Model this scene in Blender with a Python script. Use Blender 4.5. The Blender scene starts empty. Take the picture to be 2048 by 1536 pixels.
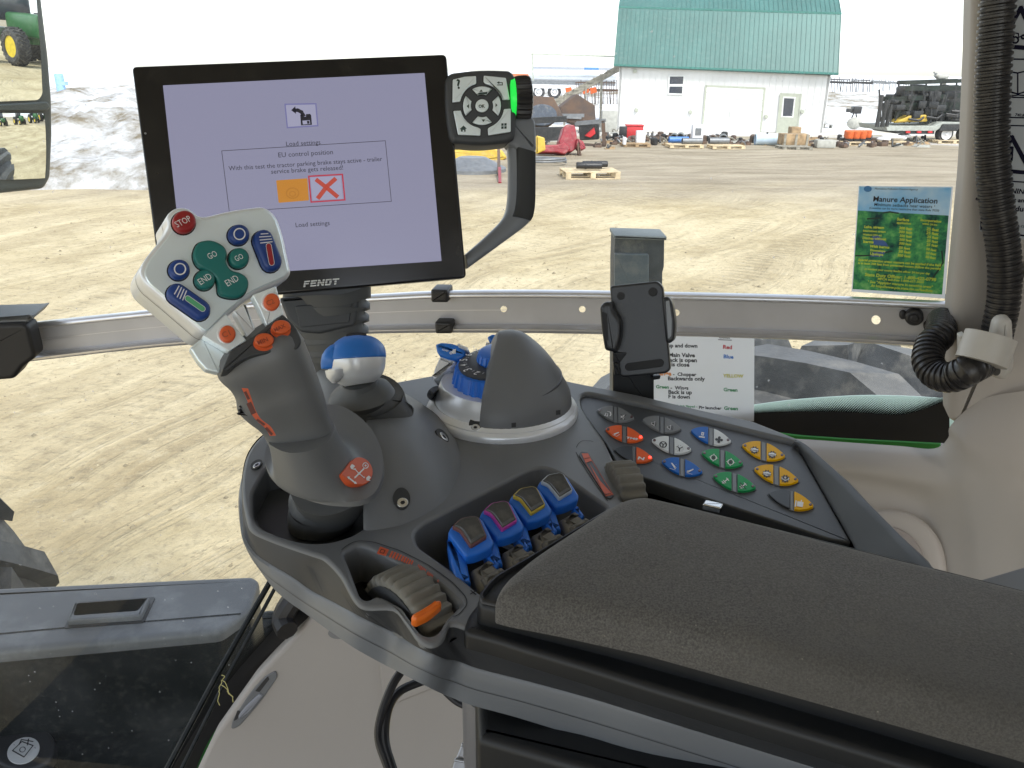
import bpy, math, random
import numpy as np
from mathutils import Vector
from mathutils.geometry import delaunay_2d_cdt
random.seed(7); rng = random.Random(7)
S = bpy.context.scene
COL = S.collection
# ------------------------------------------------------------------ camera
F_PX, CAM_H = 1593.0, 2.8
PITCH = math.atan(628/1593.0); ROLL = math.radians(0.6)
CAM = np.array([0.0, 0.0, CAM_H])
FW = np.array([0, math.cos(PITCH), -math.sin(PITCH)])
_u = np.array([0, math.sin(PITCH), math.cos(PITCH)]); _r = np.array([1.0, 0, 0])
RT = _r*math.cos(ROLL) + _u*math.sin(ROLL); UP = np.cross(RT, FW)
cd = bpy.data.cameras.new('camera'); cam = bpy.data.objects.new('camera', cd); COL.objects.link(cam)
from mathutils import Matrix
M_ = Matrix(((RT[0], UP[0], -FW[0], CAM[0]), (RT[1], UP[1], -FW[1], CAM[1]), (RT[2], UP[2], -FW[2], CAM[2]), (0, 0, 0, 1)))
cam.matrix_world = M_
cd.sensor_width = 36; cd.lens = 36*F_PX/2048; cd.clip_start = 0.02; cd.clip_end = 3000
S.camera = cam
# ------------------------------------------------------------------ light
SUN_EL, SUN_AZ = 52, 150
w = bpy.data.worlds.new('World'); S.world = w; w.use_nodes = True
nt = w.node_tree; nt.nodes.clear()
sky = nt.nodes.new('ShaderNodeTexSky'); sky.sky_type = 'NISHITA'; sky.sun_disc = False
sky.sun_elevation = math.radians(SUN_EL); sky.sun_rotation = math.radians(SUN_AZ)
sky.dust_density = 1.0; sky.air_density = 1.0
hs = nt.nodes.new('ShaderNodeHueSaturation'); hs.inputs['Saturation'].default_value = 0.42
bg = nt.nodes.new('ShaderNodeBackground'); bg.inputs['Strength'].default_value = 0.15
wo = nt.nodes.new('ShaderNodeOutputWorld')
nt.links.new(sky.outputs[0], hs.inputs['Color']); nt.links.new(hs.outputs[0], bg.inputs[0]); nt.links.new(bg.outputs[0], wo.inputs[0])
sl = bpy.data.lights.new('sun', 'SUN'); sl.energy = 1.3; sl.angle = math.radians(12); sl.color = (1, .97, .93)
so = bpy.data.objects.new('sun', sl); COL.objects.link(so)
az, el = math.radians(SUN_AZ), math.radians(SUN_EL)
sd = Vector((math.sin(az)*math.cos(el), math.cos(az)*math.cos(el), math.sin(el)))
so.rotation_euler = sd.to_track_quat('Z', 'Y').to_euler()
S.view_settings.view_transform = 'Standard'; S.view_settings.look = 'None'; S.view_settings.gamma = 1
S.view_settings.use_curve_mapping = False; S.view_settings.exposure = 1.3
S.cycles.transparent_max_bounces = 16; S.cycles.max_bounces = 8
# ------------------------------------------------------------------ rays
def ray(u, v): return FW + RT*((u-1024)/F_PX) + UP*((768-v)/F_PX)
def at(u, v, d): return CAM + ray(u, v)*d
def onz(u, v, z):
    r = ray(u, v); return CAM + r*((z-CAM_H)/r[2])
def ony(u, v, y):
    r = ray(u, v); return CAM + r*(y/r[1])
def G(u, v): return onz(u, v, 0.0)
def nrm(a):
    a = np.asarray(a, float); return a/np.linalg.norm(a)
class Fr:
    """a plane: origin, normal, in-plane axes; pixels are met with it to lay out outlines"""
    def __init__(s, o, n, upish=(0, 0, 1)):
        s.o = np.asarray(o, float); s.n = nrm(n)
        uu = np.asarray(upish, float); s.ey = nrm(uu - s.n*(uu@s.n)); s.ex = np.cross(s.ey, s.n)
    def xy(s, u, v):
        r = ray(u, v); t = ((s.o-CAM)@s.n)/(r@s.n); p = CAM+r*t-s.o
        return (p@s.ex, p@s.ey)
    def w(s, x, y, h=0): return s.o+s.ex*x+s.ey*y+s.n*h
    def up(s, h):
        g = Fr(s.o+s.n*h, s.n, s.ey); return g
def FZ(z): return Fr((0, .5, z), (0, 0, 1), (0, 1, 0))
# ------------------------------------------------------------------ outlines
def area(p): return .5*sum(p[i][0]*p[(i+1) % len(p)][1]-p[(i+1) % len(p)][0]*p[i][1] for i in range(len(p)))
def ccw(p): return p if area(p) > 0 else p[::-1]
def spl(pts, n=6, closed=True):
    P = [np.asarray(q, float) for q in pts]; out = []; N = len(P)
    rngk = range(N) if closed else range(N-1)
    for i in rngk:
        if closed: a, b, c, d = P[(i-1) % N], P[i], P[(i+1) % N], P[(i+2) % N]
        else: a, b, c, d = P[max(i-1, 0)], P[i], P[i+1], P[min(i+2, N-1)]
        for k in range(n):
            t = k/n
            out.append(.5*((2*b)+(-a+c)*t+(2*a-5*b+4*c-d)*t*t+(-a+3*b-3*c+d)*t**3))
    if not closed: out.append(P[-1])
    return [tuple(q) for q in out]
def fil(pts, r=5, n=4):
    """round the corners of a closed outline; a point may carry its own radius"""
    out = []; N = len(pts)
    for i in range(N):
        p = np.array(pts[i][:2], float); rr = pts[i][2] if len(pts[i]) > 2 else r
        a = np.array(pts[i-1][:2], float)-p; b = np.array(pts[(i+1) % N][:2], float)-p
        la, lb = np.linalg.norm(a), np.linalg.norm(b); rr = min(rr, .48*la, .48*lb)
        A, B = p+a/la*rr, p+b/lb*rr
        if rr <= 0: out.append(tuple(p)); continue
        for k in range(n+1):
            t = k/n; out.append(tuple((1-t)**2*A+2*t*(1-t)*p+t*t*B))
    return out
def off(p, d):
    """inset (d>0) of a ccw outline"""
    out = []; N = len(p)
    for i in range(N):
        a, b, c = np.array(p[i-1]), np.array(p[i]), np.array(p[(i+1) % N])
        e1, e2 = b-a, c-b
        l1, l2 = np.linalg.norm(e1)+1e-12, np.linalg.norm(e2)+1e-12
        n1 = np.array([-e1[1], e1[0]])/l1; n2 = np.array([-e2[1], e2[0]])/l2
        out.append(tuple(b+(n1+n2)*d/max(1+n1@n2, .35)))
    return out
def ell(u, v, a, b=None, rot=0, n=28):
    b = b or a; c, s = math.cos(rot), math.sin(rot)
    return [(u+a*math.cos(t)*c-b*math.sin(t)*s, v+a*math.cos(t)*s+b*math.sin(t)*c) for t in [2*math.pi*k/n for k in range(n)]]
def capsule(p, q, r, n=8):
    p, q = np.array(p, float), np.array(q, float); d = (q-p)/np.linalg.norm(q-p); m = np.array([-d[1], d[0]]); o = []
    for k in range(n+1):
        t = math.pi*k/n-math.pi/2; o.append(tuple(q+r*(d*math.cos(t)+m*math.sin(t))))
    for k in range(n+1):
        t = math.pi*k/n+math.pi/2; o.append(tuple(p+r*(d*math.cos(t)+m*math.sin(t))))
    return o
def dens(outer, st=.006):
    dn = []
    for a, b in zip(outer, outer[1:]+outer[:1]):
        k = max(1, int(math.dist(a, b)/st)); dn += [(a[0]+(b[0]-a[0])*i/k, a[1]+(b[1]-a[1])*i/k) for i in range(k)]
    o = [dn[0]]
    for q in dn[1:]:
        if math.dist(q, o[-1]) > .0012: o.append(q)
    return o
# ------------------------------------------------------------------ text
_tc = {}
def tmesh(s, bold=0.0):
    k = (s, bold)
    if k in _tc: return _tc[k]
    c = bpy.data.curves.new('t', 'FONT'); c.body = s; c.size = 1; c.offset = bold; c.resolution_u = 2
    o = bpy.data.objects.new('t', c); me = bpy.data.meshes.new_from_object(o)
    V = [(v.co.x, v.co.y) for v in me.vertices]; Fc = [tuple(p.vertices) for p in me.polygons]
    bpy.data.objects.remove(o); bpy.data.meshes.remove(me); bpy.data.curves.remove(c)
    _tc[k] = (V, Fc); return _tc[k]
# ------------------------------------------------------------------ mesh builder
ORG = {}
class MB:
    def __init__(s): s.v = []; s.f = []; s.m = []
    def add(s, V, Fc, mi=0):
        b = len(s.v); s.v += [tuple(map(float, q)) for q in V]; s.f += [tuple(b+i for i in q) for q in Fc]; s.m += [mi]*len(Fc); return s
    def loft(s, rings, mi=0, cap0=True, cap1=True, closed=True):
        n = len(rings[0]); V = [p for r in rings for p in r]; Fc = []
        for k in range(len(rings)-1):
            for i in range(n if closed else n-1):
                j = (i+1) % n; Fc.append((k*n+i, k*n+j, (k+1)*n+j, (k+1)*n+i))
        if closed and cap0: Fc.append(tuple(range(n))[::-1])
        if closed and cap1: Fc.append(tuple((len(rings)-1)*n+i for i in range(n)))
        return s.add(V, Fc, mi)
    def prism(s, F, pts, h0, h1, bev=0, mi=0, px=True, seg=3, capmi=None, dish=0):
        """outline (pixels met with plane F, or plane coordinates) given real thickness h0..h1 along the normal"""
        P = [F.xy(*q[:2]) for q in pts] if px else [tuple(q[:2]) for q in pts]
        P = ccw(P); R = [[F.w(x, y, h0) for x, y in P]]
        if bev > 0:
            for k in range(seg+1):
                t = k/seg*math.pi/2; q = off(P, bev*(1-math.cos(t)))
                R.append([F.w(x, y, h1-bev*(1-math.sin(t))) for x, y in q])
            q = off(P, bev*1.35); R.append([F.w(x, y, h1) for x, y in q])
        else: R.append([F.w(x, y, h1) for x, y in P])
        s.loft(R, mi, True, True)
        if capmi is not None: s.m[-1] = capmi
        return s
    def sheet(s, F, pts, h, mi=0, px=True):
        P = [F.xy(*q[:2]) for q in pts] if px else pts
        P = ccw([tuple(q) for q in P]); return s.add([F.w(x, y, h) for x, y in P], [tuple(range(len(P)))], mi)
    def text(s, F, t, a, b, h, mi=0, bold=0.0, hs=1.0, shear=0, thick=0, px=True):
        """writing laid on plane F from baseline point a to b"""
        V, Fc = tmesh(t, bold)
        if not V: return s
        A, B = (np.array(F.xy(*a)), np.array(F.xy(*b))) if px else (np.array(a, float), np.array(b, float))
        x0 = min(q[0] for q in V); x1 = max(q[0] for q in V); L = np.linalg.norm(B-A); d = (B-A)/L; m = np.array([-d[1], d[0]]); k = L/(x1-x0)
        pts = [A+d*((x-x0)+shear*y)*k+m*y*k*hs for x, y in V]
        s.add([F.w(q[0], q[1], h) for q in pts], Fc, mi); return s
    def line(s, F, pts, wd, h, mi=0, px=True, closed=False):
        """a painted stroke of width wd (metres) on plane F"""
        P = [np.array(F.xy(*q) if px else q, float) for q in pts]; N = len(P)
        for i in range(N if closed else N-1):
            a, b = P[i], P[(i+1) % N]; d = (b-a)/(np.linalg.norm(b-a)+1e-12); m = np.array([-d[1], d[0]])*wd/2; e = d*wd*.4
            q = [a-e-m, b+e-m, b+e+m, a-e+m]; hh = h+(i % 2)*2e-6
            s.add([F.w(x[0], x[1], hh) for x in q], [(0, 1, 2, 3)], mi)
        return s
    def box(s, c, sz, rz=0, mi=0, ax=None, bev=0):
        c = np.array(c, float); ca, sa = math.cos(rz), math.sin(rz)
        X, Y, Z = ax if ax else (np.array([ca, sa, 0]), np.array([-sa, ca, 0]), np.array([0, 0, 1.]))
        hx, hy, hz = [q/2 for q in sz]
        if bev <= 0:
            V = [c+X*hx*i+Y*hy*j+Z*hz*k for k in (-1, 1) for i, j in ((-1, -1), (1, -1), (1, 1), (-1, 1))]
            return s.loft([V[:4], V[4:]], mi)
        out = fil([(-hx, -hy), (hx, -hy), (hx, hy), (-hx, hy)], bev, 3); R = []
        for h, d in ((-hz, bev), (-hz+bev*.3, bev*.3), (-hz+bev, 0), (hz-bev, 0), (hz-bev*.3, bev*.3), (hz, bev)):
            R.append([c+X*x+Y*y+Z*h for x, y in off(out, d)])
        return s.loft(R, mi)
    def tube(s, path, r, n=12, mi=0, cap=True, rib=None):
        P = [np.array(q, float) for q in path]; N = len(P); R = []; pn = None
        for i in range(N):
            t = nrm(P[min(i+1, N-1)]-P[max(i-1, 0)])
            if pn is None: pn = nrm(np.cross(t, (0.31, .2, .93) if abs(t[2]) < .9 else (1, 0, 0)))
            pn = nrm(pn-t*(pn@t)); b = np.cross(t, pn); rr = r[i] if isinstance(r, (list, tuple)) else r
            R.append([P[i]+rr*(pn*math.cos(a)+b*math.sin(a)) for a in [2*math.pi*k/n for k in range(n)]])
        return s.loft(R, mi, cap, cap)
    def lathe(s, o, ax, prof, n=40, mi=0, a0=0, a1=2*math.pi, rfun=None):
        ax = nrm(ax); X = nrm(np.cross(ax, (0.2, .97, .1) if abs(ax[1]) < .9 else (1, 0, 0))); Y = np.cross(ax, X); o = np.array(o, float); R = []
        for r, h in prof:
            ring = []
            for k in range(n):
                a = a0+(a1-a0)*k/n; rr = r if rfun is None else rfun(r, h, a)
                ring.append(o+ax*h+(X*math.cos(a)+Y*math.sin(a))*max(rr, 1e-5))
            R.append(ring)
        return s.loft(R, mi, True, True)
    def sil(s, rows, n=28, mi=0, pw=2.0, cap0=True, cap1=True, sub=1):
        """a body swept through rows (left px, right px, depth, thickness ratio): each row an upright (super)ellipse"""
        K = [(np.array(at(a[0], a[1], d)), np.array(at(b[0], b[1], d2)), th) for a, b, d, d2, th in [(q[0], q[1], q[2], q[3], q[4]) for q in rows]]
        if sub > 1:
            fl = [tuple(np.r_[a, b, [t]]) for a, b, t in K]; sm = spl(fl, sub, False)
            K = [(np.array(q[:3]), np.array(q[3:6]), q[6]) for q in sm]
        C = [(a+b)/2 for a, b, t in K]; R = []
        for i, (a, b, t) in enumerate(K):
            tan = C[min(i+1, len(C)-1)]-C[max(i-1, 0)]
            mj = (b-a)/2; L = np.linalg.norm(mj)
            mn = np.cross(mj/L, nrm(tan)); mn = nrm(mn)*L*t; ring = []
            for k in range(n):
                an = 2*math.pi*k/n; c, q = math.cos(an), math.sin(an)
                e = 2/pw; ring.append(C[i]+mj*math.copysign(abs(c)**e, c)+mn*math.copysign(abs(q)**e, q))
            R.append(ring)
        return s.loft(R, mi, cap0, cap1)
    def plate(s, outer, holes, F, h=0, mi=0):
        """flat sheet with openings (plane coordinates)"""
        V = [Vector(q) for q in outer]; E = [(i, (i+1) % len(outer)) for i in range(len(outer))]; 
        Fi = [list(range(len(outer)))]
        for H in holes:
            b = len(V); V += [Vector(q) for q in H]; Fi.append([b+i for i in range(len(H))][::-1])
        r = delaunay_2d_cdt(V, [], [f if i == 0 else f for i, f in enumerate(Fi)], 0, 1e-7)
        vs, fs, orig = r[0], r[2], r[5]; keep = []
        for f, o in zip(fs, orig):
            c = sum((vs[i] for i in f), Vector((0, 0)))/len(f)
            if not inside(c, outer): continue
            if any(inside(c, H) for H in holes): continue
            keep.append(tuple(f))
        return s.add([F.w(q[0], q[1], h) for q in vs], keep, mi)
    def pillow(s, outer, F, step, hf, mi=0):
        """padded surface: height hf(distance to the outline, x, y) over a fine grid"""
        n0 = len(outer); A = np.array(outer); B = np.roll(A, -1, 0); D = B-A; L2 = (D**2).sum(1)+1e-12; pts = []
        x0, y0 = A.min(0); x1, y1 = A.max(0); yy = y0+step/2; r_ = random.Random(1)
        def dist(q): t = np.clip(((q-A)*D).sum(1)/L2, 0, 1); return float(np.sqrt((((A+D*t[:, None])-q)**2).sum(1).min()))
        rows_ = [(dist(np.array(q)), q) for q in outer]; allp = list(outer)
        for dd in (.001, .0025, .0045, .007, .010, .013):
            for q in off(outer, dd):
                if inside(q, outer) and dist(np.array(q)) > dd*.8: allp.append(q)
        while yy < y1:
            xx = x0+step/2
            while xx < x1:
                q = (xx+r_.uniform(-.2, .2)*step, yy+r_.uniform(-.2, .2)*step)
                if inside(q, outer) and dist(np.array(q)) > .0155: allp.append(q)
                xx += step
            yy += step
        r = delaunay_2d_cdt([Vector(q) for q in allp], [], [list(range(n0))], 0, 1e-7); vs = r[0]
        fs = [tuple(f) for f in r[2] if inside(sum((vs[i] for i in f), Vector((0, 0)))/len(f), outer)]
        return s.add([F.w(q[0], q[1], hf(dist(np.array(q)), q[0], q[1])) for q in vs], fs, mi)
    def build(s, name, mats, parent=None, label=None, cat=None, group=None, kind=None, sm=35, org=None):
        me = bpy.data.meshes.new(name); V = np.array(s.v)
        if parent is not None: o0 = ORG[parent.name]
        else:
            o0 = np.array(org, float) if org is not None else np.array([(V[:, 0].min()+V[:, 0].max())/2, (V[:, 1].min()+V[:, 1].max())/2, V[:, 2].min()])
        me.from_pydata([tuple(q-o0) for q in V], [], s.f)
        if not isinstance(mats, (list, tuple)): mats = [mats]
        for m in mats: me.materials.append(m)
        me.polygons.foreach_set('material_index', s.m)
        if sm: me.polygons.foreach_set('use_smooth', [True]*len(s.f)); me.set_sharp_from_angle(angle=math.radians(sm))
        me.update()
        o = bpy.data.objects.new(name, me); COL.objects.link(o)
        if parent is not None: o.parent = parent
        else: o.location = tuple(o0)
        ORG[o.name] = o0
        tag(o, label, cat, group, kind); return o
def inside(c, P):
    x, y = c[0], c[1]; r = False; n = len(P)
    for i in range(n):
        a, b = P[i], P[(i+1) % n]
        if (a[1] > y) != (b[1] > y) and x < (b[0]-a[0])*(y-a[1])/(b[1]-a[1])+a[0]: r = not r
    return r
def tag(o, label=None, cat=None, group=None, kind=None):
    if label: o['label'] = label
    if cat: o['category'] = cat
    if group: o['group'] = group
    if kind: o['kind'] = kind
    return o
def thing(name, loc, label, cat, group=None):
    o = bpy.data.objects.new(name, None); COL.objects.link(o); o.location = tuple(map(float, loc)); o.empty_display_size = .05
    ORG[o.name] = np.array(loc, float); return tag(o, label, cat, group)
def dup(root, delta=None, loc=None, rz=0, label=None, group=None):
    r = root.copy(); COL.objects.link(r)
    if loc is not None: r.location = tuple(map(float, loc))
    if delta is not None: r.location = tuple(np.array(root.location)+np.array(delta))
    r.rotation_euler = (0, 0, rz)
    if label: r['label'] = label
    if group: r['group'] = group
    ORG[r.name] = np.array(r.location)
    for ch in list(root.children):
        c = ch.copy(); COL.objects.link(c); c.parent = r
        for g in ch.children:
            d = g.copy(); COL.objects.link(d); d.parent = c
    return r
# ------------------------------------------------------------------ materials
def mat(name, c, rough=.5, metal=0, var=.12, vs=8, bump=0, bs=200, dust=0, dc=(.45, .42, .36), ds=30, spec=.5, c2=None, coat=0, emis=None, es=1, aniso=None, trans=0, updust=0):
    m = bpy.data.materials.new(name); m.use_nodes = True; n = m.node_tree; b = n.nodes['Principled BSDF']; L = n.links.new
    tc = n.nodes.new('ShaderNodeTexCoord')
    def noise(sc, det=3, r=.5):
        q = n.nodes.new('ShaderNodeTexNoise'); q.inputs['Scale'].default_value = sc; q.inputs['Detail'].default_value = det; q.inputs['Roughness'].default_value = r
        L(tc.outputs['Object'], q.inputs['Vector']); return q
    no = noise(vs); rp = n.nodes.new('ShaderNodeMix'); rp.data_type = 'RGBA'
    c = tuple(c)+(1,); k = (c2+(1,)) if c2 else tuple(max(0, q*(1-var*1.6)) for q in c[:3])+(1,)
    hi = c if c2 else tuple(min(1, q*(1+var)) for q in c[:3])+(1,)
    rp.inputs[6].default_value = k; rp.inputs[7].default_value = hi
    cr = n.nodes.new('ShaderNodeMapRange'); cr.inputs[1].default_value = .3; cr.inputs[2].default_value = .7
    L(no.outputs[0], cr.inputs[0]); L(cr.outputs[0], rp.inputs[0]); out = rp.outputs[2]
    b.inputs['Roughness'].default_value = rough; b.inputs['Metallic'].default_value = metal; b.inputs['Specular IOR Level'].default_value = spec
    if dust:
        n2 = noise(ds, 6, .65); mr = n.nodes.new('ShaderNodeMapRange'); mr.inputs[1].default_value = .5; mr.inputs[2].default_value = .78; mr.inputs[4].default_value = dust
        L(n2.outputs[0], mr.inputs[0]); dm = n.nodes.new('ShaderNodeMix'); dm.data_type = 'RGBA'; dm.inputs[7].default_value = tuple(dc)+(1,)
        L(mr.outputs[0], dm.inputs[0]); L(out, dm.inputs[6]); out = dm.outputs[2]
        ra = n.nodes.new('ShaderNodeMath'); ra.operation = 'MULTIPLY_ADD'; ra.inputs[1].default_value = .5; ra.inputs[2].default_value = rough; L(mr.outputs[0], ra.inputs[0]); L(ra.outputs[0], b.inputs['Roughness'])
    if updust:
        # dust lies on the faces that look upwards
        ge = n.nodes.new('ShaderNodeNewGeometry'); sz = n.nodes.new('ShaderNodeSeparateXYZ'); L(ge.outputs['True Normal'], sz.inputs[0]); um = n.nodes.new('ShaderNodeMapRange'); um.inputs[1].default_value = .45; um.inputs[2].default_value = .85; um.inputs[4].default_value = updust
        L(sz.outputs[2], um.inputs[0]); ux = n.nodes.new('ShaderNodeMix'); ux.data_type = 'RGBA'; ux.inputs[7].default_value = tuple(dc)+(1,); L(um.outputs[0], ux.inputs[0]); L(out, ux.inputs[6]); out = ux.outputs[2]
    L(out, b.inputs['Base Color'])
    if bump:
        nb = noise(bs, 2, .6); bp = n.nodes.new('ShaderNodeBump'); bp.inputs['Strength'].default_value = bump; bp.inputs['Distance'].default_value = .001*(200/bs)
        L(nb.outputs[0], bp.inputs['Height']); L(bp.outputs[0], b.inputs['Normal'])
    if coat: b.inputs['Coat Weight'].default_value = coat
    if emis: b.inputs['Emission Color'].default_value = tuple(emis)+(1,); b.inputs['Emission Strength'].default_value = es
    if trans: b.inputs['Transmission Weight'].default_value = trans
    return m
def papermat(name, base):
    """thin printed paper: lets daylight through from behind"""
    m = base; n = m.node_tree; b = n.nodes['Principled BSDF']; o = [q for q in n.nodes if q.type == 'OUTPUT_MATERIAL'][0]; t = n.nodes.new('ShaderNodeBsdfTranslucent'); x = n.nodes.new('ShaderNodeMixShader'); x.inputs[0].default_value = .5
    if b.inputs['Base Color'].links: n.links.new(b.inputs['Base Color'].links[0].from_socket, t.inputs[0])
    n.links.new(b.outputs[0], x.inputs[1]); n.links.new(t.outputs[0], x.inputs[2]); n.links.new(x.outputs[0], o.inputs[0]); return m
def glowmat(name, c, e):
    m = bpy.data.materials.new(name); m.use_nodes = True; b = m.node_tree.nodes['Principled BSDF']
    b.inputs['Base Color'].default_value = tuple(q*.1 for q in c)+(1,); b.inputs['Roughness'].default_value = .25
    b.inputs['Emission Color'].default_value = tuple(c)+(1,); b.inputs['Emission Strength'].default_value = e; return m
def fabricmat():
    """dark woven cover: fine speckle, rubbed paler patches and dust"""
    m = bpy.data.materials.new('worn_cushion'); m.use_nodes = True; n = m.node_tree; b = n.nodes['Principled BSDF']; L = n.links.new; tc = n.nodes.new('ShaderNodeTexCoord')
    def no(sc, det, r): q = n.nodes.new('ShaderNodeTexNoise'); q.inputs['Scale'].default_value = sc; q.inputs['Detail'].default_value = det; q.inputs['Roughness'].default_value = r; L(tc.outputs['Object'], q.inputs['Vector']); return q.outputs[0]
    def mr(x, a, c, d, e): q = n.nodes.new('ShaderNodeMapRange'); [setattr(q.inputs[i], 'default_value', v) for i, v in ((1, a), (2, c), (3, d), (4, e))]; L(x, q.inputs[0]); return q.outputs[0]
    def mix(f, a, c):
        q = n.nodes.new('ShaderNodeMix'); q.data_type = 'RGBA'; L(f, q.inputs[0])
        for i, x in ((6, a), (7, c)):
            if isinstance(x, tuple): q.inputs[i].default_value = x+(1,)
            else: L(x, q.inputs[i])
        return q.outputs[2]
    fine = no(850, 2, .7); c = mix(mr(fine, .35, .65, 0, 1), (.078, .076, .073), (.150, .145, .137)); c = mix(mr(no(9, 5, .62), .45, .72, 0, .55), c, (.142, .136, .124)); c = mix(mr(no(26, 6, .7), .56, .76, 0, .45), c, (.17, .16, .138)); c = mix(mr(no(5, 3, .5), .52, .72, 0, .4), c, (.045, .045, .045))
    sp = n.nodes.new('ShaderNodeTexVoronoi'); sp.inputs['Scale'].default_value = 120; L(tc.outputs['Object'], sp.inputs[0]); c = mix(mr(sp.outputs['Distance'], .07, .03, 0, .5), c, (.35, .32, .27))
    L(c, b.inputs['Base Color']); b.inputs['Roughness'].default_value = .9; b.inputs['Specular IOR Level'].default_value = .2; b.inputs['Sheen Weight'].default_value = .15
    bp = n.nodes.new('ShaderNodeBump'); bp.inputs['Strength'].default_value = .6; bp.inputs['Distance'].default_value = .0006; L(fine, bp.inputs['Height']); L(bp.outputs[0], b.inputs['Normal']); return m
# ================================================================== EXTERIOR
def ground_mat(name, snow=False):
    m = bpy.data.materials.new(name); m.use_nodes = True; n = m.node_tree; b = n.nodes['Principled BSDF']; L = n.links.new
    b.inputs['Roughness'].default_value = .9; b.inputs['Specular IOR Level'].default_value = .2
    tc = n.nodes.new('ShaderNodeTexCoord')
    def N(kind, **k):
        q = n.nodes.new(kind)
        for a, v in k.items(): setattr(q, a, v)
        return q
    def noise(vec, sc, det=4, r=.55):
        q = N('ShaderNodeTexNoise'); q.inputs['Scale'].default_value = sc; q.inputs['Detail'].default_value = det; q.inputs['Roughness'].default_value = r; L(vec, q.inputs['Vector']); return q.outputs[0]
    def mr(x, a, c, d=0, e=1):
        q = N('ShaderNodeMapRange'); q.inputs[1].default_value = a; q.inputs[2].default_value = c; q.inputs[3].default_value = d; q.inputs[4].default_value = e; L(x, q.inputs[0]); return q.outputs[0]
    def mix(f, a, c, bl='MIX'):
        q = N('ShaderNodeMix', data_type='RGBA', blend_type=bl)
        if isinstance(f, float): q.inputs[0].default_value = f
        else: L(f, q.inputs[0])
        for i, x in ((6, a), (7, c)):
            if isinstance(x, tuple): q.inputs[i].default_value = x+(1,)
            else: L(x, q.inputs[i])
        return q.outputs[2]
    def mth(op, a, c):
        q = N('ShaderNodeMath', operation=op)
        for i, x in ((0, a), (1, c)):
            if isinstance(x, (int, float)): q.inputs[i].default_value = x
            else: L(x, q.inputs[i])
        return q.outputs[0]
    def mapv(rot, sc, loc=(0, 0, 0)):
        q = N('ShaderNodeMapping'); q.inputs['Rotation'].default_value = (0, 0, rot); q.inputs['Scale'].default_value = sc; q.inputs['Location'].default_value = loc; L(tc.outputs['Object'], q.inputs['Vector']); return q.outputs[0]
    O = tc.outputs['Object']
    if snow:
        d = mth('ADD', noise(O, .55, 8, .68), mth('MULTIPLY', noise(O, 4, 4), .25))
        col = mix(mr(d, .55, .74), (.78, .79, .80), (.27, .23, .16))
        L(col, b.inputs['Base Color']); hgt = noise(O, 2.2, 9, .7); bp = N('ShaderNodeBump'); bp.inputs['Strength'].default_value = .9; bp.inputs['Distance'].default_value = .4
        L(hgt, bp.inputs['Height']); L(bp.outputs[0], b.inputs['Normal']); return m
    sep = N('ShaderNodeSeparateXYZ'); L(O, sep.inputs[0]); X, Y = sep.outputs[0], sep.outputs[1]
    big = noise(O, .35, 5); med = noise(O, 1.7, 6, .65); fine = noise(O, 16, 4, .7)
    col = mix(mr(med, .3, .72), (.39, .315, .18), (.62, .525, .335))
    col = mix(mr(big, .40, .66), col, (.68, .585, .39))
    # curved wheel tracks sweeping round a bend in the yard
    cv = N('ShaderNodeVectorMath', operation='SUBTRACT'); cv.inputs[1].default_value = (39, -10, 0); wn_ = N('ShaderNodeTexNoise'); wn_.inputs['Scale'].default_value = .16; L(O, wn_.inputs['Vector'])
    wob = N('ShaderNodeVectorMath', operation='SCALE'); wob.inputs['Scale'].default_value = 3.0; L(wn_.outputs['Color'], wob.inputs[0]); wa = N('ShaderNodeVectorMath', operation='ADD'); L(O, wa.inputs[0]); L(wob.outputs[0], wa.inputs[1]); L(wa.outputs[0], cv.inputs[0])
    sc2 = N('ShaderNodeSeparateXYZ'); L(cv.outputs[0], sc2.inputs[0]); rr_ = mth('SQRT', mth('ADD', mth('MULTIPLY', sc2.outputs[0], sc2.outputs[0]), mth('MULTIPLY', sc2.outputs[1], sc2.outputs[1])), 0); th_ = mth('ARCTAN2', sc2.outputs[1], mth('MULTIPLY', sc2.outputs[0], -1))
    def polar(a, c, z=0.0):
        q = N('ShaderNodeCombineXYZ'); L(mth('MULTIPLY', rr_, a), q.inputs[0]); L(mth('MULTIPLY', th_, c), q.inputs[1]); q.inputs[2].default_value = z; return q.outputs[0]
    st = noise(polar(1.0, 3.5), 1.0, 5, .6); st2 = noise(polar(5.5, 11, 4), 1.0, 4, .65)
    s = mth('ADD', mth('MULTIPLY', mr(st, .42, .62), .55), mth('MULTIPLY', mth('MULTIPLY', mr(st2, .48, .62), mr(noise(O, .6, 3), .40, .62)), mr(Y, 3, 16, .55, .3)))
    yf = mr(Y, 2.5, 30, 1, .75)
    col = mix(mth('MULTIPLY', mth('MULTIPLY', s, .85), yf), col, (.30, .235, .135))
    clod = noise(O, 6.5, 6, .75); col = mix(mr(clod, .52, .70, 0, .6), col, (.22, .18, .115))
    col = mix(mr(noise(O, 3.1, 5, .7), .55, .75, 0, .6), col, (.64, .555, .38))
    # prints of tractor treads inside some of the tracks
    wv = N('ShaderNodeTexWave', wave_type='BANDS', bands_direction='Y'); wv.inputs['Scale'].default_value = 1.0; wv.inputs['Distortion'].default_value = 2.0; wv.inputs['Detail'].default_value = 3; wv.inputs['Detail Roughness'].default_value = .7
    L(polar(2.2, 62), wv.inputs['Vector'])
    tr = mth('MULTIPLY', mr(noise(polar(.9, 1.6, 9), 1, 3), .55, .62), mr(wv.outputs[0], .5, .9))
    col = mix(mth('MULTIPLY', tr, .3), col, (.30, .245, .15))
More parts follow.
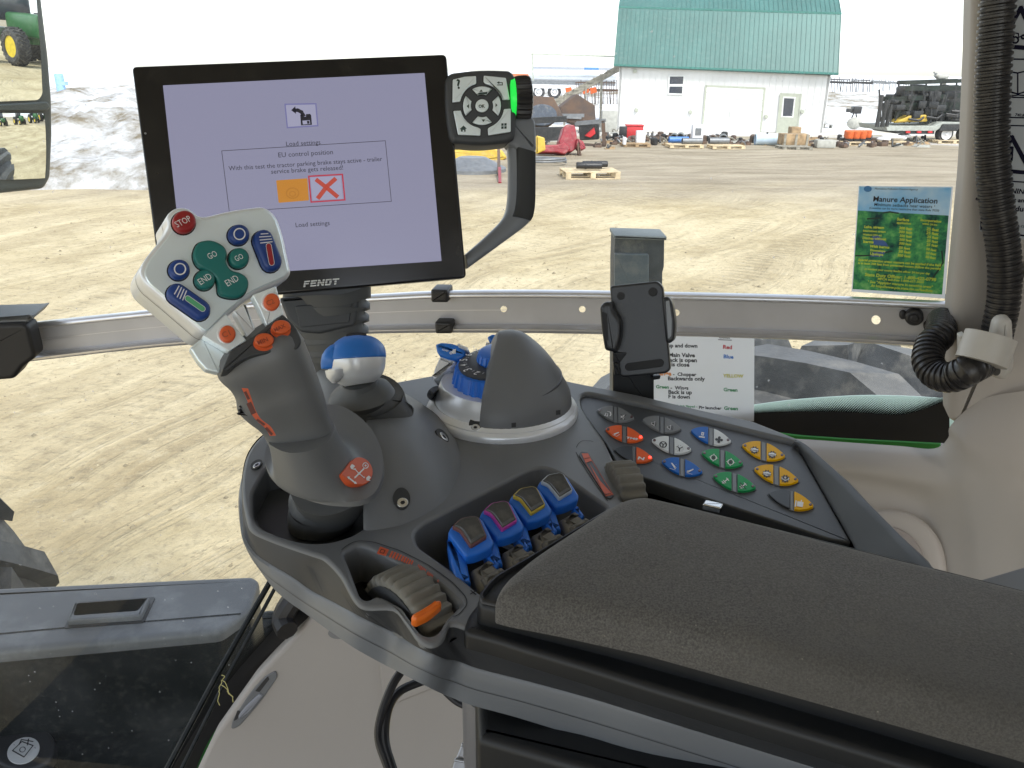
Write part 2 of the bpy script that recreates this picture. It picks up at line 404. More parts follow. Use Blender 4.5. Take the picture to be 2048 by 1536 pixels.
    # darker trodden mud in front of the sheds
    bd = mth('MULTIPLY', mr(mth('ADD', Y, mth('MULTIPLY', noise(O, .22, 5, .6), 10)), 22, 27), mr(Y, 38, 46, 1, 0))
    col = mix(mth('MULTIPLY', bd, .75), col, mix(mr(noise(mapv(0, (.25, 1.4, 1)), 1, 6, .65), .35, .65), (.20, .17, .13), (.40, .35, .28)))
    # old snow out in the fields
    sn = mr(mth('ADD', mth('MULTIPLY', Y, .02), noise(mapv(0, (.03, .16, 1)), 1, 6, .6)), 1.28, 1.42)
    col = mix(sn, col, (.80, .81, .82))
    sp = mr(fine, .30, .44, .45, 0); col = mix(sp, col, (.16, .14, .10)); L(col, b.inputs['Base Color'])
    bp = N('ShaderNodeBump'); bp.inputs['Strength'].default_value = .75; bp.inputs['Distance'].default_value = .07
    hh = mth('ADD', mth('MULTIPLY', s, -1.0), mth('ADD', mth('MULTIPLY', tr, -.5), mth('MULTIPLY', noise(O, 9, 6, .7), 1.0))); L(hh, bp.inputs['Height']); L(bp.outputs[0], b.inputs['Normal'])
    return m
M = {}
M['ground'] = ground_mat('packed_dirt'); M['snow'] = ground_mat('old_snow', True)
def ax(a, b, n, p=1.0): return [a+(b-a)*(i/n)**p for i in range(n+1)]
xs = [-600, -300, -150, -90, -60]+ax(-45, 45, 60)[0:]+[60, 90, 150, 300, 600]
ys = [-300, -100, -40, -15]+ax(-5, 60, 60)+[75, 100, 150, 250, 450, 900, 1500]
g = MB(); V = [(x, y, 0 if y > 46 or abs(x) > 44 else .035*math.sin(x*.9+y*.35)*math.sin(y*.23+1)) for y in ys for x in xs]
g.add(V, [(j*len(xs)+i, j*len(xs)+i+1, (j+1)*len(xs)+i+1, (j+1)*len(xs)+i) for j in range(len(ys)-1) for i in range(len(xs)-1)])
g.build('ground', M['ground'], kind='structure', org=(0, 0, 0), sm=180)
# loose stones and clods lying about
cl_ = MB(); rg = random.Random(11)
for i in range(3000):
    y = 2.6+13*rg.random()**1.5; x = rg.uniform(-.75, .75)*(y+1.5); s_ = rg.uniform(.005, .015)*(1+.8*(rg.random()**4)*2); c = np.array([x, y, .035*math.sin(x*.9+y*.35)*math.sin(y*.23+1)]); a = rg.uniform(0, 3); ca, sa = math.cos(a), math.sin(a)
    V = [c+np.array([ca*p-sa*q, sa*p+ca*q, h])*s_ for p, q, h in ((1.2, 0, 0), (.2, .9, .1), (-1, .3, 0), (-.4, -.9, .1), (.1, 0, .8), (-.3, .2, .7))]
    cl_.add(V, [(0, 1, 4), (1, 2, 5), (1, 5, 4), (2, 3, 5), (3, 4, 5), (3, 0, 4)])
cl_.build('loose_stones', mat('stone', (.33, .28, .18), .9, var=.35, vs=3), label='small stones and clods strewn over the dirt yard', cat='stones', kind='stuff', sm=0)
# snow bank pushed up along the left of the yard
from mathutils import noise as mn
sb = MB(); nx, ny = 110, 60; V = []
for j in range(ny+1):
    for i in range(nx+1):
        x = -34+31*i/nx; y = 19.5+22*j/ny
        ex = min(1, (x+34)/3)*min(1, (-3.2-x)/4); ey = min(1, j/ny*3.2)*min(1, (1-j/ny)*4); q = max(0, min(ex, 1))*max(0, ey)
        h = 2.12*math.sqrt(max(0, q))*(0.82+.28*mn.fractal(Vector((x*.25, y*.25, 1)), .9, 2, 4))+.16*(1 if q > .3 else q/.3)*mn.fractal(Vector((x*1.3, y*1.3, 7)), .8, 2, 5)
        y2 = y+.8*mn.noise(Vector((x*.3, 0, 3))) if j == 0 else y
        V.append((x, y2, -.15+max(0, h) if q > 0 else -.15))
sb.add(V, [(j*(nx+1)+i, j*(nx+1)+i+1, (j+1)*(nx+1)+i+1, (j+1)*(nx+1)+i) for j in range(ny) for i in range(nx)])
sb.build('snow_bank', M['snow'], kind='structure', sm=180)
sb = MB(); V = []; nx = 90; ny = 16
for j in range(ny+1):
    for i in range(nx+1):
        x = -70+190*i/nx; y = 70+26*j/ny; q = math.sin(math.pi*j/ny)
        V.append((x, y, -.2+q*(1.0+.5*mn.fractal(Vector((x*.07, y*.1, 4)), .9, 2, 4))))
sb.add(V, [(j*(nx+1)+i, j*(nx+1)+i+1, (j+1)*(nx+1)+i+1, (j+1)*(nx+1)+i) for j in range(ny) for i in range(nx)])
sb.build('snow_field', M['snow'], kind='structure', sm=180)
# ------------------------------------------------------------------ materials outside
M['siding'] = mat('white_steel_siding', (.70, .70, .68), .45, var=.05, vs=.6, dust=.18, ds=2, dc=(.5, .47, .4))
M['roofgreen'] = mat('green_steel_roof', (.055, .160, .145), .42, var=.10, vs=.5, dust=.16, ds=5, dc=(.35, .42, .38))
M['trimw'] = mat('trim_white', (.72, .73, .70), .5, var=.05)
M['trimg'] = mat('trim_putty', (.42, .44, .36), .5, var=.05)
M['darkglass'] = mat('dark_window_glass', (.05, .06, .08), .08, var=.1, spec=.8)
M['woodg'] = mat('weathered_wood', (.30, .28, .23), .85, var=.25, vs=6)
M['woodp'] = mat('pallet_wood', (.62, .50, .32), .8, var=.2, vs=5)
M['woodo'] = mat('old_plank', (.36, .25, .14), .85, var=.25, vs=5)
M['rust'] = mat('rusty_steel', (.14, .085, .055), .75, c2=(.07, .055, .05), vs=1.6, dust=.3, ds=4, dc=(.25, .16, .1))
M['red'] = mat('red_paint', (.26, .015, .025), .4, var=.15, dust=.25, ds=6)
M['redb'] = mat('bright_red_plastic', (.55, .03, .035), .45, var=.08)
M['yellow'] = mat('yellow_paint', (.60, .40, .05), .45, var=.12, dust=.4, ds=5, dc=(.4, .36, .25))
M['orange'] = mat('orange_paint', (.65, .13, .03), .5, var=.1)
M['blk'] = mat('black_steel', (.022, .024, .026), .5, var=.2, dust=.35, ds=5, dc=(.14, .13, .12))
M['blkp'] = mat('black_plastic', (.02, .02, .022), .4)
M['grey'] = mat('grey_steel', (.20, .21, .22), .45, .4, dust=.3, ds=5)
M['silver'] = mat('polished_tank', (.62, .64, .66), .28, .7, var=.05)
M['white'] = mat('white_plastic', (.75, .75, .75), .5, var=.04)
M['blue'] = mat('blue_plastic', (.08, .22, .55), .45)
M['pipe'] = mat('pale_blue_pipe', (.45, .56, .66), .5, var=.05)
M['green'] = mat('green_paint', (.02, .13, .035), .35, var=.1, dust=.2, ds=5)
M['tyre'] = mat('dusty_tyre_rubber', (.045, .045, .047), .8, var=.2, vs=9, dust=.75, ds=7, dc=(.30, .28, .25), bump=.4, bs=60)
M['blkg'] = mat('blackish_green', (.008, .018, .013), .45, var=.4, vs=3, dust=.15, ds=5, dc=(.14, .14, .13)); M['ywheel'] = mat('yellow_rim', (.75, .55, .03), .4)
M['lime'] = mat('concrete', (.42, .42, .38), .85, var=.1, dust=.2)
def beam(m, a, b, wd, ht=None, mi=0):
    a, b = np.array(a, float), np.array(b, float); d = b-a; L = np.linalg.norm(d); d = d/L; X = nrm(np.cross(d, (0, 0, 1)) if abs(d[2]) < .95 else (1, 0, 0)); Z = np.cross(X, d)
    return m.box((a+b)/2, (wd, L, ht or wd), ax=(X, d, Z), mi=mi)
# ------------------------------------------------------------------ barn
BL = G(1233, 257); _n = np.array([.17, .985, 0]); _r = ray(1643, 274); BR = CAM+_r*(((BL-CAM)@_n)/(_r@_n)); BR[2] = 0; bx_ = BR-BL; BW = np.linalg.norm(bx_); bx_ = bx_/BW; by_ = np.array([-bx_[1], bx_[0], 0]); bz_ = np.array([0, 0, 1.])
FB = Fr(BL, -by_, (0, 0, 1))     # front wall plane: x along wall, y up
def bp(x, y, z): return BL+bx_*x+by_*y+bz_*z
hL = FB.xy(1237, 134)[1]; hR = FB.xy(1664, 151)[1]
barn = thing('shed', bp(BW/2, 0, 0), 'white metal sided shed with a green gambrel roof across the yard', 'shed')
m = MB()
DP = 8.0
for a, b in (((0, 0), (BW, 0)), ((BW, 0), (BW, DP)), ((BW, DP), (0, DP)), ((0, DP), (0, 0))):
    ha, hb = (hL if a[0] == 0 else hR), (hL if b[0] == 0 else hR)
    P = [bp(*a, 0), bp(*b, 0), bp(*b, hb), bp(*a, ha)]; dn = nrm(np.cross(P[1]-P[0], bz_))
    m.loft([P, [p-dn*.12 for p in P]])
    L = np.linalg.norm(P[1]-P[0]); k = int(L/.31)
    for i in range(k+1):
        t = i/k; q = P[0]*(1-t)+P[1]*t; h = ha*(1-t)+hb*t
        m.box(q+dn*.012+bz_*(h/2-.01), (.035, .022, h-.04), ax=(nrm(P[1]-P[0]), dn, bz_))
rise = [(-.28, 0), (1.15, 2.75), (DP/2, 4.55), (DP-1.15, 2.75), (DP+.28, 0)]
def eave(x): return hL+(hR-hL)*x/BW
m.add([bp(0, y, eave(0)+z) for y, z in rise]+[bp(BW, y, eave(BW)+z) for y, z in rise], [(0, 1, 2, 3, 4), (9, 8, 7, 6, 5)])
m.build('wall', M['siding'], barn)
m = MB(); ov = .28
for (y0, z0), (y1, z1) in zip(rise[:-1], rise[1:]):
    P = [bp(-ov, y0, eave(-ov)+z0), bp(BW+ov, y0, eave(BW+ov)+z0), bp(BW+ov, y1, eave(BW+ov)+z1), bp(-ov, y1, eave(-ov)+z1)]; dn = nrm(np.cross(P[1]-P[0], P[3]-P[0]))
    m.loft([[p+dn*.04 for p in P], [p+dn*.08 for p in P]]); k = 48
    for i in range(k+1):
        t = i/k; a, b = P[0]*(1-t)+P[1]*t, P[3]*(1-t)+P[2]*t; m.box((a+b)/2+dn*.095, (.03, np.linalg.norm(b-a)-.01, .03), ax=(nrm(P[1]-P[0]), nrm(b-a), dn))
rf = m.build('roof', M['roofgreen'], barn)
m = MB()
for y, z in (rise[0], rise[1], rise[2]):
    beam(m, bp(-ov-.02, y-.03, eave(-ov)+z+.09), bp(BW+ov+.02, y-.03, eave(BW+ov)+z+.09), .10, .09)
m.build('ridge_trim', mat('green_trim', (.05, .20, .17), .5), rf)
def frec(u0, v0, u1, v1): return [(u0, v1), (u1, v1), (u1, v0), (u0, v0)]
def quad(mb, F, pts, h0, h1, mi=0): return mb.prism(F, pts, h0, h1, 0, mi)
m = MB(); quad(m, FB, [(1337, 151), (1369, 151), (1366, 190), (1335, 189)], .02, .06); wn = m.build('window', M['trimw'], barn)
m = MB(); quad(m, FB, [(1340, 153), (1367, 153), (1366, 168), (1339, 168)], .045, .067); m.build('pane', M['darkglass'], wn)
m = MB(); quad(m, FB, [(1339, 173), (1365, 173), (1364, 187), (1338, 186)], .045, .067); m.build('pane', M['darkglass'], wn)
m = MB(); gd = [(1413, 174), (1527, 178), (1519, 268), (1404, 264)]
quad(m, FB, gd, .02, .05)
for k in range(1, 8):
    t = k/8; a = np.array(gd[0])*(1-t)+np.array(gd[3])*t; b = np.array(gd[1])*(1-t)+np.array(gd[2])*t
    m.line(FB, [tuple(a), tuple(b)], .03, .058, mi=1)
m.line(FB, [(1459, 223), (1458, 237)], .05, .07, mi=1)
m.build('garage_door', [mat('overhead_door', (.78, .78, .77), .45, var=.03), mat('door_groove', (.5, .5, .48), .6)], barn)
m = MB(); m.line(FB, [(1404, 264), (1412, 172), (1529, 177), (1520, 268)], .09, .062); m.build('door_frame', M['trimg'], barn)
m = MB(); quad(m, FB, [(1561, 188), (1600, 190), (1592, 268), (1552, 266)], .02, .06); dr = m.build('door', M['trimg'], barn)
m = MB(); quad(m, FB, [(1566, 193), (1591, 194), (1586, 235), (1562, 234)], .045, .068, 0); quad(m, FB, [(1568, 196), (1588, 197), (1584, 232), (1565, 232)], .06, .075, 1); m.build('pane', [M['trimw'], M['darkglass']], dr)
m = MB(); m.line(FB, [(1553, 268), (1561, 187), (1602, 189), (1594, 270)], .06, .07); m.build('frame', M['trimg'], dr)
for u, v in ((1270, 142), (1273, 220), (1381, 224), (1532, 233), (1604, 223)):
    m = MB(); m.prism(FB, ell(u, v, 4, 4, n=12), .02, .12, .02); m.build('wall_light', M['trimg'], barn)
# ------------------------------------------------------------------ wooden stairs left of the barn
st = thing('wooden_stairs', G(1190, 262), 'weathered wooden outside staircase climbing to the left end of the shed', 'stairs')
FS = Fr(BL+by_*1.6, -by_, (0, 0, 1))
m = MB()
for off_ in (0, 1.0):
    A, B = FS.xy(1098, 205), FS.xy(1240, 128); m.prism(FS, [(A[0], A[1]), (B[0], B[1]), (B[0], B[1]-.33), (A[0]+.2, A[1]-.28)], -off_-.05, -off_, 0, 0, px=False)
m.build('stringer', M['woodg'], st)
m = MB(); A, B = np.array(FS.xy(1105, 200)), np.array(FS.xy(1236, 129))
for k in range(10):
    q = A+(B-A)*k/9.5; m.prism(FS, [(q[0]-.02, q[1]-.06), (q[0]+.34, q[1]-.06), (q[0]+.34, q[1]+.01), (q[0]-.02, q[1]+.01)], -1.0, .04, 0, 0, px=False)
m.build('tread', M['woodg'], st)
for u0, v0, v1, w_ in ((1202, 148, 258, .13), (1130, 186, 250, .1), (1171, 165, 254, .07)):
    m = MB(); a, b = FS.xy(u0+1.5, v0), FS.xy(u0-1.5, v1); m.prism(FS, [(a[0]-w_/2, a[1]), (a[0]+w_/2, a[1]), (b[0]+w_/2, max(-.1, b[1])), (b[0]-w_/2, max(-.1, b[1]))], -.1, .06, 0, 0, px=False); m.build('post', M['woodg'], st)
m = MB(); m.line(FS, [(1066, 160), (1064, 108), (1228, 113)], .08, 0.0); m.line(FS, [(1066, 160), (1064, 108), (1228, 113)], .08, -.08); m.build('rail', mat('bare_pole', (.45, .48, .42), .6), st)
# ------------------------------------------------------------------ tank trailer behind
def disc(m, c, axis, r, wd, mi=0, n=20, bev=.04):
    a = nrm(axis); return m.lathe(np.array(c)-a*wd/2, a, [(r*.5, 0), (r-bev, 0), (r, bev), (r, wd-bev), (r-bev, wd), (r*.5, wd)], n=n, mi=mi)
FT = Fr(G(1090, 216), (0.05, -1, 0)); ty = G(1090, 216)[1]
def far(F, u, v, h=0): x, y = F.xy(u, v); return F.w(x, y, h)
tk = thing('tank_trailer', G(1090, 214), 'long silver liquid tank trailer with white wheels parked behind the stairs', 'trailer')
m = MB(); A, B = far(FT, 1064, 151, -.9), far(FT, 1232, 154, -.9); dx = nrm(B-A); r_ = np.linalg.norm(far(FT, 1064, 133, -.9)-far(FT, 1064, 169, -.9))/2
m.lathe(A, dx, [(.01, -.15), (r_*.7, -.1), (r_, 0), (r_, np.linalg.norm(B-A)), (r_*.7, np.linalg.norm(B-A)+.1)], n=32)
for k in range(1, 9): m.lathe(A+dx*k*np.linalg.norm(B-A)/9, dx, [(r_, -.02), (r_+.03, -.02), (r_+.03, .02), (r_, .02)], n=32)
m.build('tank', M['silver'], tk)
m = MB(); m.prism(FT, [(1062, 160), (1232, 164), (1232, 172), (1062, 168)], -1.6, -.2); m.build('chassis', M['grey'], tk)
m = MB(); m.prism(FT, [(1066, 170), (1122, 171), (1128, 178), (1128, 192), (1124, 192), (1121, 177), (1068, 176), (1066, 190), (1062, 190)], -.6, .08); m.build('mudguard', M['white'], tk)
for u in (1077, 1109):
    m = MB(); disc(m, far(FT, u, 184, -.3), FT.n, .52, .5); wh = m.build('wheel', M['tyre'], tk)
    m = MB(); m.lathe(far(FT, u, 184, -.04), FT.n, [(.30, 0), (.30, .03), (.22, .0), (.10, .0), (.08, .05), (.01, .05)], n=20); m.build('rim', M['white'], wh)
m = MB(); m.prism(FT, [(1168, 135), (1197, 135.5), (1197, 140), (1168, 139.5)], .1, .16); m.build('name_board', M['blue'], tk)
# orange lorry beyond the knob
ol = thing('orange_truck', G(1040, 178), 'orange truck with a red nose showing between the control knob and the tank trailer', 'truck')
FO = Fr(G(1040, 172), (0, -1, 0))
m = MB(); m.prism(FO, fil([(990, 146), (1058, 148), (1058, 158), (990, 158)], 3), -2, 0, .05); m.build('body', mat('faded_orange', (.45, .16, .07), .6), ol)
m = MB(); m.prism(FO, fil([(1044, 151), (1056, 151), (1057, 157), (1042, 157)], 2), 0, .3, .05); m.build('bonnet', M['redb'], ol)
for u in (1000, 1050):
    m = MB(); disc(m, far(FO, u, 164, -.3), FO.n, .5, .4); m.build('wheel', M['tyre'], ol)
# ------------------------------------------------------------------ rusty plates, disc and red implement
FH = Fr(G(1165, 268), (.1, -1, .05)); hp = thing('rusty_hopper', G(1155, 266), 'large rusty brown hexagonal steel hopper standing left of the stairs', 'hopper')
m = MB(); m.prism(FH, [(1154, 188), (1190, 211), (1192, 246), (1160, 254), (1128, 240), (1121, 214)], -1.3, 0, .03); m.build('body', M['rust'], hp)
m = MB(); m.line(FH, [(1122, 231), (1165, 231)], .16, .12); m.line(FH, [(1120, 234), (1160, 236)], .1, .2); m.build('bracket', M['grey'], hp)
FH2 = Fr(G(1090, 280), (.2, -1, .2)); h2 = thing('rusty_chute', G(1085, 278), 'slanting rusty steel chute with a dark round cover, left of the hexagonal hopper', 'chute')
m = MB(); m.prism(FH2, [(1040, 190), (1107, 194), (1127, 232), (1100, 252), (1040, 250)], -.8, 0, .03); m.build('body', M['rust'], h2)
m = MB(); m.prism(FH2, ell(1083, 231, 30, 22), 0, .15, .05); m.build('round_cover', mat('dark_blue_steel', (.06, .075, .10), .6, dust=.4, ds=5), h2)
ms = MB(); beam(ms, G(1060, 296)+[0, 0, 1.0], G(1130, 294)+[0, 0, 1.05], .14, .22); beam(ms, G(1060, 296)+[0, .1, .5], G(1130, 294)+[0, .1, .5], .2, .5)
ms.build('steel_beam', M['blk'], label='long dark steel beam lying in front of the rusty chute', cat='beam')
ts = thing('steel_stand', G(1185, 290), 'dark grey steel stand with two legs right of the red implement', 'stand'); FK = Fr(G(1185, 294), (-.2, -1, .0))
m = MB(); m.line(FK, [(1152, 248), (1207, 243)], .12, 0); m.line(FK, [(1152, 247), (1207, 242)], .12, -.5); m.build('top_rail', M['grey'], ts)
for pth in (((1206, 244), (1208, 294)), ((1166, 290), (1208, 293))):
    m = MB(); m.line(FK, pth, .12, 0); m.line(FK, pth, .12, -.2); m.build('leg', M['rust'], ts)
m = MB(); m.prism(FK, fil([(1155, 250), (1196, 248), (1196, 280), (1158, 282)], 3), -.6, -.25, .03); m.build('side_plate', M['blk'], ts)
m = MB(); m.prism(FK, fil([(1168, 272), (1187, 255), (1190, 268), (1180, 276)], 2), -.24, -.12, .02); m.build('red_panel', M['redb'], ts)
FR = Fr(G(1130, 310), (.15, -1, .25)); ri = thing('red_implement', G(1125, 308), 'red painted farm implement with an upright mast and a leg, left of the steel stand', 'implement')
m = MB(); m.prism(FR, fil([(1128, 252), (1136, 248), (1150, 250), (1154, 270), (1154, 296), (1144, 304), (1122, 300), (1118, 282), (1124, 268)], 4), -.5, 0, .04); m.build('mast', M['red'], ri)
m = MB(); m.prism(FR, fil([(1076, 292), (1115, 290), (1126, 284), (1140, 300), (1128, 310), (1112, 306), (1076, 306)], 3), -.3, .15, .04); m.build('beam', M['red'], ri)
m = MB(); m.prism(FR, fil([(1152, 278), (1164, 284), (1170, 298), (1160, 302), (1150, 292)], 2), -.3, .2, .04); m.build('bracket', M['red'], ri)
m = MB(); m.prism(FR, fil([(1151, 290), (1155, 286), (1161, 316), (1158, 326), (1154, 312)], 1), .1, .25, .02); m.build('prop_leg', M['rust'], ri)
# yellow machine seen through the handle
FY = Fr(G(970, 320), (0, -1, .1)); ym = thing('yellow_machine', G(970, 322), 'mud streaked yellow farm machine seen through the opening of the monitor handle', 'machine')
m = MB(); m.prism(FY, fil([(905, 300), (985, 296), (1004, 300), (1014, 316), (985, 330), (905, 328)], 4), -1.2, 0, .06); m.build('body', M['yellow'], ym)
m = MB(); m.prism(FY, fil([(905, 290), (1006, 288), (1006, 296), (905, 299)], 2), -1, -.2, .03); m.build('deck', M['trimg'], ym)
m = MB(); m.prism(FY, fil([(1073, 270), (1090, 275), (1092, 300), (1073, 308)], 3), -1.2, -.3, .04); m.build('end_frame', M['yellow'], ym)
m = MB(); m.lathe(G(945, 342), (0, 0, 1), [(1.0, 0), (1.0, .1), (.4, .4), (.3, .4)], n=30); m.build('wheel_ring', M['grey'], ym)
m = MB(); beam(m, G(998, 352)+[0, 0, .05], G(997, 326)+[0, 0, .55], .09, .06); m.build('prop_leg', M['rust'], ym)
m = MB(); beam(m, G(1000, 366)+[0, 0, .0], G(999, 352)+[0, 0, .22], .08, .06); m.build('pin', M['red'], ym)
hs_ = MB(); c0 = G(1085, 328); hs_.tube([c0+np.array([.75*math.cos(a), .55*math.sin(a), .06+.012*a]) for a in [k*.25 for k in range(50)]], .035, 8); hs_.build('hose_coil', M['grey'], label='coil of pale grey hose on the dirt under the red implement', cat='hose')
# ------------------------------------------------------------------ pallets
def pallet(name, c, rz, label, wd=1.2, dp=1.0, cm='woodp', group='wooden pallets in the yard', det=True, ht=.13):
    t = thing(name, c, label, 'pallet', group); ca, sa = math.cos(rz), math.sin(rz)
    def L(x, y, z): return np.array(c)+np.array([ca*x-sa*y, sa*x+ca*y, z])
    m = MB()
    for k in range(6 if det else 4): m.box(L(0, -dp/2+(k+.5)*dp/(6 if det else 4), ht-.012), (wd, dp/8, .022), rz)
    m.build('deck_boards', M[cm], t)
    for y in (-dp/2+.06, 0, dp/2-.06):
        m = MB()
        for x in (-wd/2+.08, 0, wd/2-.08): m.box(L(x, y, ht/2-.015), (.14, .1, ht-.03), rz)
        m.build('block_row', M[cm], t)
    m = MB()
    for y in (-dp/2+.06, 0, dp/2-.06): m.box(L(0, y, .01), (wd, .1, .02), rz)
    m.build('bottom_boards', M[cm], t)
    return L
p0 = (G(1133, 357)+G(1228, 357))/2+np.array([0, .35, 0])
L = pallet('wooden_pallet', p0, .12, 'pale wooden pallet alone on the dirt with two black cylinders on it', 1.55, 1.1, ht=.2)
def logcyl(name, c, rz, ln, r, mm, label, cat, group=None, open_=False):
    d = np.array([math.cos(rz), math.sin(rz), 0]); m = MB(); pr = [(r*.3, 0), (r*.92, 0), (r, .02), (r, ln*.33), (r*1.12, ln*.34), (r*1.12, ln*.38), (r, ln*.39), (r, ln-.02), (r*.92, ln), (r*.3, ln)] if not open_ else [(r*.86, ln*.9), (r*.86, 0), (r, 0), (r, ln), (r*.86, ln), (r*.86, ln*.95)]
    m.lathe(np.array(c)-d*ln/2, d, pr, n=18); return m.build(name, mm, label=label, cat=cat, group=group)
logcyl('hydraulic_cylinder', L(-.05, -.15, .33), .05, .72, .09, M['blkp'], 'nearer of the two black cylinders lying on the lone pallet', 'cylinder', 'black cylinders on the lone pallet')
logcyl('hydraulic_cylinder', L(.2, .22, .33), .1, .72, .085, M['blkp'], 'farther of the two black cylinders lying on the lone pallet', 'cylinder', 'black cylinders on the lone pallet')
px_ = [(1272, 298, 1.1, 'woodo', 'dark orange edged pallet carrying a white jug in front of the red box'), (1371, 300, 1.35, 'woodp', 'pale pallet left of centre below the shed window, loaded with pipe fittings'),
       (1455, 302, 1.3, 'woodp', 'pale empty ended pallet in front of the garage door'), (1592, 304, 1.2, 'woodg', 'grey pallet under the brown wooden crate'), (1720, 292+3, 1.25, 'woodp', 'yellowish pallet stacked with orange tubs'),
       (1792, 294, 1.3, 'woodp', 'pallet heaped with white sacks left of the machinery trailer'), (1905, 291, 1.5, 'woodp', 'empty pallet lying under the machinery trailer wheels')]
PL = []
for u, v, wd, cm, lab in px_:
    c = G(u, v-4); PL.append((c, pallet('wooden_pallet', c+np.array([0, .3, 0]), .06, lab, wd, .9, cm, det=False)))
def cb(name, u, v, wd, dp, ht, mm, label, cat, rz=0, z=0, group=None, bev=.02, extra=None):
    c = G(u, v)+np.array([0, dp/2, z]); t = thing(name, c, label, cat, group) if extra else None
    m = MB(); m.box(c+np.array([0, 0, ht/2]), (wd, dp, ht), rz, bev=bev)
    if not extra: m.build(name, mm, label=label, cat=cat, group=group); return
    m.build('body', mm, t); m = MB(); extra(m, c, wd, dp, ht); m.build(extra.__name__, M[extra.mm], t)
def lid(m, c, wd, dp, ht): m.box(c+np.array([0, 0, ht+.02]), (wd+.06, dp+.06, .05), bev=.015)
lid.mm = 'redb'
def slats(m, c, wd, dp, ht):
    for k in range(3): m.box(c+np.array([(k-1)*wd*.42, -dp/2-.012, ht/2]), (.09, .024, ht), 0)
slats.mm = 'woodg'
def dark_panel(m, c, wd, dp, ht): m.box(c+np.array([0, -dp/2-.01, ht*.62]), (wd*.55, .02, ht*.4), 0)
dark_panel.mm = 'grey'
cb('red_box', 1269, 279, .72, .6, .56, M['redb'], 'bright red plastic box in front of the left shed wall', 'box', extra=lid)
cb('black_bin', 1246, 280, .3, .4, .55, M['blkp'], 'black bin touching the left side of the red box', 'bin')
cb('white_jug', 1281, 292, .36, .3, .48, M['white'], 'white jug on the pallet in front of the red box', 'jug', z=.1)
cb('white_box', 1249, 295, .12, .3, .28, M['white'], 'small white box at the left end of the pallet below the red box', 'box', z=.1)
cb('white_crate', 1394, 291, .44, .4, .68, M['white'], 'tall white crate with a dark square hole on the pallet below the shed window', 'crate', z=.12, extra=dark_panel)
cb('wooden_crate', 1590, 297, 1.05, .7, .42, M['woodo'], 'brown wooden crate right of the pale blue pipe', 'crate', z=.12, extra=slats)
cb('cardboard_box', 1590, 283, .42, .5, .6, M['woodo'], 'tan cardboard box standing behind the brown wooden crate', 'box')
cb('white_board', 1566, 282, .6, .1, .3, M['white'], 'white board leaning behind the pale blue pipe', 'board')
cb('concrete_block', 1218, 265, .75, .6, 1.0, M['lime'], 'grey concrete block beside the left corner of the shed', 'block')
cb('grey_toolbox', 1652, 296, .75, .4, .3, M['lime'], 'flat grey box on the ground right of the shed door', 'box')
for k in range(7):
    c = G(1700+k*6.5, 288+(k % 2)*3)+np.array([0, .35+.2*(k % 2), .12]); t = thing('orange_tub', c, 'orange tub with a black foot standing in the row on the yellowish pallet', 'tub', 'orange tubs on the yellowish pallet')
    m = MB(); m.lathe(c+[0, 0, .12], (0, 0, 1), [(.15, 0), (.17, .05), (.17, .28), (.14, .3), (.13, .27)], n=14); m.build('tub', M['orange'], t)
    m = MB(); m.lathe(c, (0, 0, 1), [(.18, 0), (.18, .1), (.15, .12), (.1, .12)], n=14); m.build('foot', M['blkp'], t)
for k in range(6):
    c = G(1772+k*8, 290-(k % 3)*2)+np.array([0, .3, .13+.06*(k % 2)]); m = MB()
    m.sil([(tuple(q), tuple(q2), 0, 0, 1) for q, q2 in []]) if False else None
    R = []
    for a in range(7):
        t = a/6*math.pi; s_ = max(.04, math.sin(t)); R.append([c+np.array([-.3*math.cos(t), .2*s_*math.cos(b), .09+.09*s_*math.sin(b)+.02*math.sin(3*b+k)*s_]) for b in [2*math.pi*j/12 for j in range(12)]])
    m.loft(R); m.build('white_sack', M['white'], label='white sack in the heap on the pallet left of the machinery trailer', cat='sack', group='white sacks heaped on a pallet')
logcyl('culvert_pipe', G(1540, 292)+np.array([0, .2, .24]), -.05, 1.15, .22, M['pipe'], 'fat pale blue pipe with a dark open end on the ground before the shed', 'pipe', open_=True)
m = MB(); c = G(1512, 293); m.lathe(c, (.3, -1, 0), [(.05, 0), (.2, 0), (.24, .06), (.2, .1), (.1, .1)], n=16); 
# pipe ends in front of the shed
k = 0
for u, v, r, mm in ((1350, 283, .16, 'grey'), (1363, 283, .17, 'grey'), (1428, 285, .14, 'rust'), (1449, 286, .17, 'grey'), (1386, 296, .12, 'grey'), (1359, 293, .12, 'blue'), (1440, 296, .13, 'grey')):
    labs = ['open ended grey pipe left of the white crate with a hole', 'open ended grey pipe second from the left below the shed window', 'rusty open ended pipe left of the garage door pipes', 'wide grey pipe with a dark mouth before the garage door', 'short grey pipe stub beside the tall white crate', 'short blue pipe stub lying on the pallet below the shed window', 'grey pipe lying on the pallet before the garage door']
    logcyl('steel_pipe', G(u, v)+np.array([0, .3, r+(.12 if v > 290 else 0)]), 1.35 if k < 4 else .1, .8, r, M[mm], labs[k], 'pipe', 'pipe ends lying before the shed', open_=True); k += 1
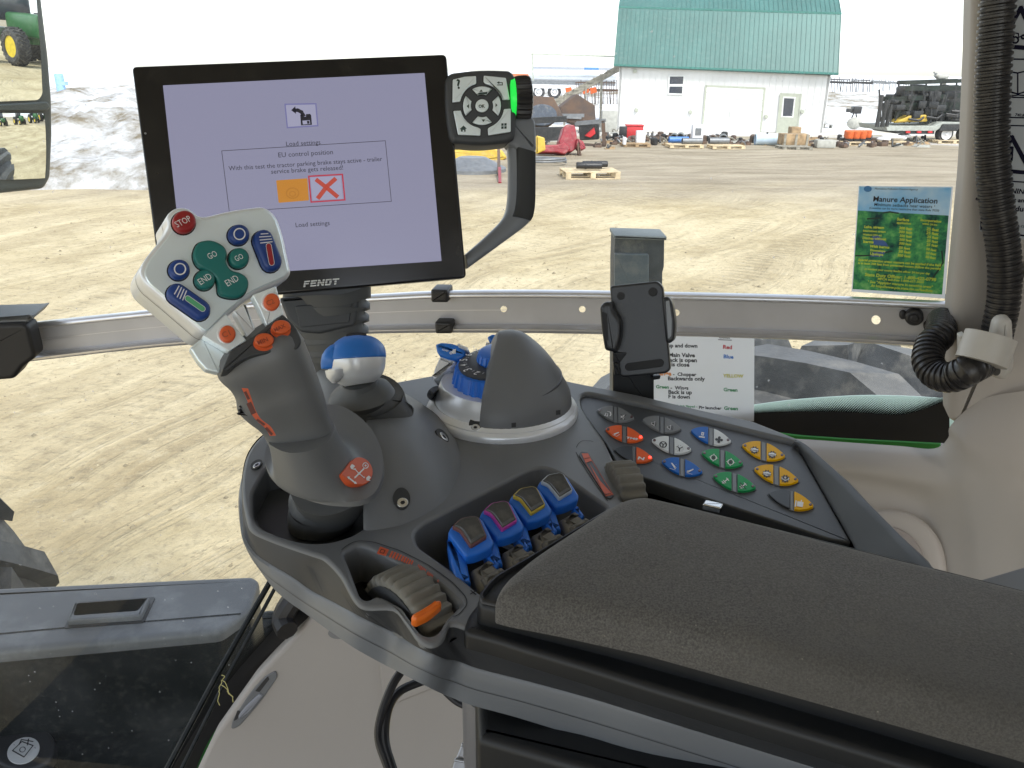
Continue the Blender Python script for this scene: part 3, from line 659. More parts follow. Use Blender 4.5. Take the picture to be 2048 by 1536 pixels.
# small salvage strewn in front of the shed
jm = ['rust', 'blk', 'grey', 'rust', 'woodo', 'blk', 'blk', 'woodg', 'rust', 'lime']
for i in range(230):
    u = rng.uniform(1212, 1860) if i < 190 else rng.uniform(1060, 1240); v = (rng.uniform(274, 290) if i < 190 else rng.uniform(262, 300))+(u-1212)*.010
    c = G(u, v); mm = M[jm[i % 10]]; k = i % 5; m = MB(); a = rng.uniform(0, 3.14); s_ = rng.uniform(.5, 1.1)
    if k == 0: m.lathe(c, (0, 0, 1), [(.12*s_, 0), (.14*s_, .04), (.13*s_, .26*s_), (.08*s_, .3*s_)], n=10); nm, lb = 'scrap_fitting', 'small round steel fitting among the salvage before the shed'
    elif k == 1:
        beam(m, c+[0, 0, .06], c+[.5*s_*math.cos(a), .3*math.sin(a), .12], .07); beam(m, c+[0, 0, .05], c+[.0, .1, .3*s_], .06); nm, lb = 'scrap_bracket', 'small bent steel bracket among the salvage before the shed'
    elif k == 2: m.tube([c+np.array([.16*math.cos(t)*s_, .12*math.sin(t), .1+.09*math.sin(t*1.5+a)]) for t in [j*.7 for j in range(9)]], .03, 6); nm, lb = 'scrap_hose', 'short curled hose among the salvage before the shed'
    elif k == 3:
        m.box(c+[0, 0, .09*s_], (.42*s_, .26, .18*s_), a*.2, bev=.02); m.box(c+[.05, 0, .22*s_], (.16*s_, .16, .09*s_), a, bev=.01); nm, lb = 'scrap_casting', 'small lumpy casting among the salvage before the shed'
    else: m.box(c+[0, 0, .03], (.7*s_, .14, .05), a*.25); m.box(c+[.05, .1, .08], (.6*s_, .12, .05), a*.35+.1); nm, lb = 'scrap_plank', 'short plank pair among the salvage before the shed'
    m.build(nm, mm, label=lb, cat='scrap', group=lb.replace('small ', '').replace('short ', '')+' (repeats)')
# propane tank, implement, rock
m = MB(); c = G(1666, 258)+np.array([0, .6, .62]); t = thing('propane_tank', G(1666, 258), 'round white propane tank beside the right corner of the shed', 'tank')
m.lathe(c, (.25, -1, 0), [(.01, .5), (.25, .45), (.40, .3), (.45, .1), (.45, -1), (.3, -1.4)], n=24); m.build('shell', M['white'], t)
for dx_ in (-.2, .2):
    m = MB(); m.box(c+np.array([dx_, .3, -.48]), (.08, .3, .3)); m.build('foot', M['lime'], t)
t = thing('post_driver', G(1705, 246), 'small black engine box on a stand between the propane tank and trailer', 'machine'); c = G(1705, 246)
m = MB(); m.box(c+[0.1, 0, .75], (.5, .5, .42), bev=.05); m.build('box', M['blkp'], t)
m = MB(); m.box(c+[-.3, 0, .72], (.35, .3, .2), bev=.04); beam(m, c+[-.2, 0, 0], c+[0, 0, .6], .06); beam(m, c+[.3, 0, 0], c+[.1, 0, .6], .06); m.build('stand', M['blk'], t)
m = MB(); R = []; c = G(1708, 258)
for a in range(7):
    q = a/6*math.pi; R.append([c+np.array([(.4*math.sin(q))*math.cos(b)*(1+.15*math.sin(3*b)), (.3*math.sin(q))*math.sin(b), .3-.32*math.cos(q)+.0]) for b in [2*math.pi*j/12 for j in range(12)]])
m.loft(R); m.build('boulder', M['lime'], label='grey boulder in front of the small black engine box', cat='rock')
# ------------------------------------------------------------------ machinery trailer on the right
tr = thing('machinery_trailer', G(1850, 286), 'flat trailer with white wheels loaded with dark green folded machinery', 'trailer'); FM = Fr(G(1850, 286), (.1, -1, 0))
m = MB(); m.prism(FM, [(1772, 252), (1870, 252), (1886, 244), (1990, 245), (1990, 250), (1888, 251), (1872, 262), (1775, 262)], -2.4, 0, .02); m.build('deck', mat('deck_dusty', (.38, .40, .36), .7, dust=.3), tr)
m = MB(); m.prism(FM, [(1790, 262), (1870, 262), (1870, 268), (1800, 268)], -2.2, -.05); m.build('frame', M['blk'], tr)
for k in range(3):
    m = MB(); m.prism(FM, [(1812+k*22, 262), (1820+k*22, 262), (1820+k*22, 266), (1812+k*22, 266)], -.05, .03); m.build('reflector', M['redb'], tr)
m = MB()
for u in (1764, 1774, 1783): m.prism(FM, [(u, 190+(u-1764)), (u+4, 190+(u-1764)), (u-6, 254), (u-11, 254)], -.15, 0)
m.build('loading_ramp', M['blk'], tr)
for u in (1895, 1937):
    m = MB(); disc(m, far(FM, u, 268, -.25), FM.n, .36, .3, n=28); wh = m.build('wheel', M['tyre'], tr)
    m = MB(); m.lathe(far(FM, u, 268, -.09), FM.n, [(.24, 0), (.24, .04), (.18, .02), (.07, .03), (.06, .07), (.01, .07)], n=24); m.build('rim', M['white'], wh)
m = MB(); m.prism(FM, fil([(1876, 262), (1884, 248), (1990, 248), (1990, 256), (1916, 256), (1912, 262)], 3), .0, .1, .02); m.build('mudguard', M['blk'], tr)
ld = thing('folded_cultivator', G(1870, 284)+np.array([0, 0, .75]), 'black and dark green folded cultivator riding on the machinery trailer', 'implement')
r2 = random.Random(3)
m = MB()
for i in range(15):
    u = 1785+i*11+r2.uniform(-5, 5); v0 = r2.uniform(162, 185) if u > 1830 else r2.uniform(182, 205); hh = r2.uniform(.2, .5)
    m.line(FM, [(u, v0), (u-r2.uniform(-8, 12), 246)], .09, -hh*3); m.line(FM, [(u+6, v0+8), (u-r2.uniform(-8, 22), 246)], .07, -hh)
m.build('tines', M['blk'], ld)
m = MB()
for (a, b, w_) in (((1830, 166), (1950, 162), .16), ((1832, 178), (1950, 176), .2), ((1800, 200), (1950, 192), .2), ((1830, 214), (1950, 212), .28), ((1812, 232), (1950, 228), .3)):
    m.line(FM, [a, b], w_, -.7); m.line(FM, [a, b], w_, -1.3)
m.build('frame_beam', M['blkg'], ld)
for i in range(60):
    m = MB(); u, v = r2.uniform(1800, 1945), r2.uniform(170, 244)
    if u < 1835 and v < 195: v += 30
    c = far(FM, u, v, -r2.uniform(.3, 1.6)); m.box(c, (r2.uniform(.2, .6), .3, r2.uniform(.12, .4)), r2.uniform(-.5, .5), bev=.03); m.build('gear_unit', M['blk'], ld)
m = MB(); m.prism(FM, [(1800, 215), (1822, 196), (1836, 178), (1860, 172), (1890, 180), (1930, 170), (1960, 176), (1960, 244), (1800, 244)], -1.5, -1.3, .03); m.build('core_frame', M['blk'], ld)
m = MB()
for i in range(8):
    u, v = r2.uniform(1810, 1940), r2.uniform(215, 240); m.tube([far(FM, u, v, -.2), far(FM, u+18, v+3, -.1), far(FM, u+30, v-3, -.2)], .05, 8)
m.build('hydraulic_hose', M['blkp'], ld)
m = MB(); m.prism(FM, fil([(1826, 232), (1860, 230), (1862, 244), (1796, 246)], 3), -.9, -.25, .03); m.build('yellow_guard', M['yellow'], ld)
sm_ = thing('grain_auger', G(1925, 286)+np.array([0, 1.5, 2.2]), 'pale funnel shaped spout rising behind the machinery trailer', 'spout'); m = MB()
m.tube([far(FM, 1915, 150, -1.6), far(FM, 1922, 155, -1.6), far(FM, 1936, 154, -1.6), far(FM, 1930, 172, -1.6), far(FM, 1922, 182, -1.6)], [.1, .13, .18, .12, .06], 12); m.build('spout', M['lime'], sm_)
m = MB(); m.line(FM, [(1912, 145), (1916, 150)], .06, -1.6); m.line(FM, [(1928, 180), (1926, 246)], .1, -1.7); m.build('stalk', M['grey'], sm_)
# row of far machinery on the horizon
def farimp(u0, u1, v0, v1, y, label, mm, seed):
    r3 = random.Random(seed); F = Fr((0, y, 0), (0, -1, 0)); t = thing('parked_implement', ony((u0+u1)/2, 140, y)*np.array([1, 1, 0]), label, 'implement', 'implements parked on the far edge of the yard'); m = MB(); sc = y/1593
    nn = max(4, int((u1-u0)/5))
    for i in range(nn):
        u = u0+(u1-u0)*(i+.5)/nn; m.line(F, [(u, v0+r3.uniform(0, 7)), (u+r3.uniform(-3, 3), v1)], 1.4*sc, -r3.uniform(0, .3))
    m.build('tines', M[mm], t); m = MB(); m.line(F, [(u0, (v0+v1)/2-5), (u1, (v0+v1)/2-3)], 4*sc, -.3); m.line(F, [(u0+3, v0+5), (u1-3, v0+6)], 2*sc, -.6)
    m.build('frame', M[mm], t)
farimp(1662, 1708, 154, 184, 62, 'dark parked implement just right of the shed roof, on the far edge of the yard', 'blk', 1)
farimp(1706, 1748, 155, 184, 64, 'second dark parked implement from the shed, on the far edge of the yard', 'blk', 2)
farimp(1746, 1782, 157, 182, 66, 'third dark parked implement from the shed, on the far edge of the yard', 'grey', 3)
farimp(1780, 1822, 160, 180, 68, 'faint parked implement nearest the machinery trailer, on the far edge of the yard', 'grey', 4)
farimp(1150, 1236, 160, 208, 55, 'red legged implement standing behind the wooden stairs', 'rust', 5)
F = Fr((0, 55, 0), (0, -1, 0))
for u, lb in ((1136, 'leftmost orange shield, between the trailer wheels and the stairs'), (1170, 'middle orange shield seen behind the wooden stairs'), (1185, 'rightmost orange shield, next to the post of the wooden stairs')):
    m = MB(); m.prism(F, [(u-6, 176), (u+6, 174), (u+8, 184), (u-4, 188)], 0, .4); m.build('orange_shield', M['orange'], label=lb, cat='shield', group='orange shields behind the stairs')
t = thing('blue_silo', ony(120, 150, 70)*np.array([1, 1, 0]), 'small pale blue silo far off beyond the snow bank', 'silo'); F = Fr((0, 70, 0), (0, -1, 0)); m = MB()
c = ony(119, 160, 70); m.lathe(c*np.array([1, 1, 0]), (0, 0, 1), [(.35, 0), (.35, c[2]+.35), (.3, c[2]+.5), (.05, c[2]+.5)], n=16); m.build('tower', mat('faded_blue', (.25, .42, .72), .6), t)
m = MB(); m.box(ony(125, 167, 70), (.7, .5, .3)); m.build('roof', mat('faded_blue2', (.3, .45, .7), .6), t)
# ================================================================== CAB: glass, rail, pillar, trims
GP = [(-3.2, 1.62), (-2.2, 1.52), (-1.4, 1.44), (-.8, 1.38), (-.3, 1.35), (0, 1.31), (.3, 1.24), (.6, 1.13), (.9, .98), (1.4, .70)]
def gy(x): return float(np.interp(x, [p[0] for p in GP2], [p[1] for p in GP2]))
GP2 = spl(GP, 8, False)
def ong(u, v, o=0.0):
    """point where a pixel meets the curved side window, moved inwards by o"""
    r = ray(u, v); t = 1.3
    for _ in range(40):
        p = CAM+r*t; t += (gy(p[0])-o-p[1])/r[1]*.8
    return CAM+r*t
def glass_frame(u, v, o=.004):
    p = ong(u, v, o); a, b = ong(u-40, v, o), ong(u+40, v, o); d = nrm((b-a)*[1, 1, 0]); return Fr(p, (d[1], -d[0], 0) if d[0] > 0 else (-d[1], d[0], 0))
def glassmat():
    m = bpy.data.materials.new('window_glass'); m.use_nodes = True; n = m.node_tree; n.nodes.clear(); L = n.links.new
    o = n.nodes.new('ShaderNodeOutputMaterial'); t = n.nodes.new('ShaderNodeBsdfTransparent'); t.inputs[0].default_value = (.97, .985, .97, 1)
    g_ = n.nodes.new('ShaderNodeBsdfGlossy'); g_.inputs['Roughness'].default_value = .02; g_.inputs[0].default_value = (.9, .9, .9, 1)
    fr = n.nodes.new('ShaderNodeFresnel'); fr.inputs[0].default_value = 1.25; mx = n.nodes.new('ShaderNodeMixShader')
    L(fr.outputs[0], mx.inputs[0]); L(t.outputs[0], mx.inputs[1]); L(g_.outputs[0], mx.inputs[2])
    tc = n.nodes.new('ShaderNodeTexCoord'); vo = n.nodes.new('ShaderNodeTexVoronoi'); vo.inputs['Scale'].default_value = 60; vo.inputs['Randomness'].default_value = 1; L(tc.outputs['Object'], vo.inputs[0])
    no = n.nodes.new('ShaderNodeTexNoise'); no.inputs['Scale'].default_value = 5; no.inputs['Detail'].default_value = 6; L(tc.outputs['Object'], no.inputs[0])
    lt = n.nodes.new('ShaderNodeMapRange'); lt.inputs[1].default_value = .16; lt.inputs[2].default_value = .08; lt.inputs[3].default_value = 0; lt.inputs[4].default_value = .35; L(vo.outputs['Distance'], lt.inputs[0])
    cm_ = n.nodes.new('ShaderNodeMath'); cm_.operation = 'GREATER_THAN'; cm_.inputs[1].default_value = .84; sp = n.nodes.new('ShaderNodeSeparateColor'); L(vo.outputs['Color'], sp.inputs[0]); L(sp.outputs[0], cm_.inputs[0])
    mm = n.nodes.new('ShaderNodeMath'); mm.operation = 'MULTIPLY'; L(lt.outputs[0], mm.inputs[0]); L(cm_.outputs[0], mm.inputs[1])
    m2 = n.nodes.new('ShaderNodeMapRange'); m2.inputs[1].default_value = .35; m2.inputs[2].default_value = .75; m2.inputs[3].default_value = .012; m2.inputs[4].default_value = .05; L(no.outputs[0], m2.inputs[0])
    ad = n.nodes.new('ShaderNodeMath'); ad.operation = 'MAXIMUM'; L(mm.outputs[0], ad.inputs[0]); L(m2.outputs[0], ad.inputs[1])
    tl = n.nodes.new('ShaderNodeBsdfTranslucent'); tl.inputs[0].default_value = (.75, .75, .72, 1); m3 = n.nodes.new('ShaderNodeMixShader')
    L(ad.outputs[0], m3.inputs[0]); L(mx.outputs[0], m3.inputs[1]); L(tl.outputs[0], m3.inputs[2]); L(m3.outputs[0], o.inputs[0]); return m
M['glass'] = glassmat()
def dotmat():
    m = bpy.data.materials.new('printed_dots'); m.use_nodes = True; n = m.node_tree; n.nodes.clear(); L = n.links.new
    o = n.nodes.new('ShaderNodeOutputMaterial'); t = n.nodes.new('ShaderNodeBsdfTransparent'); d = n.nodes.new('ShaderNodeBsdfDiffuse'); d.inputs[0].default_value = (.012, .012, .012, 1)
    uv = n.nodes.new('ShaderNodeUVMap'); uv.uv_map = 'UVMap'; s = n.nodes.new('ShaderNodeSeparateXYZ'); L(uv.outputs[0], s.inputs[0])
    def mt(op, a, b=None):
        q = n.nodes.new('ShaderNodeMath'); q.operation = op
        for i, x in ((0, a), (1, b)):
            if x is None: continue
            if isinstance(x, (int, float)): q.inputs[i].default_value = x
            else: L(x, q.inputs[i])
        return q.outputs[0]
    # rotated grid of round dots growing towards the solid edge
    a = mt('MULTIPLY', mt('ADD', s.outputs[0], s.outputs[2] if False else mt('MULTIPLY', s.outputs[1], .03)), 280); b = mt('MULTIPLY', mt('SUBTRACT', s.outputs[0], mt('MULTIPLY', s.outputs[1], .03)), 280)
    fa = mt('SUBTRACT', mt('FRACT', a), .5); fb = mt('SUBTRACT', mt('FRACT', b), .5); r = mt('SQRT', mt('ADD', mt('MULTIPLY', fa, fa), mt('MULTIPLY', fb, fb)))
    lim = mt('ADD', mt('MULTIPLY', s.outputs[1], .50), .14); k = mt('LESS_THAN', r, lim)
    mx = n.nodes.new('ShaderNodeMixShader'); L(k, mx.inputs[0]); L(t.outputs[0], mx.inputs[1]); L(d.outputs[0], mx.inputs[2]); L(mx.outputs[0], o.inputs[0]); return m
EDGE = [(1897, 885), (1800, 880), (1700, 875), (1609, 869), (1500, 862), (1200, 880), (900, 960), (720, 1100), (622, 1233), (502, 1361), (420, 1477), (385, 1560), (360, 1640)]
BLK_ = [(1897, 797), (1812, 827), (1730, 825), (1656, 822), (1509, 826), (1200, 845), (900, 915), (690, 1050), (585, 1212), (458, 1361), (372, 1490), (332, 1565), (300, 1640)]
DOT_ = [(1897, 779), (1812, 797), (1719, 793), (1640, 797), (1509, 810), (1200, 825), (880, 895), (665, 1035), (556, 1203), (430, 1361), (348, 1482), (308, 1560), (278, 1640)]
e3 = [ong(*q) for q in spl(EDGE, 5, False)]; b3 = [ong(*q) for q in spl(BLK_, 5, False)]; d3 = [ong(*q) for q in spl(DOT_, 5, False)]
win = thing('side_window', (0, 1.31, 1.2), 'large curved cab side window with a black printed border along its lower edge', 'window')
m = MB(); ex = [p[0] for p in e3][::-1]; ez = [p[2] for p in e3][::-1]
X = [-3.2+i*(.93+3.2)/70 for i in range(71)]
zl = [float(np.interp(x, ex, ez)) if x > ex[0] else .9 for x in X]
m.loft([[np.array([x, gy(x), z]) for x, z in zip(X, zl)], [np.array([x, gy(x), 3.3]) for x in X]], closed=False); m.build('pane', M['glass'], win, sm=180)
m = MB(); m.loft([[p+[0, -.003, 0] for p in e3], [p+[0, -.003, 0] for p in b3]], closed=False); m.build('black_border', mat('black_print', (.01, .01, .011), .35), win, sm=180)
m = MB(); m.loft([[p+[0, -.003, 0] for p in b3], [p+[0, -.003, 0] for p in d3]], closed=False); do = m.build('dotted_border', dotmat(), win, sm=180)
uvl = do.data.uv_layers.new(name='UVMap'); ln = [0]
for a, b in zip(b3[:-1], b3[1:]): ln.append(ln[-1]+float(np.linalg.norm(b-a)))
for lp in do.data.loops:
    i = lp.vertex_index; uvl.data[lp.index].uv = (ln[i % len(b3)], 1.0 if i < len(b3) else 0.0)
m = MB(); gs = [q for q in e3]; m.tube([p+np.array([0, .02, -.012]) for p in gs], .012, 8); m.build('green_sill', mat('green_body_paint', (.03, .22, .03), .3, var=.1), win)
# ------------------------------------------------------------------ equipment rail
M['alu'] = mat('brushed_aluminium', (.72, .72, .74), .28, .8, var=.05, vs=20, dust=.15, ds=18)
M['aluw'] = mat('anodised_web', (.52, .52, .54), .45, .35, var=.05, vs=12, dust=.15, ds=20, dc=(.4, .37, .33))
rl = thing('equipment_rail', ong(900, 660, .05), 'curved silver aluminium equipment rail running across the side window', 'rail')
T_ = [(40, 646), (88, 640), (249, 623), (400, 608), (560, 597), (740, 587), (900, 579), (1100, 578), (1340, 582), (1600, 588), (1760, 594), (1903, 601)]
B_ = [(40, 722), (88, 716), (300, 692), (440, 681), (590, 671), (740, 663), (900, 661), (1100, 662), (1340, 667), (1600, 675), (1760, 683), (1903, 692)]
T_, B_ = spl(T_, 5, False), spl(B_, 5, False)
RO = .055
T3 = [ong(*q, RO) for q in T_]
B3 = []
for (u, v), t in zip(B_, T3):
    r = ray(u, v); k = (t[1]-CAM[1])/r[1]; B3.append(CAM+r*k)
nv = [nrm(np.array([gy(t[0]+.05)-gy(t[0]-.05), -.1, 0])) for t in T3]
def railprof(pr, mi, m):
    m.loft([[t*(1-s)+b*s+q*d for t, b, q in zip(T3, B3, nv)] for s, d in pr], mi, closed=False)
m = MB()
railprof([(.02, 0), (0, .004), (0, .012), (.02, .017), (.06, .019), (.11, .019), (.15, .015), (.165, .008), (.17, .002)], 0, m)
railprof([(.83, .002), (.835, .008), (.85, .015), (.89, .019), (.94, .019), (.98, .017), (1, .012), (1, .004), (.98, 0)], 0, m)
railprof([(.02, -.0), (.98, -.0)], 0, m) if False else None
m.build('rail_edge', M['alu'], rl, sm=50)
# the flat web with round holes, laid out along the rail
nS = len(T_); W2 = MB()
def webpt(x, y):
    i = min(max(x, 0), nS-1.0001); k = int(i); f_ = i-k; t = T3[k]*(1-f_)+T3[k+1]*f_; b = B3[k]*(1-f_)+B3[k+1]*f_; q = nv[k]*(1-f_)+nv[k+1]*f_; s = .17+.66*y; return t*(1-s)+b*s+q*.002
hol = []
for u, v, r_ in ((1008, 617, 6.5), (1165, 617, 6.5), (1353, 624, 6.5), (1752, 639, 9)):
    i = min(range(nS), key=lambda j: abs(T_[j][0]-u)); i2 = i+1 if T_[i][0] < u else i-1; fx = i+(u-T_[i][0])/(T_[i2][0]-T_[i][0])*(i2-i)
    tv, bv = T_[i][1], B_[i][1]; yy = ((v-tv)/(bv-tv)-.17)/.66; sx = r_/abs(T_[i2][0]-T_[i][0]); sy = r_/((bv-tv)*.66)
    hol.append([(fx+sx*math.cos(a), yy+sy*math.sin(a)) for a in [2*math.pi*k/20 for k in range(20)]])
outer = [(i*.5, 0) for i in range(2*nS-1)]+[(i*.5, 1) for i in range(2*nS-2, -1, -1)]
W2.plate(outer, hol, Fr((0, 0, 0), (0, 0, 1), (0, 1, 0)))
W2.v = [tuple(webpt(q[0], q[1])) for q in W2.v]
W2.build('web', M['aluw'], rl, sm=180)
m = MB(); m.loft([[t*(1-s)+b*s+q*.0028 for t, b, q in list(zip(T3, B3, nv))[:-22]] for s in (.485, .50)], closed=False); m.build('groove', M['alu'], rl)
for u, v, h_ in ((882, 588, 26), (890, 651, 24)):
    m = MB(); p = ong(u, v, RO+.012); F = Fr(p, nv[30]); m.prism(F, fil([(u-17, v-h_/2), (u+17, v-h_/2+1), (u+18, v+h_/2), (u-16, v+h_/2)], 5), -.022, .014, .004); m.build('rubber_clip', M['blkp'], rl)
FE = Fr(ong(1900, 645, RO), nv[-1])
m = MB(); m.prism(FE, fil([(1893, 598), (1912, 600), (1908, 662), (1896, 694), (1889, 690)], 2), -.03, .03, .003); m.build('end_bracket', M['blkp'], rl)
for u, v, lab in ((1828, 630, None), (1876, 652, None)):
    m = MB(); m.prism(FE, ell(u, v, 19, 16, n=28), .0, .018, .004); m.prism(FE, ell(u-22, v-2, 8, 9, n=20), .0, .008, .003); m.prism(FE, ell(u, v, 9, 8, n=20), .018, .021, .002); m.build('bolt_head', M['blkp'], rl)
lb = thing('rail_bracket', ong(30, 690, .12), 'black bracket holding the left end of the silver rail', 'bracket'); FL = Fr(ong(30, 690, .10), (.2, -1, 0))
m = MB(); m.prism(FL, fil([(-140, 640), (62, 633), (74, 640), (88, 700), (62, 718), (46, 742), (-140, 756)], 9), 0, .04, .006); m.build('plate', mat('matt_black', (.010, .009, .009), .5), lb)
m = MB(); m.prism(FL, fil([(-140, 630), (66, 623), (80, 621), (68, 636), (-140, 645)], 3), -.05, .03, .004); m.build('top_flange', M['grey'], lb)
# ------------------------------------------------------------------ poster on the glass
FP = glass_frame(1805, 480); PW = .0006
ps = thing('poster', FP.w(*FP.xy(1800, 590)), 'small landscape printed poster headed Manure Application taped to the window', 'poster')
def pm(u, v):  # poster coordinates 0..1 -> pixel
    a = np.array([1717, 371])*(1-u)+np.array([1906, 373])*u; b = np.array([1703, 583])*(1-u)+np.array([1890, 597])*u; return tuple(a*(1-v)+b*v)
def postermat():
    m = bpy.data.materials.new('printed_landscape'); m.use_nodes = True; n = m.node_tree; b = n.nodes['Principled BSDF']; L = n.links.new; b.inputs['Roughness'].default_value = .35
    tc = n.nodes.new('ShaderNodeTexCoord'); no = n.nodes.new('ShaderNodeTexNoise'); no.inputs['Scale'].default_value = 38; no.inputs['Detail'].default_value = 8; no.inputs['Roughness'].default_value = .7; L(tc.outputs['Object'], no.inputs[0])
    r = n.nodes.new('ShaderNodeValToRGB'); e = r.color_ramp.elements; e[0].position = .34; e[0].color = (.015, .05, .06, 1); e[1].position = .66; e[1].color = (.32, .62, .20, 1)
    for p, c in ((.46, (.05, .24, .11, 1)), (.55, (.11, .42, .13, 1))): q = e.new(p); q.color = c
    L(no.outputs[0], r.inputs[0]); L(r.outputs[0], b.inputs['Base Color']); b.inputs['Emission Color'].default_value = (0, 0, 0, 1)
    return m
def skymat():
    m = bpy.data.materials.new('printed_sky'); m.use_nodes = True; n = m.node_tree; b = n.nodes['Principled BSDF']; L = n.links.new; b.inputs['Roughness'].default_value = .35
    tc = n.nodes.new('ShaderNodeTexCoord'); no = n.nodes.new('ShaderNodeTexNoise'); no.inputs['Scale'].default_value = 22; no.inputs['Detail'].default_value = 5; L(tc.outputs['Object'], no.inputs[0])
    r = n.nodes.new('ShaderNodeValToRGB'); e = r.color_ramp.elements; e[0].position = .38; e[0].color = (.25, .56, .82, 1); e[1].position = .66; e[1].color = (.66, .80, .88, 1); L(no.outputs[0], r.inputs[0]); L(r.outputs[0], b.inputs['Base Color']); return m
def sheetq(mb, F, c, h, mi=0): mb.sheet(F, c, h, mi)
ink = mat('black_ink', (.02, .02, .025), .6, var=0); yel = mat('yellow_print', (.62, .72, .06), .5, var=0); wht = papermat('', mat('paper_white', (.72, .73, .74), .5, var=.03)); papers = [papermat('', postermat()), papermat('', skymat())]
def thinsheet(mb, F, c, h0, h1, mi=0): mb.prism(F, c, h0, h1, 0, mi)
m = MB(); m.sheet(FP, [pm(0, 0), pm(1, 0), pm(1, 1), pm(0, 1)], PW); m.build('sheet', wht, ps)
m = MB(); sheetq(m, FP, [pm(.01, .008), pm(.985, .008), pm(.975, .26), pm(.01, .235)], PW+.0002); m.build('sky_print', papers[1], ps)
m = MB(); sheetq(m, FP, [pm(.01, .235), pm(.975, .26), pm(.965, .965), pm(.01, .975)], PW+.0003); m.build('field_print', papers[0], ps)
rp_ = random.Random(5); m = MB()
m.sheet(FP, [pm(.18, .47), pm(.24, .46), pm(.34, .53), pm(.36, .56), pm(.2, .55)], PW+.0005)
m.sheet(FP, [pm(.2, .62), pm(.34, .6), pm(.3, .66), pm(.17, .66)], PW+.0005); m.build('pond_print', mat('pond_ink', (.06, .13, .35), .4), ps)
m = MB()
for pth in ([(.02, .66), (.12, .655), (.24, .64), (.4, .60)], [(.28, .25), (.35, .24), (.44, .25)], [(.12, .31), (.24, .3)], [(.93, .58), (.95, .68), (.9, .76), (.84, .84)]): m.line(FP, [pm(*q) for q in pth], .0022, PW+.00045)
m.build('hedge_print', mat('hedge_ink', (.02, .05, .03), .5), ps)
m = MB(); Fp = FP; h = PW+.0007
m.text(Fp, 'Manure Application', pm(.165, .145), pm(.845, .153), h, bold=.02)
m.text(Fp, 'Minnesota Pollution Control Agency', pm(.175, .035), pm(.63, .038), h, bold=.0)
m.text(Fp, 'Minimum setbacks near waters \u00b9', pm(.18, .187), pm(.82, .195), h, bold=.01)
m.text(Fp, '(Counties can be more restrictive than state Rule 7020)', pm(.13, .215), pm(.87, .225), h, bold=.01)
m.build('heading', ink, ps)
m = MB(); m.prism(Fp, ell(*pm(.10, .03), 8, 6, n=16), PW+.0004, PW+.0006); m.build('emblem', mat('emblem_blue', (.05, .2, .45), .5), ps)
rows = [(.315, [(.43, .56, 'Surface'), (.68, .9, 'Incorporation')]), (.345, [(.43, .58, 'application'), (.7, .86, 'within 24 hrs')]), (.395, [(.09, .3, 'Lake, stream'), (.46, .6, '300 feet'), (.75, .88, '25 feet')]),
        (.43, [(.08, .32, 'Intermittent stream'), (.46, .6, '300 feet'), (.75, .88, '25 feet')]), (.465, [(.08, .28, 'Wetland (10+ ac)'), (.47, .6, '300 feet'), (.76, .88, '25 feet')]),
        (.5, [(.08, .33, 'Ditches without'), (.47, .6, '300 feet'), (.76, .88, '25 feet')]), (.535, [(.09, .2, 'berms'), (.47, .6, '300 feet'), (.76, .88, '25 feet')]),
        (.575, [(.16, .37, 'With berms'), (.47, .59, '50 feet'), (.76, .87, '50 feet')]), (.61, [(.17, .33, 'Downslope'), (.47, .6, '50 feet'), (.76, .87, '50 feet')]), (.645, [(.17, .31, 'Upslope'), (.46, .6, '300 feet'), (.76, .87, '50 feet')]),
        (.705, [(.05, .93, 'Special protection areas: manure can be applied if the field')]), (.735, [(.05, .93, 'is at least 300 feet from protected waters (follow the permit)')]), (.785, [(.12, .82, 'or contact your county feedlot officer 24 hrs per day')]),
        (.905, [(.17, .86, '\u00b9 See "Applying manure in sensitive areas"')]), (.94, [(.2, .86, 'At http://www.pca.state.mn.us/feedlots')])]
m = MB()
for y, it in rows:
    for a, b, s_ in it: m.text(Fp, s_, pm(a, y), pm(b, y+.012*(b-.1)), h, bold=.035)
m.text(Fp, 'State Duty Officer: 1-800-422-0798', pm(.13, .843), pm(.89, .85), h, bold=.03); m.text(Fp, 'MPCA toll-free 1-800-657-3864', pm(.27, .872), pm(.76, .876), h, bold=.03)
m.build('yellow_text', yel, ps)
# ------------------------------------------------------------------ lever chart sheet
FC = glass_frame(1420, 740, .012); ch = thing('lever_chart', FC.w(*FC.xy(1420, 838)), 'white printed sheet listing lever colours, hanging on the window below the rail', 'paper')
m = MB(); m.sheet(FC, [(1296, 650), (1509, 655), (1508, 842), (1296, 842)], .0006); m.build('sheet', wht, ch)
reds, blus, grns, yls, orn = [mat(n_, c_, .6, var=0) for n_, c_ in (('red_ink', (.55, .03, .04)), ('blue_ink', (.04, .18, .6)), ('green_ink', (.04, .27, .10)), ('yellow_ink', (.55, .52, .02)), ('orange_ink', (.7, .25, .05)))]
h = .0009
def wr(items, mm, nm, bold=.035):
    m = MB()
    for s_, a, b in items: m.text(FC, s_, a, b, h, bold=bold)
    m.build(nm, mm, ch)
wr([('up and down', (1336, 694), (1395, 695)), ('Main Valve', (1338, 713), (1390, 714)), ('ack is open', (1339, 723), (1394, 724)), ('is close', (1343, 732), (1379, 733)), ('-  Chopper', (1346, 751), (1393, 752)), ('Backwards only', (1336, 760), (1410, 761)),
    ('-  Wings', (1341, 778), (1377, 779)), ('Back is up', (1337, 787), (1384, 788)), ('F is down', (1337, 796), (1380, 797)), ('Pig launcher', (1398, 817), (1443, 819)), ('Color', (1437, 676), (1462, 677)), ('Wireless', (1437, 667), (1471, 668)), ('on', (1388, 824), (1396, 824))], ink, 'black_text')
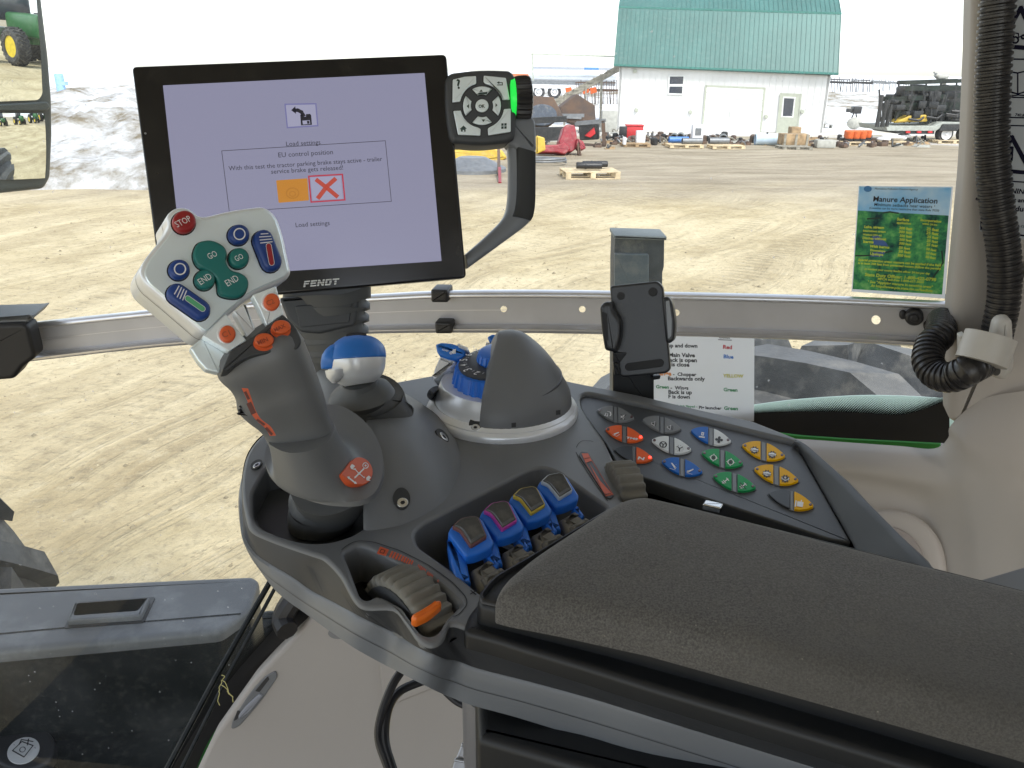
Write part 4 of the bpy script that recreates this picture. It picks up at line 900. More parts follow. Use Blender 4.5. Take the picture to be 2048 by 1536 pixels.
wr([('Red', (1446, 697), (1464, 698))], reds, 'red_text'); wr([('Blue', (1447, 716), (1467, 717))], blus, 'blue_text'); wr([('YELLOW', (1446, 754), (1487, 755))], yls, 'yellow_text')
wr([('Green', (1312, 776), (1338, 777)), ('Green', (1447, 782), (1475, 783)), ('Green', (1448, 819), (1476, 820)), ('Switch Flipped \u2013', (1353, 813), (1395, 815))], grns, 'green_text'); wr([('ange', (1318, 750), (1343, 751))], orn, 'orange_text')
m = MB(); m.line(FC, [(1437, 679), (1463, 680)], .0012, h); m.line(FC, [(1437, 669.5), (1472, 670.5)], .0012, h); m.build('underline', ink, ch)
# ------------------------------------------------------------------ dusty post outside, rear and front tyre
M['dustpost'] = mat('dusty_grey_plastic', (.06, .068, .07), .6, var=.3, vs=14, dust=.85, ds=22, dc=(.26, .25, .20))
FD = Fr(ony(1278, 600, 1.62), (0, -1, .0)); dp_ = thing('marker_post', FD.w(*FD.xy(1278, 800)), 'dusty grey plastic post standing outside the window behind the phone holder', 'post')
m = MB(); m.prism(FD, fil([(1230, 474), (1329, 476), (1328, 534), (1325, 545), (1322, 840), (1226, 840), (1228, 545), (1228, 530)], 3), -.07, 0, .002); m.build('post', M['dustpost'], dp_)
m = MB(); m.prism(FD, fil([(1227, 468), (1332, 471), (1332, 479), (1227, 476)], 2), -.07, .01, .003); m.build('top_cap', mat('pale_dust_cap', (.20, .23, .23), .6), dp_)
m = MB(); m.prism(FD, fil([(1228, 505), (1296, 506), (1296, 640), (1228, 640)], 3), 0, .012, .002); m.build('front_ridge', mat('dusty_ridge', (.10, .125, .135), .6, dust=.6, ds=20, dc=(.3, .29, .25)), dp_)
def tyre(name, c, R, wd, label, nl=20, lug=.07, cat='tyre', rim='ywheel', parts=True, lugm='tyre', parent=None, axis=(0, 1, 0), group=None):
    axis = nrm(axis); t = thing(name, c, label, cat, group) if parent is None else None
    m = MB(); c = np.array(c, float); Rb = R-lug
    m.lathe(c-axis*wd/2, axis, [(Rb*.58, .05), (Rb*.62, 0), (Rb*.84, -.015), (Rb*.96, .03), (Rb, wd*.25), (Rb+.01, wd*.5), (Rb, wd*.75), (Rb*.96, wd-.03), (Rb*.84, wd+.015), (Rb*.62, wd), (Rb*.58, wd-.05)], n=56)
    X = nrm(np.cross(axis, (0, 0, 1))); 
    def pt(r, a, h): return c+axis*(h-wd/2)+(X*math.cos(a)+np.array([0, 0, 1.])*math.sin(a))*r
    st_ = 2*math.pi/nl
    for k in range(nl):
        for side in (0, 1):
            a0 = k*st_+side*st_/2; rings = []
            for i in range(5):
                s = i/4; hh = (.01+s*wd*.52) if side == 0 else wd-(.01+s*wd*.52); aa = a0+s*st_*.85; hw = st_*.17; rt = R-(.07 if i == 0 else .01)*(1-s); rb = Rb-.03
                rings.append([pt(rb, aa-hw*1.5, hh), pt(rt, aa-hw, hh), pt(rt, aa+hw*.8, hh), pt(rb, aa+hw*1.6, hh)])
            m.loft(rings)
    tp = m.build('rubber', M[lugm], parent or t, sm=30)
    m = MB(); m.lathe(c-axis*wd*.42, axis, [(Rb*.6, 0), (Rb*.6, .03), (Rb*.48, .12), (Rb*.3, .14), (.12, .10), (.11, .04), (.01, .04)], n=36); m.build('rim', M[rim], parent or t)
    return t
M['tyren'] = mat('near_tyre_rubber', (.06, .065, .07), .5, var=.25, vs=12, dust=.6, ds=14, dc=(.27, .26, .235), bump=.5, bs=90, updust=.16)
tyre('tractor_wheel', (.90, 2.12, .98), 1.12, .62, 'huge dusty rear tyre with thick tread blocks close behind the window, lower right', nl=17, lug=.10, lugm='tyren')
tyre('tractor_wheel', (-2.62, 2.35, .80), .93, .55, 'dusty front tyre lug showing at the left edge above the black box', nl=16, lug=.075, lugm='tyren')
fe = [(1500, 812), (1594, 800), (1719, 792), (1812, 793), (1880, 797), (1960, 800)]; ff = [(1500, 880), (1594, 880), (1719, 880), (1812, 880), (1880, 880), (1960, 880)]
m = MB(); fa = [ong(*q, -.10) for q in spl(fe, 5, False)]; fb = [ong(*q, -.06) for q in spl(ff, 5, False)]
m.loft([[p+[0, .03, -.03] for p in fa], [p+[0, .004, .0] for p in fa], fa, fb], closed=False); m.build('reflection_strip', mat('pale_green_reflection', (.62, .80, .66), .25, var=.05), label='pale glossy fender edge seen through the dotted window border, in front of the rear tyre', cat='fender', sm=60)  # added pale strip: its colour stands for a white reflection at the window foot
# ------------------------------------------------------------------ black box and step outside, lower left
M['bxtop'] = mat('dusty_black_cover', (.10, .105, .11), .5, var=.15, vs=3, dust=.55, ds=7, dc=(.30, .31, .31), bump=.2, bs=120)
M['gloss'] = mat('gloss_black', (.006, .008, .008), .22, var=.3, vs=2, dust=.05, ds=40, spec=.12)
FX = FZ(1.42); bxx = thing('storage_box', FX.w(*FX.xy(200, 1230), -.4), 'dusty black storage box with a recessed handle outside the window, lower left', 'storage box')
top = [(-420, 1205), (0, 1174), (300, 1160), (505, 1151), (519, 1160), (500, 1220), (440, 1262), (0, 1302), (-420, 1340)]
m = MB(); m.prism(FX, fil(top, 12), -.035, 0, .015, seg=4); m.build('cover', M['bxtop'], bxx, sm=50)
m = MB(); m.prism(FX, fil([(q[0]-3, q[1]-6) for q in top], 12), -.40, -.036, .004); m.build('body', M['gloss'], bxx, sm=50)
m = MB(); m.line(FX, [(-420, 1300), (0, 1268), (130, 1256)], .006, .001); m.line(FX, [(285, 1244), (480, 1228)], .006, .001); m.build('seam', M['gloss'], bxx)
m = MB(); m.prism(FX, fil([(128, 1258), (156, 1207), (311, 1196), (288, 1246)], 4), 0, .004); hd_ = m.build('handle_pocket', M['blkp'], bxx)
m = MB(); m.prism(FX, fil([(136, 1253), (152, 1216), (163, 1216), (155, 1240), (276, 1231), (287, 1208), (301, 1206), (284, 1243)], 3), .004, .02, .005); m.prism(FX, fil([(166, 1217), (290, 1206), (287, 1211), (166, 1222)], 2), .004, .018, .004); m.build('handle', M['bxtop'], hd_)
FX2 = FZ(1.10); m = MB(); m.prism(FX2, fil([(-420, 1290), (440, 1240), (540, 1215), (600, 1225), (480, 1400), (380, 1720), (-420, 1760)], 10), -.3, 0, .02); lowb = m.build('lower_cover', M['gloss'], bxx)
m = MB()
for v in (1316, 1338): m.line(FX2, [(-420, v+34), (0, v), (380, v-22)], .012, .006)
m.build('rib', mat('dull_rib', (.05, .05, .045), .6, dust=.4), bxx)
FQ = FX2.up(.004); fc = thing('filler_cap', FQ.w(*FQ.xy(45, 1505)), 'round black filler cap with a white fluid can symbol, bottom left corner', 'cap')
m = MB(); m.prism(FX2, fil(ell(50, 1512, 66, 50, n=36), 0), 0, .035, .01); m.build('cap', M['blkp'], fc)
FQ = FX2.up(.036); m = MB(); m.prism(FQ, ell(47, 1502, 34, 25, -.45, n=36), 0, .002, .0005); m.build('white_disc', wht, fc)
FQ = FX2.up(.039); m = MB(); m.line(FQ, [(25, 1501), (44, 1483), (66, 1491), (48, 1514)], .003, 0, closed=True); m.line(FQ, [(38, 1489), (43, 1479), (66, 1483)], .003, 0); m.line(FQ, [(57, 1478), (55, 1490)], .003, 0)
m.line(FQ, [(q[0], q[1]) for q in ell(45, 1499, 6, 5, -.5, n=10)], .002, 0, closed=True); m.build('can_symbol', ink, fc)
for (a, b, d0, d1, r_, lb_) in (((548, 1150), (322, 1560), 1.62, 1.52, .006, 'left of the two thin black rods slanting down outside the lower left glass'), ((556, 1165), (352, 1560), 1.60, 1.50, .004, 'right of the two thin black rods slanting down outside the lower left glass')):
    m = MB(); m.tube([at(*a, d0), at((a[0]+b[0])/2-4, (a[1]+b[1])/2, (d0+d1)/2), at(*b, d1)], r_, 8); m.build('black_rod', M['gloss'], label=lb_, cat='rod', group='thin rods outside the glass')
m = MB(); rs = random.Random(2)
for k in range(3):
    p = [at(443, 1350+k*10, 1.49)]
    for i in range(9): p.append(p[-1]+np.array([rs.uniform(-.006, .006), 0, -.006+rs.uniform(-.003, .003)]))
    m.tube(spl(p, 3, False), .0007, 5)
m.build('straw_strands', mat('dry_straw', (.55, .5, .2), .8), label='few yellow straw strands caught by the thin rods', cat='straw')
m = MB(); p = [at(600, 1180, 1.62), at(575, 1215, 1.62), at(566, 1240, 1.62), at(575, 1262, 1.6)]; m.tube(spl(p, 5, False), .022, 10); m.build('grab_handle', M['blkp'], label='short curved black handle outside the glass below the console corner', cat='handle')
# ------------------------------------------------------------------ beige inner panels
M['beige'] = mat('beige_moulded_trim', (.345, .318, .288), .55, var=.03, vs=2, bump=.25, bs=900, dust=.08, ds=4, dc=(.3, .27, .23))
FBt = Fr(ong(622, 1233, .02), (.10, -1, .22))
lt = thing('lower_trim', FBt.w(*FBt.xy(700, 1536)), 'beige moulded side panel with an oval vent, below the console', 'trim panel')
o_ = [(628, 1228), (506, 1361), (424, 1477), (385, 1560), (340, 1680), (1300, 1700), (1300, 1000), (800, 1000), (700, 1100)]
P = ccw([FBt.xy(*q[:2]) for q in fil(o_, 8)]); m = MB(); m.plate(off(P, .010), [], FBt, 0); m.loft([[FBt.w(x, y, -.05) for x, y in P]]+[[FBt.w(x, y, -.010*(1-math.sin(a))) for x, y in off(P, .010*(1-math.cos(a)))] for a in (0, .4, .8, 1.2, 1.57)], 0, False, False); m.build('panel', M['beige'], lt, sm=50)
vt = fil([(552, 1340, 12), (556, 1352, 12), (520, 1405, 60), (478, 1452, 14), (462, 1458, 8), (466, 1438, 8), (500, 1385, 40), (530, 1352, 20)], 10, 5)
m = MB(); m.prism(FBt, vt, 0, .004, .002); vn = m.build('vent', mat('grey_vent', (.14, .145, .15), .5), lt)
m = MB(); m.prism(FBt, fil([(536, 1350), (540, 1356), (520, 1382), (511, 1380)], 2), .004, .0045); m.prism(FBt, fil([(476, 1418), (482, 1420), (476, 1436), (468, 1440)], 2), .004, .0045); m.build('dark_slot', M['blkp'], vn)
m = MB(); m.prism(FBt, fil([(492, 1410), (520, 1384), (527, 1388), (500, 1420), (480, 1436), (478, 1428)], 3), .004, .008, .002); m.build('vent_flap', mat('vent_flap_grey', (.25, .26, .29), .4), vn)
m = MB(); m.prism(FBt, fil([(757, 1320), (768, 1405), (776, 1411), (900, 1362), (900, 1300), (760, 1290)], 6), 0, .006, .004); m.build('raised_cover', M['beige'], lt, sm=50)
m = MB(); m.prism(FBt, ell(672, 1268, 16, 9, .2, n=24), 0, .002); m.build('plug_recess', mat('grey_plug', (.2, .2, .2), .5), lt)
# right: window ledge and moulded side, pillar
rows_ = [[(1150, 900, 1.24), (1380, 878, 1.20), (1500, 876, 1.19), (1600, 878, 1.17), (1700, 885, 1.145), (1800, 892, 1.115), (1868, 897, 1.085), (1896, 876, 1.06), (1902, 850, 1.05), (1960, 800, 1.03), (2060, 780, .99), (2200, 760, .95)],
         [(1150, 920, 1.21), (1380, 898, 1.17), (1500, 896, 1.16), (1600, 898, 1.14), (1700, 904, 1.12), (1800, 912, 1.09), (1872, 914, 1.06), (1908, 896, 1.035), (1925, 878, 1.02), (1970, 884, 1.0), (2060, 925, .96), (2200, 960, .92)],
         [(1150, 950, 1.19), (1380, 930, 1.15), (1500, 930, 1.14), (1620, 930, 1.12), (1710, 938, 1.10), (1810, 952, 1.07), (1880, 958, 1.04), (1925, 950, 1.015), (1955, 945, 1.0), (1995, 950, .98), (2070, 970, .95), (2200, 1000, .91)],
         [(1150, 980, 1.19), (1380, 960, 1.15), (1500, 960, 1.14), (1650, 975, 1.12), (1740, 985, 1.10), (1830, 1005, 1.07), (1895, 1020, 1.03), (1940, 1020, 1.0), (1975, 1020, .98), (2015, 1025, .96), (2080, 1040, .93), (2200, 1060, .89)],
         [(1150, 1110, 1.16), (1380, 1100, 1.12), (1500, 1100, 1.11), (1660, 1090, 1.09), (1760, 1100, 1.07), (1850, 1120, 1.04), (1910, 1140, 1.0), (1955, 1150, .97), (1990, 1160, .95), (2030, 1170, .93), (2090, 1190, .90), (2200, 1210, .86)],
         [(1150, 1500, 1.08), (1380, 1500, 1.02), (1500, 1500, 1.01), (1660, 1500, .99), (1760, 1500, .97), (1850, 1500, .95), (1910, 1500, .92), (1955, 1500, .9), (1990, 1500, .88), (2030, 1500, .86), (2090, 1500, .84), (2200, 1500, .80)]]
G3 = [[at(*q) for q in r] for r in rows_]
G3 = [[np.array(q) for q in spl(r, 5, False)] for r in G3]; cols = list(zip(*G3)); cols = [[np.array(q) for q in spl(c, 6, False)] for c in cols]; G3 = [list(r) for r in zip(*cols)]
st_ = thing('side_trim', at(1800, 1200, 1.02), 'beige moulded ledge and side panel with a round speaker cover, right of the console', 'trim panel')
m = MB(); m.loft(G3, closed=False); m.build('panel', M['beige'], st_, sm=180)
m = MB(); c = at(1800, 1150, 1.02); F = Fr(c, nrm(CAM-c+np.array([.1, .2, .3])), (0, 0, 1)); 
def gpt(px_, hh): return F.w(*F.xy(*px_), hh)
m.prism(F, ell(1775, 1145, 122, 132, .2, n=48), -.05, .0, .012, seg=4); sc_ = m.build('speaker_ring', M['beige'], st_, sm=60)
m = MB(); m.prism(F, ell(1765, 1150, 88, 98, .2, n=48), .0, .004, .003); m.build('speaker_cover', mat('speaker_cloth', (.26, .23, .21), .8, bump=.5, bs=1500), st_)
FPi = Fr(at(1960, 500, .97), (-.32, -1, .0)); pl = thing('cab_pillar', FPi.w(*FPi.xy(1970, 850)), 'beige cab pillar at the right edge carrying warning stickers', 'pillar')
m = MB(); m.prism(FPi, fil([(1948, -160, 3), (1942, 100, 3), (1932, 330, 40), (1912, 540, 40), (1902, 640, 40), (1898, 760), (1899, 842, 8), (1960, 872, 10), (2060, 928, 10), (2360, 1050), (2360, -160)], 6, 5), -.05, 0, .012, seg=4); m.build('panel', M['beige'], pl, sm=50)
# stickers
M['dec'] = mat('sticker_grey', (.34, .37, .40), .5, var=.02); M['decink'] = mat('sticker_ink', (.006, .006, .02), .7, var=0, spec=.1)
dk = thing('warning_sticker', FPi.w(*FPi.xy(2030, 480)), 'tall grey warning sticker with pictograms on the pillar behind the hose', 'sticker')
m = MB(); m.prism(FPi, fil([(1975, -140), (2260, -140), (2260, 500), (2040, 478), (1958, 462), (1962, 430), (1970, 240)], 4), 0, .0008); m.build('sheet', M['dec'], dk)
h = .0012; FI = FPi; m = MB(); lw = .0045
m.line(FI, [(2000, 92), (2041, 16), (2080, 98)], lw, h, closed=True); m.line(FI, [(2000, 118), (2200, 120)], .0015, h); m.line(FI, [(1998, 194), (2200, 198)], .0015, h); m.line(FI, [(1996, 234), (2200, 240)], .0015, h); m.line(FI, [(1994, 250), (2200, 256)], .0015, h); m.line(FI, [(2000, 361), (2200, 374)], .0015, h)
m.line(FI, [(1995, 340), (2023, 274), (2062, 346)], .0045, h, closed=True)
m.prism(FI, fil([(2019, 292), (2027, 293), (2025, 322), (2021, 322)], 2), h, h+.0002); m.prism(FI, ell(2019, 331, 4, n=14), h, h+.0002)
for s_, a, b in (('WARNING', (1985, 382), (2058, 389)), ('engine exhaust and', (1950, 400), (2054, 405)), ('and reproductive', (1962, 417), (2078, 425)), ('harm', (1990, 433), (2017, 436)), ('www.P65Warnings.ca.gov', (1960, 448), (2066, 456)), ('740.810', (2029, 232), (2056, 234))): m.text(FI, s_, a, b, h, bold=.03 if s_[0] != 'w' else .01)
m.line(FI, [(1962, 436), (1962, 458), (2040, 470), (2200, 490)], .002, h)
# tractor and book pictograms
for c_, r_ in (((2015, 84), 3.2), ((2030, 80), 6.0), ((2046, 74), 3.5), ((2056, 72), 5)): m.line(FI, ell(*c_, r_, n=16), .0018, h, closed=True)
m.line(FI, [(2012, 80), (2014, 74), (2026, 73), (2029, 66), (2036, 67), (2037, 75), (2050, 68)], .0012, h)
m.line(FI, [(2008, 187), (2011, 148), (2022, 144), (2035, 146), (2048, 143), (2062, 147), (2062, 188), (2048, 184), (2035, 188), (2022, 184), (2008, 187)], .0016, h); m.line(FI, [(2035, 146), (2035, 188)], .0014, h); m.line(FI, [(2003, 192), (2005, 152)], .0014, h); m.line(FI, [(2000, 192), (2010, 193), (2036, 190), (2060, 192)], .0014, h)
m.build('black_print', M['decink'], dk)
# corrugated hose
def corr(path, r, rib, n=20, amp=.12):
    P = [np.array(q, float) for q in path]; d = [0]
    for a, b in zip(P[:-1], P[1:]): d.append(d[-1]+np.linalg.norm(b-a))
    N = int(d[-1]/rib*8); out = []; R = []
    for i in range(N+1):
        s = d[-1]*i/N; out.append(np.array([np.interp(s, d, [p[k] for p in P]) for k in range(3)])); ph = (i % 8)/8
        R.append(r*(1 if ph < .55 else 1-amp) if ph not in (.5,) else r*.97)
    return out, R
M['corr'] = mat('black_corrugated_plastic', (.018, .017, .018), .32, var=.1, dust=.12, ds=60)
hp_ = [(1990, -60, .90), (1982, 60, .90), (1976, 180, .90), (1975, 290, .905), (1984, 400, .905), (1998, 500, .905), (1999, 580, .905), (1986, 650, .905), (1972, 700, .91), (1945, 735, .925), (1905, 754, .94), (1872, 748, .96), (1856, 722, .975), (1862, 690, .99), (1880, 670, 1.0), (1884, 640, 1.04)]
pth = spl([FPi.w(*FPi.xy(q[0], q[1]), .024) if i < 9 else at(*q) for i, q in enumerate(hp_)], 8, False); P_, R_ = corr(pth, .0185, .0066); m = MB(); m.tube(P_, R_, 22)
m.build('corrugated_hose', M['corr'], label='black corrugated hose running down the pillar and curling back under the rail', cat='hose', sm=30)
cl = thing('hose_clip', at(1990, 700, .92), 'beige plastic clip holding the black hose to the pillar', 'clip'); M['clip'] = mat('beige_clip', (.46, .44, .40), .4, var=.03)
ax_ = nrm(at(1999, 620, .905)-at(1965, 710, .91)); c = at(1972, 698, .915)
m = MB(); m.lathe(c-ax_*.016, ax_, [(.0225, 0), (.0275, .0), (.0275, .032), (.0225, .032)], n=40); 
m.build('ring', M['clip'], cl)
m = MB(); F = Fr(at(2010, 700, .925), FPi.n); m.prism(F, fil([(1992, 640), (2026, 636), (2030, 740), (2010, 764), (1984, 756), (1980, 700)], 16), -.02, .0, .006); m.prism(F, fil([(1915, 668), (1926, 664), (1926, 722), (1916, 722)], 2), -.004, .012, .002); m.build('base', M['clip'], cl)
m = MB(); m.prism(F, ell(1992, 741, 9, 10, n=20), 0, .001); m.build('screw_hole', M['blkp'], cl)
# ------------------------------------------------------------------ outside mirror
tgt = nrm((.945, .325, 0)); rin = nrm(ray(50, -25)); nM = nrm(tgt-rin); mo = at(45, 190, 1.95); FMi = Fr(mo, nM)
mr_ = thing('side_mirror', FMi.w(*FMi.xy(45, 378), -.05), 'tall black outside mirror with two panes at the upper left edge', 'mirror')
m = MB(); m.prism(FMi, fil([(-220, -200), (80, -200), (90, 0), (103, 110), (110, 200), (111, 270), (107, 356), (94, 379), (0, 389), (-220, 398)], 8), -.10, -.006, .012); m.prism(FMi, fil([(-220, 203), (0, 208), (92, 203), (99, 214), (92, 222), (0, 222), (-220, 217)], 3), -.02, .004, .003); m.build('housing', mat('mirror_housing', (.03, .04, .04), .3), mr_)
mm_ = mat('mirror_silver', (.86, .90, .87), .0, 1.0, var=0)
m = MB(); m.prism(FMi, fil([(-205, -185), (62, -185), (73, 0), (81, 100), (85, 188), (77, 200), (0, 203), (-205, 199)], 6), -.006, 0); m.build('upper_glass', mm_, mr_, sm=0)
# lower wide-angle pane: shallow spherical cap
nM2 = nrm(nrm((.93, .225, -.24))-nrm(ray(50, 300))); F2 = Fr(at(20, 300, 1.95), nM2); RR = .62; m = MB(); gp = []
cc = [F2.xy(*q) for q in ((-190, 222), (90, 227), (89, 356), (-190, 364))]
for j in range(13):
    row = []
    for i in range(25):
        a, b = i/24, j/12; q = (np.array(cc[0])*(1-a)+np.array(cc[1])*a)*(1-b)+(np.array(cc[3])*(1-a)+np.array(cc[2])*a)*b; row.append(F2.w(q[0], q[1], .012-(q@q)/(2*RR)))
    gp.append(row)
m.loft(gp, closed=False); m.build('lower_glass', mm_, mr_, sm=180)
# ------------------------------------------------------------------ green tractors that the mirror shows
def gtractor(c, yaw, label):
    t = thing('green_tractor', c, label, 'tractor', 'green tractors seen in the mirror'); ca, sa = math.cos(yaw), math.sin(yaw); c = np.array(c, float)
    def L(x, y, z): return c+np.array([ca*x-sa*y, sa*x+ca*y, z])
    A = (np.array([ca, sa, 0]), np.array([-sa, ca, 0]), np.array([0, 0, 1.]))
    m = MB(); m.box(L(1.5, 0, 1.55), (2.4, .9, .9), ax=A, bev=.12); m.box(L(.1, 0, 1.1), (3.6, .6, .5), ax=A, bev=.05); m.build('bonnet', M['green'], t)
    m = MB(); m.box(L(-.7, 0, 2.3), (1.6, 1.6, 1.3), ax=A, bev=.1); cb_ = m.build('cab', M['darkglass'], t)
    m = MB(); m.box(L(-.7, 0, 3.0), (1.9, 1.8, .18), ax=A, bev=.06); m.build('roof', M['green'], cb_)
    axd = A[1]
    for x, R, ys in ((1.9, .75, (-1.0, 1.0)), (-1.0, 1.0, (-1.05, -1.75, 1.05, 1.75))):
        for y in ys: tyre('w', L(x, y, R), R, .5, None, nl=22, lug=.06, parent=t, axis=axd*(-1 if y > 0 else 1))
    return t
mp = np.array([mo[0], mo[1], 0]); td = nrm((.945, .325, 0)); tn = np.array([-td[1], td[0], 0])
gtractor(mp+td*40-tn*.6, math.radians(170), 'green tractor with yellow rims nearest in the upper mirror pane')
gtractor(mp+td*43+tn*5.5, math.radians(168), 'green tractor with yellow rims parked second in the mirrored row')
gtractor(mp+td*47+tn*11, math.radians(168), 'green tractor with yellow rims parked third in the mirrored row')
gtractor(mp+td*38-tn*7, math.radians(172), 'green tractor with yellow rims at the near end of the mirrored row')
# ------------------------------------------------------------------ roof lining and floor of the cab
m = MB(); m.prism(FZ(3.28), [(-1.9, .95), (1.3, .2+.45), (1.3, -1.9), (-1.9, -1.9)] and [(x, y-.5) for x, y in ((-1.7, 1.40), (-.8, 1.36), (0, 1.29), (.6, 1.10), (1.0, .9), (1.0, -1.3), (-1.7, -1.3))], 0, .12, .02, px=False)
m.build('cab_roof', mat('roof_lining', (.72, .72, .72), .8), label='pale padded roof lining of the tractor cab above the camera', cat='roof')
m = MB(); m.prism(FZ(1.0), [(x, y-.5) for x, y in ((-1.5, 1.2), (1.0, .9), (1.0, -1.3), (-1.5, -1.3))], 0, .04, 0, px=False)
m.build('cab_floor', mat('rubber_mat', (.03, .03, .03), .8), label='black rubber cab floor below the console', cat='floor')
m = MB(); m.box((1.12, -.2, 2.1), (.1, 2.2, 2.3), bev=.03); m.build('rear_wall', M['beige'], label='beige rear wall of the cab beyond the right edge', cat='wall')
# unseen seat added behind and below the camera to shade the console's near side
sf = mat('seat_fabric', (.035, .035, .038), .9, var=.1); se = thing('shading_seat', (-.12, -.25, 1.5), 'dark fabric driver seat behind the armrest console', 'seat')
m = MB(); m.box((-.12, -.22, 2.12), (.56, .52, .16), bev=.05); m.build('seat_cushion', sf, se)
m = MB(); m.box((.20, -.26, 2.50), (.14, .52, .75), bev=.05); m.build('backrest', sf, se)
m = MB(); m.box((-.12, -.22, 1.80), (.40, .40, .48), bev=.03); m.build('base', sf, se)
# ================================================================== CONSOLE
M['pl'] = mat('grey_soft_plastic', (.142, .150, .158), .45, var=.07, vs=5, bump=.3, bs=1400, dust=.10, ds=14, dc=(.16, .15, .14))
M['pld'] = mat('dark_grey_plastic', (.050, .055, .061), .45, var=.07, vs=5, bump=.3, bs=1400, dust=.12, ds=12, dc=(.13, .12, .11))
M['pll'] = mat('light_grey_band', (.165, .18, .20), .42, var=.05, vs=5, bump=.2, bs=1400, dust=.12, ds=12, dc=(.2, .19, .18))
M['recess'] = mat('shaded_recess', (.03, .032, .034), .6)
M['black'] = mat('black_recess', (.008, .008, .009), .6, var=.1)
M['silv'] = mat('silver_plastic', (.80, .83, .86), .30, .32, var=.03, vs=6, dust=.06, ds=30)
M['silvb'] = mat('bright_silver_face', (.84, .94, .99), .30, .40, var=.02, vs=6, dust=.07, ds=40, dc=(.4, .4, .38))
M['rubber'] = mat('rubber_bellows', (.085, .09, .092), .5, var=.08, vs=10, bump=.2, bs=900, dust=.2, ds=25, dc=(.14, .13, .12))
M['fabric'] = fabricmat()
M['bluep'] = mat('blue_lever_plastic', (.014, .15, .64), .36, var=.08, vs=12, dust=.06, ds=30)
M['bluek'] = mat('bright_blue_knob', (.018, .17, .60), .33, var=.03, vs=12)
M['blueb'] = mat('deep_blue_button', (.012, .05, .24), .38, var=.06)
M['teal'] = mat('teal_button', (.012, .17, .155), .38, var=.06)
M['redbt'] = mat('red_stop_button', (.30, .012, .015), .35, var=.06)
M['orb'] = mat('orange_button', (.70, .12, .03), .42, var=.05)
M['orl'] = mat('orange_label', (.62, .10, .03), .5, var=.03)
M['wi'] = mat('white_ink', (.75, .76, .77), .5, var=0)
M['screw'] = mat('zinc_screw', (.7, .7, .68), .22, 1.0, var=.1)
M['wheel'] = mat('ribbed_rubber_wheel', (.16, .155, .135), .6, var=.1, vs=20, dust=.2, ds=40)
M['base'] = mat('black_armrest_base', (.009, .011, .014), .48, var=.1, vs=5, bump=.25, bs=1200, dust=.06, ds=10, dc=(.07, .07, .07))
M['wall'] = mat('dark_side_plastic', (.036, .039, .044), .45, var=.08, vs=5, bump=.3, bs=1200, dust=.15, ds=10, dc=(.09, .09, .09))
C0 = 2.50; FT0 = FZ(C0)
def XY(pts, F=FT0): return [F.xy(*q[:2]) for q in pts]
cons = thing('control_console', onz(760, 1000, C0-.12), 'dark grey armrest console with a lighter side band, carrying the levers and buttons', 'control console')
# outline of the top, from the rear left corner round the front and on below the armrest; visible lip first
lip = [(560, 850), (522, 872), (496, 905), (485, 945), (484, 990), (492, 1035), (503, 1060), (540, 1078), (590, 1096), (626, 1108), (650, 1118), (680, 1150), (706, 1196), (730, 1214), (786, 1216), (812, 1245), (836, 1278), (862, 1290), (886, 1278), (900, 1248), (935, 1256), (975, 1270), (1050, 1290), (1170, 1325), (1300, 1365), (1600, 1455), (2050, 1590), (2500, 1730)]
bandT = [(560, 880), (524, 900), (497, 930), (486, 965), (484, 1000), (486, 1048), (490, 1075), (512, 1108), (548, 1132), (582, 1152), (622, 1180), (660, 1200), (700, 1222), (735, 1240), (790, 1266), (815, 1282), (840, 1297), (866, 1308), (890, 1318), (915, 1322), (960, 1338), (1052, 1361), (1180, 1396), (1303, 1434), (1613, 1530), (2050, 1665), (2500, 1810)]
bandB = [(560, 900), (524, 918), (496, 950), (484, 985), (482, 1020), (488, 1062), (498, 1095), (520, 1140), (548, 1178), (578, 1204), (612, 1228), (645, 1252), (682, 1278), (715, 1300), (766, 1328), (792, 1341), (820, 1356), (846, 1369), (870, 1381), (898, 1393), (945, 1411), (1030, 1434), (1160, 1474), (1303, 1518), (1613, 1620), (2050, 1765), (2500, 1915)]
ZB, ZC = 2.468, 2.440
A_ = [tuple(q) for q in spl(lip, 4, False)]; B_1 = [tuple(q) for q in spl(bandT, 4, False)]; C_1 = [tuple(q) for q in spl(bandB, 4, False)]
A3 = [onz(*q, C0-.003) for q in A_]; B3_ = []; C3 = []
for a, q, q2 in zip(A3, B_1, C_1):
    b = ony(*q, a[1]+.003); b = b if b[2] < C0-.007 else onz(*q, C0-.007); B3_.append(b); c = ony(*q2, b[1]+.004); C3.append(c if c[2] < b[2]-.008 else onz(*q2, b[2]-.008))
back = [(2500, 1000), (1900, 1175), (1862, 1128), (1745, 1010), (1700, 962), (1620, 892), (1598, 878), (1506, 842), (1413, 822), (1277, 790), (1150, 765), (1120, 758), (870, 750), (780, 766), (700, 740), (655, 735), (610, 770)]
